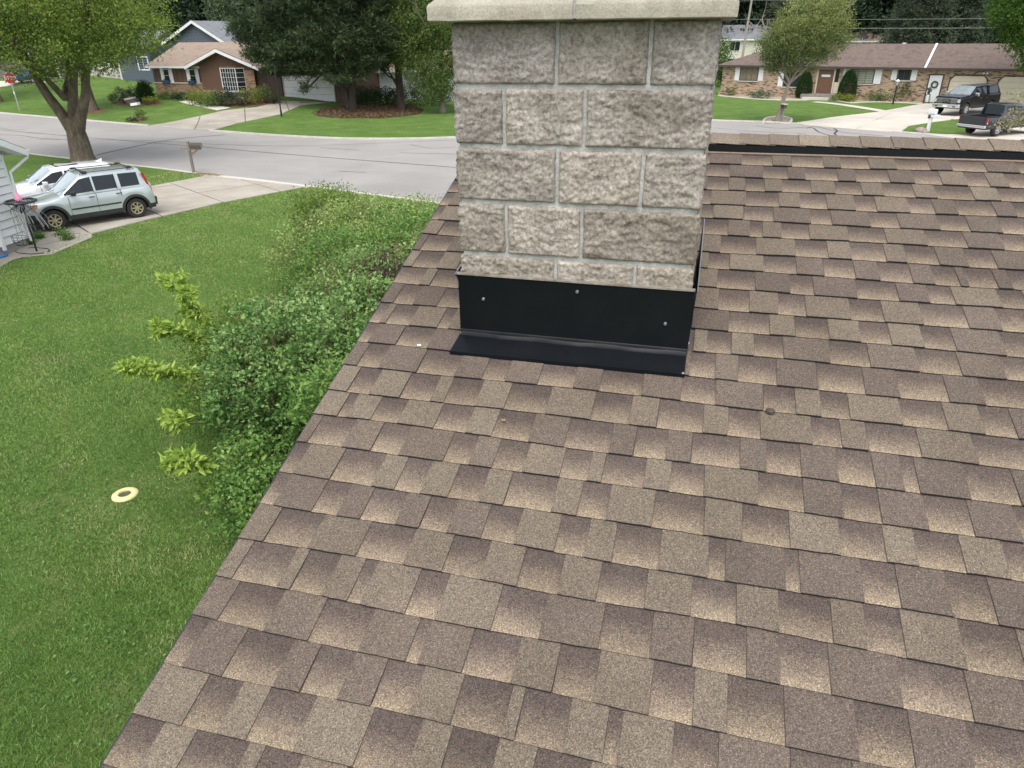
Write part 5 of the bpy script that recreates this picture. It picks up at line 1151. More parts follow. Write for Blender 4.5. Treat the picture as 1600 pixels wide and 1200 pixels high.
# local -y side is away from the lawn (into the house)
sidey = Vector((-dW.y, dW.x, 0)); into = -1 if sidey.x > 0 else 1
MB().box(0.02, 9.15, min(0, into*7), max(0, into*7)-0.0, .0, .28).build('foundation', mat('block_foundation', (.30, .28, .26), (.24, .22, .20), 3, .9), p)
MB().box(0.03, 9.15, min(into*.03, into*7), max(into*.03, into*7), .28, 2.80).build('wall', mat('siding_gap_shade', (.14, .15, .17), rough=.9), p)  # dark grey puts the shadow lines between boards into the backing colour
for k in range(11):
    z0 = .27+k*.235; a = -into*.0
    V = [(0, -into*.040, z0), (9, -into*.040, z0), (9, -into*.012, z0+.213), (0, -into*.012, z0+.213), (0, into*.02, z0), (9, into*.02, z0)]
    MB().add(V, [(0, 1, 2, 3), (0, 4, 5, 1), (0, 3, 4), (1, 5, 2)]).build('siding_board', m_wSid2, p)
for k in range(11):
    z0 = .27+k*.235
    MB().add([(-.028, 0, z0), (-.028, into*7, z0), (-.006, into*7, z0+.238), (-.006, 0, z0+.238), (.02, 0, z0), (.02, into*7, z0)], [(0, 1, 2, 3), (0, 4, 5, 1), (0, 3, 4), (1, 5, 2)]).build('siding_board', m_wSid2, p)
mb = MB(); mb.box(-.035, .045, min(-into*.035, into*.045), max(-into*.035, into*.045), .26, 2.75); mb.build('corner_board', mat('white_trim', (.70, .72, .74), rough=.45), p)
MB().box(.95, 1.05, min(-into*.03, -into*.09), max(-into*.03, -into*.09), .15, 2.5).build('downspout', m_white, p)
# roof: gable wall faces the lawn, the eave and gutter are at the driveway end
zE, SLP, XR_ = 2.86, .46, 4.6; zP = zE+SLP*(XR_+.55); yo, yi = -into*.42, into*8.0
ya_, yb_ = min(yo, yi), max(yo, yi); m_rg = mat('grey_shingle_roof', (.16, .15, .15), (.20, .19, .185), 6, .95, fscale=40, famt=.3)
ro = MB(); ro.slab([(-.55, ya_, zE), (XR_, ya_, zP), (XR_, yb_, zP), (-.55, yb_, zE)], (0, 0, 1), .05); ro.slab([(XR_, ya_, zP), (XR_*2+.55, ya_, zE), (XR_*2+.55, yb_, zE), (XR_, yb_, zP)], (0, 0, 1), .05); ro.build('roof', m_rg, p)
oy = -into
for q0, q1 in (((-.55, zE), (XR_, zP)), ((XR_, zP), (XR_*2+.55, zE))):
    MB().slab([(q0[0], yo+oy*.03, q0[1]-.03), (q1[0], yo+oy*.03, q1[1]-.03), (q1[0], yo+oy*.03, q1[1]-.22), (q0[0], yo+oy*.03, q0[1]-.22)], (0, oy, 0), .03).build('rake_board', m_white, p)
    MB().slab([(q0[0], yo, q0[1]-.19), (q1[0], yo, q1[1]-.19), (q1[0], into*.0, q1[1]-.19), (q0[0], into*.0, q0[1]-.19)], (0, 0, 1), .02).build('soffit', m_white, p)
MB().box(-.58, -.555, ya_, yb_, zE-.2, zE-.02).build('fascia', m_white, p)
g_ = MB(); g_.add([(-.58, y, z) for y in (ya_, yb_) for z in (0, 0)][:0] or [(-.585, ya_, zE-.17), (-.66, ya_, zE-.17), (-.70, ya_, zE-.04), (-.585, ya_, zE-.04), (-.585, yb_, zE-.17), (-.66, yb_, zE-.17), (-.70, yb_, zE-.04), (-.585, yb_, zE-.04)], [(0, 1, 2, 3), (7, 6, 5, 4), (0, 4, 5, 1), (1, 5, 6, 2), (3, 7, 4, 0)]); g_.build('gutter', mat('gutter_white', (.62, .64, .66), rough=.35), p)
MB().add([(.03, into*.03, 2.7), (XR_*2-.03, into*.03, 2.7), (XR_, into*.03, zP-.3), (.03, into*.3, 2.7), (XR_*2-.03, into*.3, 2.7), (XR_, into*.3, zP-.3)], [(0, 1, 2), (5, 4, 3), (0, 3, 4, 1), (1, 4, 5, 2), (2, 5, 3, 0)]).build('gable_wall', m_wSid2, p)
for k in range(7):
    z0 = .27+(k+11)*.235; xl = max(0, (z0-2.85)/SLP-.3)
    MB().add([(xl, oy*.038, z0), (XR_*2-xl, oy*.038, z0), (XR_*2-xl-.4, oy*.006, z0+.238), (xl+.4, oy*.006, z0+.238), (xl, into*.02, z0), (XR_*2-xl, into*.02, z0)], [(0, 1, 2, 3), (0, 4, 5, 1), (0, 3, 4), (1, 5, 2)]).build('siding_board', m_wSid2, p)
mb = MB(); mb.tube([(-.62, oy*.36, zE-.16), (-.60, oy*.34, zE-.26), (-.09, oy*.07, zE-.62), (-.09, oy*.05, zE-.9), (-.09, oy*.05, .15)], .042, 6); mb.build('downspout', m_white, p)
mb = MB(); zv = zE+SLP*(.9+.55); mb.lathe([(.045, zv-.2), (.045, zv+.28), (.085, zv+.30), (.085, zv+.40), (.05, zv+.42), (0, zv+.42)], 12, (.9, into*1.2, 0)); mb.build('vent_pipe', m_blackR, p)

# ------------------------------------------------------------ vegetation
L_maple = leafmat('maple_leaf', [(.050, .095, .022), (.120, .190, .036), (.24, .32, .055), (.40, .43, .09)], .35)
L_pine = leafmat('pine_needle', [(.030, .048, .024), (.070, .105, .045), (.140, .180, .078)], .2)
L_light = leafmat('light_leaf', [(.055, .095, .028), (.105, .17, .045), (.20, .27, .075), (.34, .38, .13)], .35)
L_young = leafmat('young_tree_leaf', [(.045, .075, .026), (.095, .14, .042), (.19, .235, .072), (.34, .37, .13)], .3)
L_dark = leafmat('wood_leaf', [(.014, .030, .016), (.030, .056, .028), (.060, .095, .042)], .2)
L_spruce = leafmat('spruce_needle', [(.030, .050, .034), (.080, .108, .066), (.165, .185, .11)], .2)
L_grey = leafmat('grey_green_leaf', [(.055, .08, .045), (.12, .16, .085), (.20, .25, .13)], .3)
L_arb = leafmat('arborvitae_leaf', [(.012, .035, .010), (.025, .060, .014), (.045, .085, .02)], .15)
def limb(mb, a, d, ln, r, depth, out, n=6, spread=.6, upw=.15, seg=4):
    pts = [Vector(a)]; d = Vector(d).normalized()
    for k in range(seg): d = (d+Vector((random.gauss(0, .12), random.gauss(0, .12), random.gauss(0, .08)+upw*.3))).normalized(); pts.append(pts[-1]+d*ln/seg)
    mb.tube(pts, [r*(1-.55*k/seg) for k in range(seg+1)], n)
    out.append(pts[-1])
    if depth:
        for _ in range(random.choice((2, 3))):
            k = random.randint(max(1, seg-2), seg); dd = (d+Vector((random.gauss(0, spread), random.gauss(0, spread), random.gauss(upw, .3)))).normalized()
            limb(mb, pts[k], dd, ln*random.uniform(.55, .8), r*.5, depth-1, out, max(4, n-1), spread, upw)
def tree(name, label, cat, loc, trunkpts, r, limbs, blobs, nclump, per, sig, lsize, lm, bark, up=.4, group=None, tonez=.5, zr=None, aspect=.6, shell=.55, stretch=None, droop=0, tn=10, flare=1.35):
    o = empty(name, loc, 0, label, cat, group); mb = MB(); ends = []
    P = smooth_line3(trunkpts, 4); n = len(P); mb.tube(P, [r*(flare if k == 0 else 1+(flare-1)*.35*(k == 1))*(1-.45*k/n) for k in range(n)], tn)
    for (a, d, ln, rr, dep) in limbs: limb(mb, a, d, ln, rr, dep, ends)
    mb.build('trunk', bark, o, smooth=60)
    P_, D_, T_ = blob_points(blobs, nclump, per, sig, shell)
    z0, z1 = P_[:, 2].min(), P_[:, 2].max()
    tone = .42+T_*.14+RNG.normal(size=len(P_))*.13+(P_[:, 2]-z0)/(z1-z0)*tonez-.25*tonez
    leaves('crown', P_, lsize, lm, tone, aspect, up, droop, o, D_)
    return o
def smooth_line3(pts, k=4):
    P = [Vector(p) for p in pts]; out = []
    for i in range(len(P)-1):
        p0, p1, p2, p3 = P[max(i-1, 0)], P[i], P[i+1], P[min(i+2, len(P)-1)]
        for j in range(k):
            t = j/k; out.append(.5*((2*p1)+(p2-p0)*t+(2*p0-5*p1+4*p2-p3)*t*t+(3*p1-p0-3*p2+p3)*t**3))
    return out+[P[-1]]
# big maple by the kerb
mp = at(131, 254)
tree('maple_tree', 'big maple with a thick forked trunk standing behind the parked cars', 'tree', mp, [(0, 0, -.1), (-.02, .05, 1.0), (-.04, .06, 1.7), (-.05, .06, 2.2)], .58,
     [((-.10, .06, 1.25), (-.50, .1, 1.1), 4.8, .31, 2), ((-.04, .08, 1.3), (.0, .15, 1), 4.8, .34, 2), ((.02, .04, 1.25), (.50, -.1, 1.0), 4.8, .30, 2), ((-.2, .1, 3.1), (.1, -.7, .8), 3.2, .17, 2), ((-.2, .1, 3.1), (-.2, .8, .7), 3.2, .17, 2)],
     [(-.4, 0, 8.2, 5.4, 5.0, 3.4), (3.4, .3, 7.0, 3.2, 3.0, 2.4), (-3.8, 0, 8.2, 3.3, 3.2, 2.4), (.4, -2.4, 6.6, 3.4, 2.4, 2.2), (-1.2, 2, 6.9, 3.6, 3, 2.2), (4.6, .4, 6.2, 1.7, 1.6, 1.3), (-5.6, -.5, 7.7, 2.0, 2, 1.3), (2.3, -.6, 4.9, 1.9, 1.6, .9), (-2.4, -1, 5.7, 2.2, 1.6, .9), (.3, -1.5, 4.6, 1.4, 1.0, .6), (3.6, -.8, 5.2, 1.4, 1.2, .8)],
     2300, 38, .27, .115, L_maple, m_bark, tonez=.25, shell=.6)
m2 = at(146, 173)
tree('lawn_tree', 'broad leafy tree in a mulch ring on the lawn across the road', 'tree', m2, [(0, 0, -.1), (-.1, 0, 2), (-.2, 0, 4)], .42, [((-.2, 0, 3.5), (.6, 0, 1), 4, .2, 1), ((-.2, 0, 3.5), (-.6, 0, 1), 4, .2, 1)],
     [(0, 0, 8.5, 5, 5, 4), (3, 0, 6.5, 3, 3, 2), (-3, 0, 6.5, 3, 3, 2)], 700, 26, .38, .24, L_maple, m_bark, tonez=.2)
m3 = at(-2, 160)
tree('lawn_tree', 'leafy tree at the far left edge in front of the blue car', 'tree', m3, [(0, 0, -.1), (-.1, 0, 2), (-.4, 0, 4)], .38, [((-.2, 0, 3.5), (-.6, 0, 1), 4, .2, 1)],
     [(-1, 0, 8.5, 5, 5, 4), (1, 0, 8.0, 3, 3, 1.5)], 500, 26, .38, .24, L_maple, m_bark, tonez=.2)

def pine(name, label, loc, stems, blobs, nc, per, lm, dead=14, ls=.42, group=None, sig=.30):
    """multi-stemmed pine: layered sprays of long needles along the boughs"""
    o = empty(name, loc, 0, label, 'tree', group); mb = MB()
    for pts, r in stems: P = smooth_line3(pts, 4); mb.tube(P, [r*(1.25 if k == 0 else 1-.6*k/len(P)) for k in range(len(P))], 8)
    for _ in range(dead):
        b = random.choice(blobs); a = Vector((random.uniform(-.5, .5), random.uniform(-.4, .4), random.uniform(1.6, 6))); e = Vector((b[0]+random.uniform(-1, 1)*b[3]*.7, b[1]+random.uniform(-1, 1)*b[4]*.7, b[2]-b[5]*.3))
        mb.tube([a, a.lerp(e, .5)+Vector((0, 0, random.uniform(-.3, .4))), e], [.09, .06, .025], 5)
    mb.build('trunk', m_barkD, o, smooth=60)
    w = np.array([b[3]*b[4] for b in blobs]); w = w/w.sum(); B = np.array(blobs)[RNG.choice(len(blobs), nc, p=w)]
    d = unit(RNG.normal(size=(nc, 3))*np.array([1, 1, .8])); C = B[:, :3]+d*(.45+.55*RNG.random((nc, 1)))*B[:, 3:6]
    # each spray is a short shoot with needles fanned round it
    out = d.copy(); out[:, 2] = .35; out = unit(out); tt = RNG.random((nc, per, 1)); P = C[:, None, :]+out[:, None, :]*(tt-.5)*.75+RNG.normal(size=(nc, per, 3))*np.array([sig*.6, sig*.6, sig*.35]); P = P.reshape(-1, 3)
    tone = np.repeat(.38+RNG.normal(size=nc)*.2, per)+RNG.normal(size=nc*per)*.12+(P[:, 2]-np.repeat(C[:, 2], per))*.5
    leaves('crown', P, ls, lm, tone, .10, .2, -.15, o, np.repeat(out, per, 0)*1.6)
    return o
pn = at(546, 171)
pine('pine_tree', 'wide dark pine with several splayed trunks in a needle bed', pn, [([(0, 0, -.1), (-.5, 0, 1.6), (-1.2, 0, 4), (-1.6, 0, 9)], .34), ([(.1, .1, -.1), (.15, .2, 2), (.1, .2, 5), (.2, 0, 12)], .40), ([(.25, 0, -.1), (.6, -.1, 2), (1.0, 0, 5), (1.4, 0, 10)], .34), ([(0, -.1, -.1), (-.25, -.2, 2), (-.4, -.2, 5), (-.5, -.2, 11)], .30)],
     [(-.5, 0, 9.3, 5.6, 4.6, 3.6), (-5.2, 0, 6.4, 2.4, 3, 1.9), (-3.4, -1, 4.6, 2.6, 2.6, 1.1), (-6.4, -.5, 4.2, 1.9, 2.2, 1.0), (0, -2.2, 5.4, 3.2, 2.2, 1.5), (-1.2, -2.0, 3.4, 1.6, 1.0, .8), (1.6, -1.6, 3.2, 1.4, 1.0, .9), (-4.0, -1.6, 3.4, 1.8, 1.2, .8), (2.6, 0, 5.6, 2.3, 2.6, 1.8), (-2.6, -1.5, 3.3, 1.6, 1.4, .6), (-5.2, -.8, 3.1, 1.5, 1.2, .5), (-7.8, -.5, 6.0, 1.6, 2, 1.3), (2.8, -1.2, 3.7, 1.2, 1, .5), (.7, -2.6, 2.4, .9, .7, .22), (-2.7, -2, 1.7, .45, .4, .35)], 4300, 26, L_pine, 26, ls=.34)
pn2 = at(627, 172)
pine('pine_tree', 'narrow dark conifer with a single trunk right of the splayed pine', pn2, [([(0, 0, -.1), (0, 0, 3), (0, 0, 8), (0, 0, 14)], .36)], [(0, 0, 9.5, 3, 3, 4.5), (-.9, 0, 5.2, 2.2, 2, 1.2), (.8, 0, 4.8, 2, 2, 1.4), (-1.3, -.3, 3.6, .6, .8, .8)], 1300, 26, L_pine, 12, ls=.34)
bt = at(660, 176)
tree('birch_tree', 'light green tree with drooping branches just left of the chimney', 'tree', bt+Vector((1.6, .5, 0)), [(0, 0, -.1), (.1, 0, 3), (.2, 0, 7), (0, 0, 12)], .22, [((0, 0, 3), (-1, -.2, .3), 3.5, .10, 2), ((0, 0, 4), (1, -.2, .3), 3.5, .10, 2), ((0, 0, 6), (-1, .2, .6), 3.6, .10, 2), ((0, 0, 5), (.2, -1, .5), 3, .1, 2), ((0, 0, 2), (-.8, -.8, .1), 2.4, .07, 1)],
     [(0, 0, 8.5, 4.2, 3.6, 3.8), (-2.0, -.6, 5.6, 2.6, 2.2, 2.2), (1.6, -.4, 5.2, 2.6, 2.2, 2.2), (-1.2, -1, 3.3, 1.7, 1.4, 1.5), (-.2, -1.2, 1.9, 1.5, 1.0, 1.2), (-2.6, -1.0, 4.4, 1.2, 1.0, 1.0), (-3.0, -1, 7, 1.8, 1.4, 2), (.8, -1.4, 3.0, 1.6, 1.2, 1.5), (2.6, -.5, 3.2, 1.4, 1.2, 1.4)], 2900, 24, .26, .14, L_light, m_barkG, tonez=.2, droop=.3)
# young tree on the right lawn
yt = at(1214, 191); 
tree('young_tree', 'young vase shaped tree in a ringed bed in front of the brick house', 'tree', yt, [(0, 0, -.1), (.12, 0, 1), (.3, 0, 2), (.45, 0, 2.7)], .17,
     [((.45, 0, 2.6), (-.5, 0, 1), 3.0, .10, 2), ((.45, 0, 2.6), (.5, .1, 1), 3.2, .10, 2), ((.4, 0, 2.4), (0, .4, 1), 2.8, .08, 2), ((.4, 0, 2.5), (.9, -.1, .7), 2.8, .07, 2), ((.4, 0, 2.4), (-.8, -.1, .8), 2.4, .06, 2)],
     [(1.2, 0, 6.0, 2.5, 2.4, 2.2), (-.6, 0, 5.0, 1.7, 1.9, 1.5), (2.6, 0, 5.6, 1.7, 1.8, 1.6), (.4, 0, 4.1, 2.2, 1.9, 1.0), (2.5, 0, 7.2, 1.2, 1.2, 1.3), (1.2, 0, 7.8, .8, .8, 1.0), (.6, 0, 5.4, 2.6, 2.2, 1.6)], 1700, 24, .19, .12, L_young, m_barkG, tonez=.85, aspect=.45, flare=1.5, droop=-.5)
# right edge tree, trunk outside the frame
rt = at(1650, 178); rt.z = 0
tree('maple_tree', 'bright green maple leaning into the picture at the top right corner', 'tree', rt+Vector((.5, 1.5, 0)), [(0, 0, -.1), (0, 0, 2.2), (-.1, 0, 5)], .28, [((-.1, 0, 3), (-.9, -.3, .7), 3.6, .14, 2), ((-.1, 0, 4), (-.7, .2, 1), 3.4, .14, 2), ((0, 0, 3), (.8, 0, .8), 3.2, .14, 2)],
     [(-2.3, 0, 8.6, 4.2, 3.6, 2.9), (-4.4, -.2, 7.0, 2.1, 2, 1.5), (-3.4, -.2, 5.2, 1.8, 1.6, 1.1), (1.0, 0, 6.5, 3, 3, 2), (-2.9, -.4, 3.9, 1.1, .9, .9), (-4.6, -.2, 5.6, .9, .9, .6)], 1900, 26, .24, .17, leafmat('bright_maple_leaf', [(.028, .075, .012), (.055, .13, .018), (.10, .19, .028), (.15, .24, .04)], .35), m_bark, tonez=.3)
# ornamental with pale leaves, right edge beside the pickup
ro_ = deep(1625, 170, 24); ro_.z = 0
tree('ornamental_tree', 'thin ornamental tree with pale pinkish leaves at the right edge beside the grey pickup', 'tree', ro_, [(0, 0, -.1), (-.05, 0, 1.2), (-.05, 0, 2.2)], .05, [((-.05, 0, 2.0), (-.4, 0, 1), 1.1, .018, 2), ((-.05, 0, 2.1), (.5, 0, 1), 1.2, .018, 2)],
     [(-.35, 0, 3.5, .8, .7, .7), (-.75, 0, 2.9, .45, .5, .25), (.4, 0, 3.3, .8, .8, .7), (-.8, -.1, 2.2, .4, .3, .12)], 150, 15, .07, .075, leafmat('pale_pink_leaf', [(.12, .12, .05), (.26, .26, .12), (.42, .38, .24), (.46, .28, .24)], .3), m_stem, tonez=.2)

# woods behind
protos = []
def wood_proto(k):
    o = empty('forest_tree', (0, 0, 0), 0, 'x', 'tree')
    MB().tube([(0, 0, 0), (.1, 0, 6), (0, .1, 13)], [.4, .3, .12], 7).build('trunk', m_barkD, o)
    if k < 3:
        bl = [(random.uniform(-2.4, 2.4), random.uniform(-2.4, 2.4), random.uniform(5, 14), random.uniform(2, 3.4), random.uniform(2, 3.4), random.uniform(1.8, 3)) for _ in range(9)]+[(0, 0, 9.5, 3.6, 3.6, 6)]
        P_, D_, T_ = blob_points(bl, 620, 18, .42, .6); tone = .42+T_*.2+RNG.normal(size=len(P_))*.1+(P_[:, 2]-9)*.012
        leaves('crown', P_, .42, L_dark if k < 2 else L_grey, tone, .62, .5, 0, o, D_)
    else:
        n = 900; h = RNG.random(n)**.8; zc = 1.2+h*14.5; rad = (1-h)*3.6+.25; a = RNG.uniform(0, 2*math.pi, n); rr = rad*(.55+.45*RNG.random(n)); C = np.stack([rr*np.cos(a), rr*np.sin(a), zc-rr*.18], 1)
        P_ = np.repeat(C, 14, 0)+RNG.normal(size=(n*14, 3))*np.array([.3, .3, .14]); D_ = np.repeat(np.stack([np.cos(a), np.sin(a), 0*a-.2], 1), 14, 0); tone = np.repeat(.45+RNG.normal(size=n)*.2, 14)+RNG.normal(size=n*14)*.1
        leaves('crown', P_, .42, L_spruce, tone, .22, .3, .1, o, D_*1.5)
    return o
PR = [wood_proto(k) for k in range(4)]
used = [False]*4; cnt = 0
def put(k, loc, s, label, group, sx=None):
    o = PR[k] if not used[k] else copy_tree(PR[k]); used[k] = True
    o.location = loc; o.scale = (sx or s, sx or s, s); o.rotation_euler = (0, 0, random.uniform(0, 6.28)); tag(o, label, 'tree', group); return o
# spruces behind the ranch
for k, (px, dist, s) in enumerate(((1409, 96, .84), (1430, 97, .95), (1452, 95, .98), (1474, 97, .92), (1497, 96, 1.0), (1517, 98, .88))):
    P = deep(px, 60, dist); put(3, (P.x, P.y, -.2), s, ('leftmost grey green spruce behind the brick ranch roof', 'second spruce from the left behind the brick ranch roof', 'third spruce from the left behind the brick ranch roof', 'fourth spruce from the left behind the brick ranch roof', 'fifth spruce from the left behind the brick ranch roof', 'rightmost spruce behind the brick ranch roof')[k], 'spruces behind the brick ranch', s*1.15)
P = deep(1338, 60, 122); put(2, (P.x, P.y, -1), .86, 'pale grey green tree behind the satellite dish', None, .62)
P = deep(362, 60, 104); put(2, (P.x, P.y, -.5), .95, 'olive green tree above the slate blue house roof', None, .8)
for k in range(66):
    az = R(-58+k*(92/65))+random.uniform(-.006, .006); row = k % 2; dist = 132+row*12+random.uniform(-4, 5)
    x, y = dist*math.sin(az), dist*math.cos(az)
    adeg = math.degrees(az); where = next(n_ for lim, n_ in ((-47, 'beyond the far left garage'), (-38, 'above the crown of the street maple'), (-31, 'behind the slate blue house'), (-22, 'behind the splayed pine'), (-12, 'behind the birch beside the chimney'), (-3, 'hidden behind the stone chimney'), (4, 'behind the cream house and utility pole'), (11, 'behind the satellite dish and orange tan roof'), (20, 'behind the row of spruces'), (99, 'beyond the right edge maple')) if adeg < lim)
    put(random.choice((0, 0, 1, 1, 3)), (x, y, -1.5), random.uniform(1.15, 1.5), 'dark wood tree %s, in the %s row' % (where, 'nearer' if row == 0 else 'farther'), 'dark trees of the wood behind the houses')
# an unbroken dark undergrowth mass at their feet
n = 70000; az = RNG.uniform(R(-60), R(36), n); ds = RNG.uniform(126, 150, n); P = np.stack([ds*np.sin(az), ds*np.cos(az), RNG.random(n)*9-.5], 1)
o = leaves('undergrowth', P, .62, L_dark, .3+RNG.normal(size=n)*.2, .7, .4); tag(o, 'dark undergrowth filling the edge of the wood', 'undergrowth', kind='stuff')

# shrubs
def shrub(name, label, cat, loc, blobs, nc, per, sig, ls, lm, stems=10, sm=None, aspect=.6, tonez=.3, up=.5, group=None, shell=.5, sr=.012, droop=0, jig=.4):
    o = empty(name, loc, 0, label, cat, group); mb = MB()
    for _ in range(stems):
        b = random.choice(blobs); tx, ty = random.uniform(-.85, .85), random.uniform(-.85, .85); e = Vector((b[0]+tx*b[3], b[1]+ty*b[4], b[2]+math.sqrt(max(.05, 1-min(.95, tx*tx+ty*ty)))*b[5]*random.uniform(.5, 1.18))); a = Vector((b[0]*.5+random.gauss(0, .15), b[1]*.5+random.gauss(0, .15), -.05))
        m1 = a.lerp(e, .5)+Vector((random.gauss(0, jig*.3), random.gauss(0, jig*.3), .1)); mb.tube([a, m1, e], [sr, sr*.7, sr*.35], 4)
    if mb.v: mb.build('stems', sm or m_stem, o)
    P_, D_, T_ = blob_points(blobs, nc, per, sig, shell); P_[:, 2] = np.maximum(P_[:, 2], .03)
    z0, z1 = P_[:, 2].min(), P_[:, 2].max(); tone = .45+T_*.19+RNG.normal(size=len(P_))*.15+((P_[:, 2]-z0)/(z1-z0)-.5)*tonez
    leaves('foliage', P_, ls, lm, tone, aspect, up, droop, o, D_); return o
# near hedge line between the lawn and the house
L_berry = leafmat('berry_bush_leaf', [(.040, .095, .022), (.090, .185, .042), (.17, .30, .080), (.30, .42, .15)], .25)
L_bright = leafmat('bright_shoot_leaf', [(.17, .28, .045), (.30, .44, .075), (.44, .58, .13), (.58, .68, .22)], .4)
L_bright2 = leafmat('lacy_leaf', [(.07, .14, .025), (.13, .23, .04), (.23, .34, .07), (.36, .44, .12)], .4)
L_mid = leafmat('mid_shrub_leaf', [(.075, .14, .035), (.18, .28, .07), (.33, .43, .13), (.50, .58, .25)], .35)
L_purp = leafmat('purple_leaf', [(.035, .022, .020), (.075, .038, .036), (.10, .085, .04), (.13, .19, .06)], .2)
L_vine = leafmat('small_vine_leaf', [(.05, .115, .025), (.10, .21, .04), (.17, .30, .07), (.30, .42, .11)], .3)
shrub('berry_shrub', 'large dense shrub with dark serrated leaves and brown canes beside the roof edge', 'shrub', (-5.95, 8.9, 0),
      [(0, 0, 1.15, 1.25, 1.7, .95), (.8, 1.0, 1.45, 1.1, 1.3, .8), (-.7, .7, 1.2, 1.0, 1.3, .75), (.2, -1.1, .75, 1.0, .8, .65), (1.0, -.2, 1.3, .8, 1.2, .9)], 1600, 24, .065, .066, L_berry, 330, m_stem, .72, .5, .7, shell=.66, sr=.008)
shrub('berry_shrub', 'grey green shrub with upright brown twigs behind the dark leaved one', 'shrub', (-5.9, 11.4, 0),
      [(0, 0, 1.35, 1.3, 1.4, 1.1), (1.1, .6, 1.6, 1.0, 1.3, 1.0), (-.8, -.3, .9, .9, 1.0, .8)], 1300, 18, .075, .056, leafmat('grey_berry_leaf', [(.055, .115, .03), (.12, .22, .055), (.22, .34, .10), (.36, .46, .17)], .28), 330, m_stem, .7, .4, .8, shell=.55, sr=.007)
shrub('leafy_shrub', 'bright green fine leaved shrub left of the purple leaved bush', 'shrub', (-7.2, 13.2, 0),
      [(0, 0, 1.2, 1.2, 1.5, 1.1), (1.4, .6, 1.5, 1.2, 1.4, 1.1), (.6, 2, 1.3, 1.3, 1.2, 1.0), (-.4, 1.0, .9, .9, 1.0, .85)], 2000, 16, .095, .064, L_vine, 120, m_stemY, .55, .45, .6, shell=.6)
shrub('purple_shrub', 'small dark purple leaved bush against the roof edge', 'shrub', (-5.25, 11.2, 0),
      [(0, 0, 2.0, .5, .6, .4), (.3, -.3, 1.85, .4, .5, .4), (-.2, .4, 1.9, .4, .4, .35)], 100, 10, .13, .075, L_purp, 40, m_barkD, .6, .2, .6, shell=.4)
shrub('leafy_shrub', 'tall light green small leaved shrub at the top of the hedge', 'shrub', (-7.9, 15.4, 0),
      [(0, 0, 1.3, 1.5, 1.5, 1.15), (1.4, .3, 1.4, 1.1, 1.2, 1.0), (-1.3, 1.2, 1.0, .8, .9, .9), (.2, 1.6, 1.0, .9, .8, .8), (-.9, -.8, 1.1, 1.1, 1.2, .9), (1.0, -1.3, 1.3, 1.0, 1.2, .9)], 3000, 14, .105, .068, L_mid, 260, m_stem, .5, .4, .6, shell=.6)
shrub('leafy_shrub', 'airy yellow green sapling with a thin grey trunk left in the hedge', 'shrub', (-9.4, 16.6, 0),
      [(0, 0, 1.75, .95, 1.0, .65), (-.6, .3, 1.3, .7, .8, .5), (.6, -.3, 1.4, .7, .8, .5)], 800, 14, .11, .075, L_bright2, 30, m_barkG, .4, .3, .6, shell=.45, sr=.03)
shrub('twiggy_shrub', 'dark twiggy sprigs standing behind the hedge near the road', 'shrub', (-10.0, 17.6, 0),
      [(0, 0, 1.1, 1.1, 1.0, .9), (-1.2, .8, 1.0, .5, .5, .8), (1.2, .2, .8, .8, .8, .6)], 300, 12, .10, .075, leafmat('dark_sprig_leaf', [(.03, .05, .02), (.07, .10, .04), (.12, .17, .06), (.16, .12, .08)], .25), 130, m_barkD, .45, .3, .6, shell=.5, sr=.007)
shrub('vine_shrub', 'low bright small leaved vine at the foot of the shrub near the eave', 'shrub', (-4.9, 6.3, 0),
      [(0, 0, .55, .8, .7, .5), (.6, -.5, .45, .5, .5, .4), (-.5, .5, .7, .55, .5, .35)], 420, 14, .085, .062, L_vine, 40, m_stemY, .65, .35, .7, shell=.5, sr=.005)
shrub('vine_shrub', 'fresh green leafy shoots right against the rake of the roof', 'shrub', (-4.25, 6.9, 0),
      [(0, 0, 1.75, .4, .55, .4), (-.4, .6, 1.5, .4, .5, .4)], 170, 14, .08, .07, L_vine, 30, m_stemY, .65, .3, .7, shell=.5, sr=.005)
shrub('leafy_shrub', 'lacy yellow green growth between the bright shoots and the dark shrub', 'shrub', (-7.5, 9.7, 0),
      [(0, 0, 1.15, .6, .9, .7), (-.5, .9, 1.25, .5, .6, .45), (.2, -1.4, .7, .6, .6, .5), (-.35, -.5, 1.0, .5, .5, .4)], 420, 12, .10, .07, L_bright2, 80, m_stemY, .4, .3, .7, shell=.4, sr=.007)
shrub('vine_shrub', 'trailing bright vine reaching out over the grass below the shrub', 'shrub', (-5.6, 6.7, 0),
      [(0, 0, .4, .6, .5, .35), (-.3, .6, .5, .4, .4, .3), (.5, -.5, .3, .4, .4, .25)], 230, 13, .085, .066, L_bright2, 30, m_stemY, .6, .35, .7, shell=.4, sr=.005)
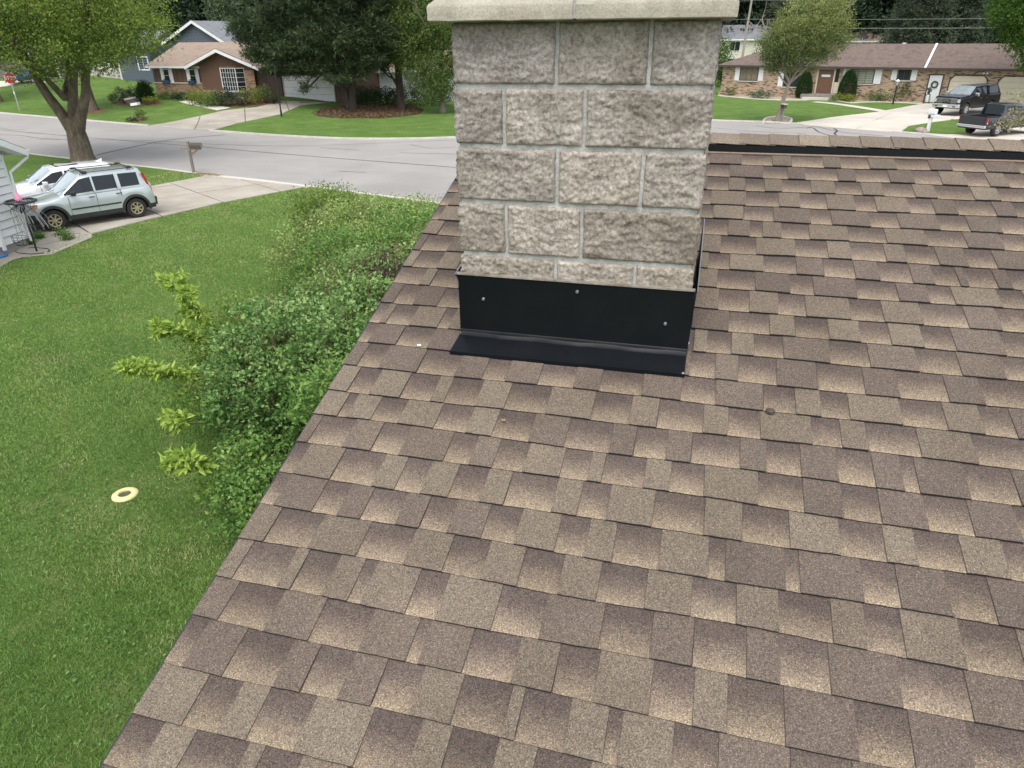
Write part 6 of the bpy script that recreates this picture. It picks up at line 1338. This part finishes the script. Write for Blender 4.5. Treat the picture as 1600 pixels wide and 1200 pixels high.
# arching bright shoots on the lawn side
def shoot(root, path, tips, label):
    o = empty('young_shoot', root, 0, label, 'plant', 'bright shoots leaning over the lawn'); mb = MB(); P = smooth_line3(path, 5); mb.tube(P, [.026-.014*k/len(P) for k in range(len(P))], 6)
    pts, out = [], []
    def cluster(c, d, n=16, ln=.2, s=1.0):
        for _ in range(n):
            dd = (Vector(d)*.35+Vector((random.gauss(0, 1), random.gauss(0, 1), random.gauss(.15, .6)))).normalized(); L_ = ln*random.uniform(.6, 1.2)
            mb.tube([c, c+dd*L_*.5+Vector((0, 0, .03)), c+dd*L_], .003, 3, cap=False)
            for k in range(6):
                for sgn in (-1, 1): q = c+dd*L_*(.25+.13*k)+Vector((0, 0, .02)); pts.append(q); out.append(dd*.7+dd.cross(Vector((0, 0, 1)))*sgn)
    for t, sc in tips:
        i = min(int(t*(len(P)-1)), len(P)-1); d = (P[i]-P[max(i-1, 0)]).normalized() if i else Vector((0, 0, 1)); cluster(P[i], d, int(16*sc), .19*sc)
    mb.build('stem', m_stemY, o); P_ = np.array(pts); D_ = np.array(out)
    leaves('foliage', P_, .12, L_bright, .5+RNG.normal(size=len(P_))*.25, .46, .9, .1, o, D_*2)
def shp(px, py, z): return at(px, py, z)
base = Vector((-6.3, 9.0, 0))
def rel(p): return tuple(Vector(p)-base)
for label, path, tips in (('tallest bright shoot with two leaf clusters reaching up the lawn', [base, shp(345, 520, 1.0), shp(305, 480, 1.75), shp(274, 445, 2.05)], ((1, 1.35), (.86, 1.0), (.74, .7), (.62, .6))),
                          ('bright shoot ending in a flat leaf cluster left of the hedge', [base, shp(340, 560, .9), shp(290, 520, 1.4), shp(252, 516, 1.55)], ((1, 1.0), (.9, .8), (.72, .7), (.55, .6))),
                          ('lowest long bright shoot pointing left over the lawn', [base, shp(330, 600, .8), shp(262, 582, 1.15), shp(205, 576, 1.3)], ((1, .8), (.88, .7), (.76, .9), (.6, .7), (.5, .7))),
                          ('short bright shoot in the middle of the cluster', [base, shp(350, 540, 1.1), shp(318, 500, 1.5), shp(296, 488, 1.6)], ((1, .9), (.8, .7), (.65, .6))),
                          ('bright yellow shoot drooping above the yellow ring side of the hedge', [Vector((-5.6, 7.2, 0)), shp(330, 740, .7), shp(300, 722, .95), shp(272, 724, .9)], ((1, .7), (.85, .8), (.7, .8), (.5, .6))),
                          ('pale shoot low on the left flank of the hedge', [base, shp(320, 660, .7), shp(285, 660, .8), shp(262, 655, .8)], ((1, .5), (.85, .6), (.7, .6)))):
    bs = Vector(path[0]); shoot(bs, [Vector(p)-bs for p in path], tips, label)

# plantings by the far houses
def bush_px(px, py, rx, rz, lm, label, nc=60, ls=.12, name='garden_shrub', cat='shrub', stretch=1.0, group=None, bl=None):
    P = at(px, py); return shrub(name, label, cat, P, bl or [(0, 0, rz*.9, rx, rx*.8, rz*.9)], nc, 12, .12*max(rx, .6), ls, lm, 4, m_stem, .6, .35, group=group, shell=.55)
L_flow = leafmat('flowering_leaf', [(.03, .05, .02), (.07, .09, .04), (.12, .12, .07), (.30, .24, .25)], .3)
L_yel = leafmat('yellow_green_leaf', [(.08, .13, .02), (.17, .22, .03), (.28, .30, .05), (.40, .36, .08)], .35)
for a in ((316, 163, 1.3, .6, L_yel, 'yellow green shrub at the left of the brown house garden bed', 150), (332, 166, 1.4, .62, L_light, 'light green shrub below the bay window', 150), (355, 165, 1.4, .75, L_dark, 'dark purplish shrub below the bay window', 130), (374, 165, 1.3, .65, L_flow, 'flowering shrub right of the bay window', 110), (392, 163, 1.2, .7, L_yel, 'yellowish shrub at the brick corner of the brown house', 100),
          (412, 160, 1.1, .8, L_light, 'tall loose plant by the brown garage wall', 80), (428, 161, .9, .4, L_flow, 'pink flowering plant beside the garage door', 60), (268, 154, 1.2, .28, L_young, 'low green shrub under the left shuttered window', 90), (288, 155, 1.1, .3, L_dark, 'low dark shrub under the right shuttered window', 80), (304, 157, 1.0, .35, L_light, 'small light shrub beside the front walk', 70),
          (196, 162, .9, .8, L_flow, 'flowering shrub at the left of the lawn island bed', 80), (214, 161, 1.0, .8, L_dark, 'dark round shrub in the lawn island bed', 90), (180, 161, .5, .5, L_light, 'small light plant at the tip of the island bed', 40), (236, 163, .8, .35, L_yel, 'low yellow green hosta in the island bed', 50), (222, 188, .5, .5, L_light, 'thin plant beside the tilted mailbox', 30), (207, 190, .5, .16, L_flow, 'white edged flowers below the tilted mailbox', 30)): bush_px(*a)
P = at(231, 160); shrub('ornamental_grass', 'tall dark upright grass clump in the island bed', 'plant', P, [(0, 0, .9, .6, .6, .9), (-.5, .1, .7, .4, .4, .7)], 160, 14, .12, .3, L_arb, 3, m_stem, .12, .3, .1, droop=-1.6)
# hedge in front of the white house
for k, px in enumerate((566, 590, 612, 642, 668, 690)): bush_px(px, 164, 1.5, .85 if k < 3 else 1.1, L_arb if k < 3 else L_young, ('leftmost dark hedge shrub before the white house', 'second dark hedge shrub before the white house', 'third dark hedge shrub before the white house', 'green shrub under the birch, leftmost of three', 'green shrub under the birch, middle of three', 'green shrub nearest the chimney below the birch')[k], 110, .14)
L_vine2 = leafmat('garden_bush_leaf', [(.045, .085, .025), (.09, .15, .04), (.15, .22, .065)], .25)
def cone_shrub(px, py, h, r, label):
    P = at(px, py); o = empty('arborvitae', P, 0, label, 'shrub', 'clipped evergreens flanking the front door'); MB().tube([(0, 0, 0), (0, 0, h*.8)], [.06, .02], 5).build('trunk', m_stem, o)
    n = 9000; t = RNG.random(n)**.8; a = RNG.uniform(0, 2*math.pi, n); rr = r*np.clip(np.sin(np.clip(t*.98+.02, 0, 1)**.55*math.pi)**.6, 0, 1)*(1-.25*t); rr = r*np.sqrt(np.clip(1-t**2.4, 0, 1))*(.82+.18*np.clip(t*6, 0, 1))*(.9+.12*RNG.random(n)); z = t*h+.05
    leaves('foliage', np.stack([rr*np.cos(a), rr*np.sin(a), z], 1), .10, L_arb, .5+RNG.normal(size=n)*.2, .5, .2, -.4, o, np.stack([np.cos(a), np.sin(a), .3+0*a], 1)*2)
cone_shrub(1254, 153.5, 2.35, .72, 'clipped dark green cone evergreen left of the brown front door'); cone_shrub(1321, 156, 2.5, .78, 'clipped dark green cone evergreen right of the brown front door')
for a in ((1141, 149.5, .55, .45, L_light, 'small green plant by the left corner of the brick ranch', 30), (1187, 154, 1.1, .42, L_grey, 'low grey green mound below the first shuttered window', 80), (1312, 158, .8, .35, L_yel, 'yellow green hosta below the right evergreen cone', 50), (1325, 159, .8, .35, L_yel, 'second yellow green hosta below the right evergreen cone', 50),
          (1373, 158.5, 1.6, .42, L_young, 'low spreading shrub under the blinds window', 90), (1413, 157.5, 1.2, 1.0, L_vine2, 'round green shrub right of the lamp post', 420)): bush_px(*a)
P = deep(1142, 150, 82); shrub('leafy_shrub', 'bright green tall bush at the left end of the brick ranch', 'shrub', (P.x-2.2, P.y+3, 0), [(0, 0, 3.4, 2.2, 2, 2.3), (.8, 0, 1.8, 2, 2, 1.6)], 330, 18, .3, .2, leafmat('bright_bush_leaf', [(.03, .08, .015), (.07, .15, .02), (.13, .24, .035)], .35), 8)
P = deep(1115, 150, 80); shrub('leafy_shrub', 'dark green shrub in the shade at the far left corner of the ranch', 'shrub', (P.x-1.2, P.y+2, 0), [(0, 0, 1.6, 1.5, 1.5, 1.5)], 150, 16, .25, .18, L_dark, 4)

# ------------------------------------------------------------ street furniture and small things
ss = at(31, 173); o = empty('stop_sign', ss, 0, 'red octagonal STOP sign on a metal post at the far left corner', 'road sign')
MB().box(-.05, .05, -.03, .03, -.2, 2.9).build('post', mat('galvanised_steel', (.42, .43, .44), (.34, .35, .36), 10, .5, metal=.4), o); fy = math.atan2(ss.y, ss.x)+math.pi
face = empty('sign_face', (0, 0, 2.72)); face.parent = o; face.rotation_euler = (0, 0, fy+R(90)+R(12))
def octa(r): return [(r/math.cos(R(22.5))*math.cos(R(22.5+45*k)), r/math.cos(R(22.5))*math.sin(R(22.5+45*k))) for k in range(8)]
for nm, r_, y0_, y1_, m_ in (('border', .46, -.045, -.03, m_white), ('panel', .435, -.050, -.044, m_redL)):
    mb = MB(); pts = octa(r_); mb.add([(x, y0_, z) for x, z in pts]+[(x, y1_, z) for x, z in pts], [tuple(range(8)), tuple(range(15, 7, -1))]+[(k, (k+1) % 8, (k+1) % 8+8, k+8) for k in range(8)]); mb.build(nm, m_, face)
lettering('lettering', 'STOP', .36, m_white, face, (0, -.054, 0), (R(90), 0, 0), .002)
MB().box(-.06, .06, -.05, -.035, 1.4, 1.6).build('reflector_plate', m_white, o)
m_wood = mat('weathered_wood', (.17, .15, .125), (.25, .22, .18), 8, .9, stretch=(1, 1, .2), bump=.01)
def mailbox_wood(P, yaw, label):
    o = empty('mailbox', P, yaw, label, 'mailbox')
    MB().box(-.05, .05, -.05, .05, -.1, 1.45).build('post', m_wood, o); MB().bar((-.42, 0, 1.13), (.62, 0, 1.13), .09).build('arm', m_wood, o); MB().bar((.06, 0, .85), (.42, 0, 1.09), .07).build('brace', mat('reddish_wood', (.25, .14, .09), rough=.9), o)
    mb = MB(); prof = [(.11*math.cos(t), .11*math.sin(t)) for t in np.linspace(0, math.pi, 9)]; pr_ = [(-.11, 0)][:0]+[(y, 1.29+z) for y, z in prof]+[(-.11, 1.18), (.11, 1.18)]
    n = len(pr_); mb.add([(.10, y, z) for y, z in pr_]+[(.66, y, z) for y, z in pr_], [tuple(range(n)), tuple(range(2*n-1, n-1, -1))]+[(k, (k+1) % n, (k+1) % n+n, k+n) for k in range(n)]); mb.build('box', mat('grey_brown_metal', (.075, .062, .052), rough=.45), o, smooth=30)
    MB().box(.66, .675, -.09, .09, 1.19, 1.36).build('door', mat('grey_metal_door', (.20, .19, .18), rough=.5), o); return o
mailbox_wood(at(303, 270.5), R(5), 'mailbox on a weathered wooden post beside the near driveway mouth')
o = empty('mailbox', at(216, 186), R(10), 'tilted grey mailbox with white newspaper holder on the lawn across the road', 'mailbox'); o.rotation_euler = (0, R(-8), R(10))
MB().bar((0, 0, -.1), (0, 0, 1.2), .08).build('post', m_wood, o); MB().box(-.5, .35, -.2, .2, 1.45, 1.62).build('box', mat('mailbox_grey', (.28, .26, .27), (.14, .12, .12), 8, .6), o, bevel=.05); MB().box(-.35, .4, -.18, .18, 1.22, 1.42).build('shelf', m_dark, o); MB().box(-.1, .5, -.22, .2, 1.0, 1.2).build('newspaper_holder', m_white, o, bevel=.02)
o = empty('mailbox', at(1449, 207), R(-40), 'white mailbox on a white post by the small lawn between driveways', 'mailbox'); MB().box(-.08, .08, -.08, .08, -.1, 1.05).build('post', m_white, o); MB().box(-.22, .28, -.14, .14, 1.10, 1.40).build('box', m_white, o, bevel=.05); MB().box(-.1, .48, -.11, .11, .92, 1.08).build('newspaper_holder', m_white, o, bevel=.02); MB().box(-.12, .02, -.16, -.09, .85, 1.06).build('number_plate', m_dark, o)
# the dark mailbox in front of the young tree
o = empty('mailbox', at(1221, 192), R(-70), 'dark mailbox with pale roof in front of the young tree trunk', 'mailbox'); MB().box(-.05, .05, -.05, .05, -.1, 1.0).build('post', m_wood, o); MB().box(-.25, .25, -.12, .12, 1.0, 1.22).build('box', m_dark, o, bevel=.04); MB().box(-.27, .27, -.14, .14, 1.22, 1.28).build('cover', m_concL, o)
# stones
def stone(P, r, label, m): 
    bm = bmesh.new(); bmesh.ops.create_icosphere(bm, subdivisions=2, radius=r)
    for v in bm.verts: v.co *= 1+.25*noise.noise(v.co*4/r*.3+Vector((r*50, 0, 0))); v.co.z *= .6
    for f in bm.faces: f.smooth = True
    me = bpy.data.meshes.new('stone'); bm.to_mesh(me); bm.free(); me.materials.append(m); o = link('stone', me); o.location = P; tag(o, label, 'stone')
m_rock = mat('field_stone', (.34, .28, .23), (.24, .20, .17), 5, .9, bump=.02)
stone(at(1438, 207)+Vector((0, 0, .12)), .36, 'tan boulder beside the white mailbox post', m_rock); stone(at(1446, 208)+Vector((0, 0, .06)), .2, 'small stone at the foot of the white mailbox', m_rock); stone(at(1212, 190)+Vector((0, 0, .1)), .25, 'brown stone at the foot of the young tree', m_rock)
# lamp posts
def lamp_post(P, h, label, head=True):
    o = empty('lamp_post', P, 0, label, 'lamp post'); MB().tube([(0, 0, -.1), (0, 0, h)], .05, 8).build('post', m_black, o); MB().tube([(0, 0, 0), (0, 0, .5)], .07, 8).build('base', m_black, o)
    if not head: return
    mb = MB(); mb.lathe([(.07, h), (.14, h+.32), (.13, h+.33)], 6); mb.build('lantern', m_clearL, o); mb = MB(); mb.lathe([(.19, h+.32), (.08, h+.44), (0, h+.50)], 6); mb.build('cap', m_white, o)
lamp_post(at(1395, 163), 1.55, 'black lamp post with pale lantern on the lawn before the brick ranch'); lamp_post(at(440, 182), 3.7, 'tall black lamp post at the edge of the brown house driveway under the pine', False)
# utility pole and wires
pb = deep(1160, 80, 96); top = deep(1175, -60, 96); o = empty('utility_pole', (pb.x, pb.y, 0), 0, 'grey wooden utility pole rising behind the brick ranch', 'utility pole')
d = Vector((.35, 0, 0)); MB().tube([(0, 0, 0), (.25, 0, 7), (.6, 0, 14)], [.17, .15, .12], 8).build('pole', mat('pole_wood', (.26, .23, .20), (.34, .31, .27), 6, .9), o); MB().bar((-.5, 0, 13.2), (1.6, 0, 13.2), .12).build('crossarm', m_wood, o)
for k, (zz_, dz, cat) in enumerate(((9.6, 0, 'upper wire strung across the wood to the right of the pole'), (7.4, .1, 'lower wire strung across the wood to the right of the pole'), (6.4, .1, 'lowest thick cable strung from the utility pole'))):
    a = Vector((pb.x+.3, pb.y, zz_)); mb = MB()
    for e in (Vector((pb.x+62, pb.y-14, zz_)), Vector((pb.x-60, pb.y+12, zz_))): mb.tube([a.lerp(e, t)-Vector((0, 0, 3.0*t*(1-t)*.5)) for t in np.linspace(0, 1, 16)], .018+.008*k, 4)
    tag(mb.build('utility_wire', mat('wire_metal', (.20, .21, .21), rough=.6)), cat, 'wire')
# specks on the roof
def roof_bit(name, x, s, size, m, label, cat):
    p = Vector(rp(x, s, .014)); mb = MB(); k = 6
    pts = [(size*math.cos(t)*(1 if j % 2 else .6), size*.55*math.sin(t)) for j, t in enumerate(np.linspace(0, 2*math.pi, k, endpoint=False))]
    mb.add([(p.x+a, p.y+b*c_, p.z+b*s_+.002*(i % 2)) for i, (a, b) in enumerate(pts)]+[(p.x, p.y, p.z+.005)], [(i, (i+1) % k, k) for i in range(k)]); tag(mb.build(name, m), label, cat)
m_dry = mat('dry_leaf', (.20, .12, .06), (.30, .20, .10), 40, .9)
roof_bit('paper_fleck', -1.08, 2.66, .012, m_white, 'tiny white fleck on the shingles near the roof edge left of the flashing', 'fleck')
roof_bit('dry_leaf', -.62, 2.30, .013, m_dry, 'small dry leaf on the shingles just below the flashing', 'leaf')
# ring on the lawn
P = at(196, 774.5); o = empty('lawn_ring', P, 0, 'pale yellow ring with a dark centre lying on the lawn', 'flying ring')
mb = MB(); mb.lathe([(.082, .010), (.088, .042), (.115, .052), (.15, .045), (.172, .030), (.178, .012), (.16, .006), (.10, .006)], 36); mb.build('rim', mat('pale_yellow_plastic', (.66, .62, .30), (.60, .56, .27), 10, .5), o, smooth=True)
mb = MB(); mb.lathe([(.082, .022), (.05, .016), (0, .014)], 28); mb.build('centre', mat('dark_mesh_centre', (.05, .055, .03), (.09, .10, .05), 40, .8), o, smooth=True)
# plant pole by the white house: ring, hanging dry stems, pink flower
hp = at(58, 393.5); o = empty('plant_pole', hp, 0, 'black garden pole carrying a round rimmed basket with dried trailing stems', 'garden stand'); hz_ = 1.5
MB().tube([(.0, 0, -.05), (-.03, .02, .8), (-.06, .03, hz_)], .028, 8).build('pole', m_black, o)
mb = MB(); nn_ = 28; mb.tube([(-.06+.40*math.cos(t), .03+.40*math.sin(t), hz_+.02) for t in np.linspace(0, 2*math.pi, nn_+1)], .035, 6); mb.build('rim', m_black, o)
mb = MB()
for k in range(9): s = -.36+.09*k; w_ = math.sqrt(max(.001, .38**2-s*s)); mb.tube([(-.06+s, .03-w_, hz_+.02), (-.06+s, .03+w_, hz_+.02)], .005, 4); mb.tube([(-.06-w_, .03+s, hz_+.02), (-.06+w_, .03+s, hz_+.02)], .005, 4)
for k in range(10): t = 2*math.pi*k/10; mb.tube([(-.06+.38*math.cos(t), .03+.38*math.sin(t), hz_), (-.06+.28*math.cos(t), .03+.28*math.sin(t), hz_-.18), (-.06+.05*math.cos(t), .03+.05*math.sin(t), hz_-.32)], .006, 4)
mb.build('wire_basket', m_black, o)
mb = MB(); mb.lathe([(.03, -.30), (.12, -.16), (.16, 0), (.12, .0)], 10, (-.12, .03, hz_-.02)); mb.build('planter', m_blackR, o)
mb = MB()
for k in range(30):
    t = random.uniform(0, 6.28); r0 = random.uniform(.05, .2); ln_ = random.uniform(.3, .75); dx, dy = math.cos(t), math.sin(t)
    mb.tube(smooth_line3([(-.06+dx*r0*.3, .03+dy*r0*.3, hz_-.05), (-.06+dx*(r0+.12), .03+dy*(r0+.12), hz_-.20), (-.02+dx*(r0+.2)+.08, .03+dy*(r0+.2), hz_-.2-ln_*.6), (0+dx*(r0+.25)+.12, .03+dy*(r0+.25), hz_-.25-ln_)], 3), .008, 4)
mb.build('dried_stems', mat('dried_grey_stems', (.30, .31, .30), (.16, .16, .15), 14, .9), o)
mb = MB(); c = Vector((-.10, .02, hz_+.06)); mb.lathe([(.10, 0), (.11, .05), (.06, .12), (.03, .2), (.015, .27), (0, .30)], 9, c); f_ = mb.build('pink_ornament', mat('pink_flower', (.75, .20, .36), (.85, .35, .48), 12, .6), None, smooth=50); f_.parent = o
wb = empty('wire_basket', at(28, 368, .55)+Vector((.15, -.1, 0)), 0, 'round black wire basket hanging on the white siding', 'wire basket'); mb = MB()
for z_, r_ in ((0, .26), (-.14, .24), (-.26, .16)): mb.tube([(r_*math.cos(t), r_*.6*math.sin(t), z_) for t in np.linspace(0, 2*math.pi, 17)], .008, 4)
for k in range(10): t = 2*math.pi*k/10; mb.tube([(.26*math.cos(t), .156*math.sin(t), 0), (.24*math.cos(t), .144*math.sin(t), -.14), (.16*math.cos(t), .096*math.sin(t), -.26), (0, 0, -.28)], .006, 4)
mb.build('wire_frame', m_black, wb)
mb = MB(); P = at(62, 395)+Vector((-.2, .05, .03)); mb.tube([P+Vector((.55*math.cos(t)-.1, .32*math.sin(t), .004*math.sin(7*t))) for t in np.linspace(0, 6.0, 40)], .014, 5); tag(mb.build('garden_cable', m_blackR), 'thin dark cable looped on the concrete around the garden pole', 'cable')
P = at(2, 402.5)+Vector((-.1, 0, .03)); mb = MB(); mb.lathe([(0, .02), (.2, .02), (.23, .05), (.25, .04), (.24, 0), (0, 0)], 24, P); tag(mb.build('blue_dish', mat('blue_lid_plastic', (.05, .19, .48), rough=.4)), 'shallow blue plastic dish on the ground at the left edge', 'dish')
# weeds and leaf litter by the walk
for px, py, r_, lab in ((47, 383, .16, 'weed tuft growing at the white house corner'), (98, 369, .2, 'weeds growing through the broken concrete walk'), (105, 375, .16, 'small weed patch beside the pale walk slab'), (62, 374, .08, 'tiny weed in the driveway joint')): bush_px(px, py, r_, .12, L_vine, lab, 26, .06, 'weed', 'weed')
mb = MB(); rr = random.Random(5)
for k in range(260):
    t = rr.random(); q = at(306+t*36+rr.gauss(0, 5), 270.5+t*4+rr.gauss(0, .9)); a = rr.uniform(0, 6.28); s = .05
    mb.add([q+Vector((s*math.cos(a), s*math.sin(a), .02)), q+Vector((s*math.cos(a+2), s*math.sin(a+2), .035)), q+Vector((s*math.cos(a+4), s*math.sin(a+4), .02))], [(0, 1, 2)])
tag(mb.build('leaf_litter', mat('dry_leaves', (.22, .13, .06), (.32, .22, .11), 9, .9, coord='World')), 'dry brown leaves gathered at the foot of the mailbox', 'leaves', kind='stuff')
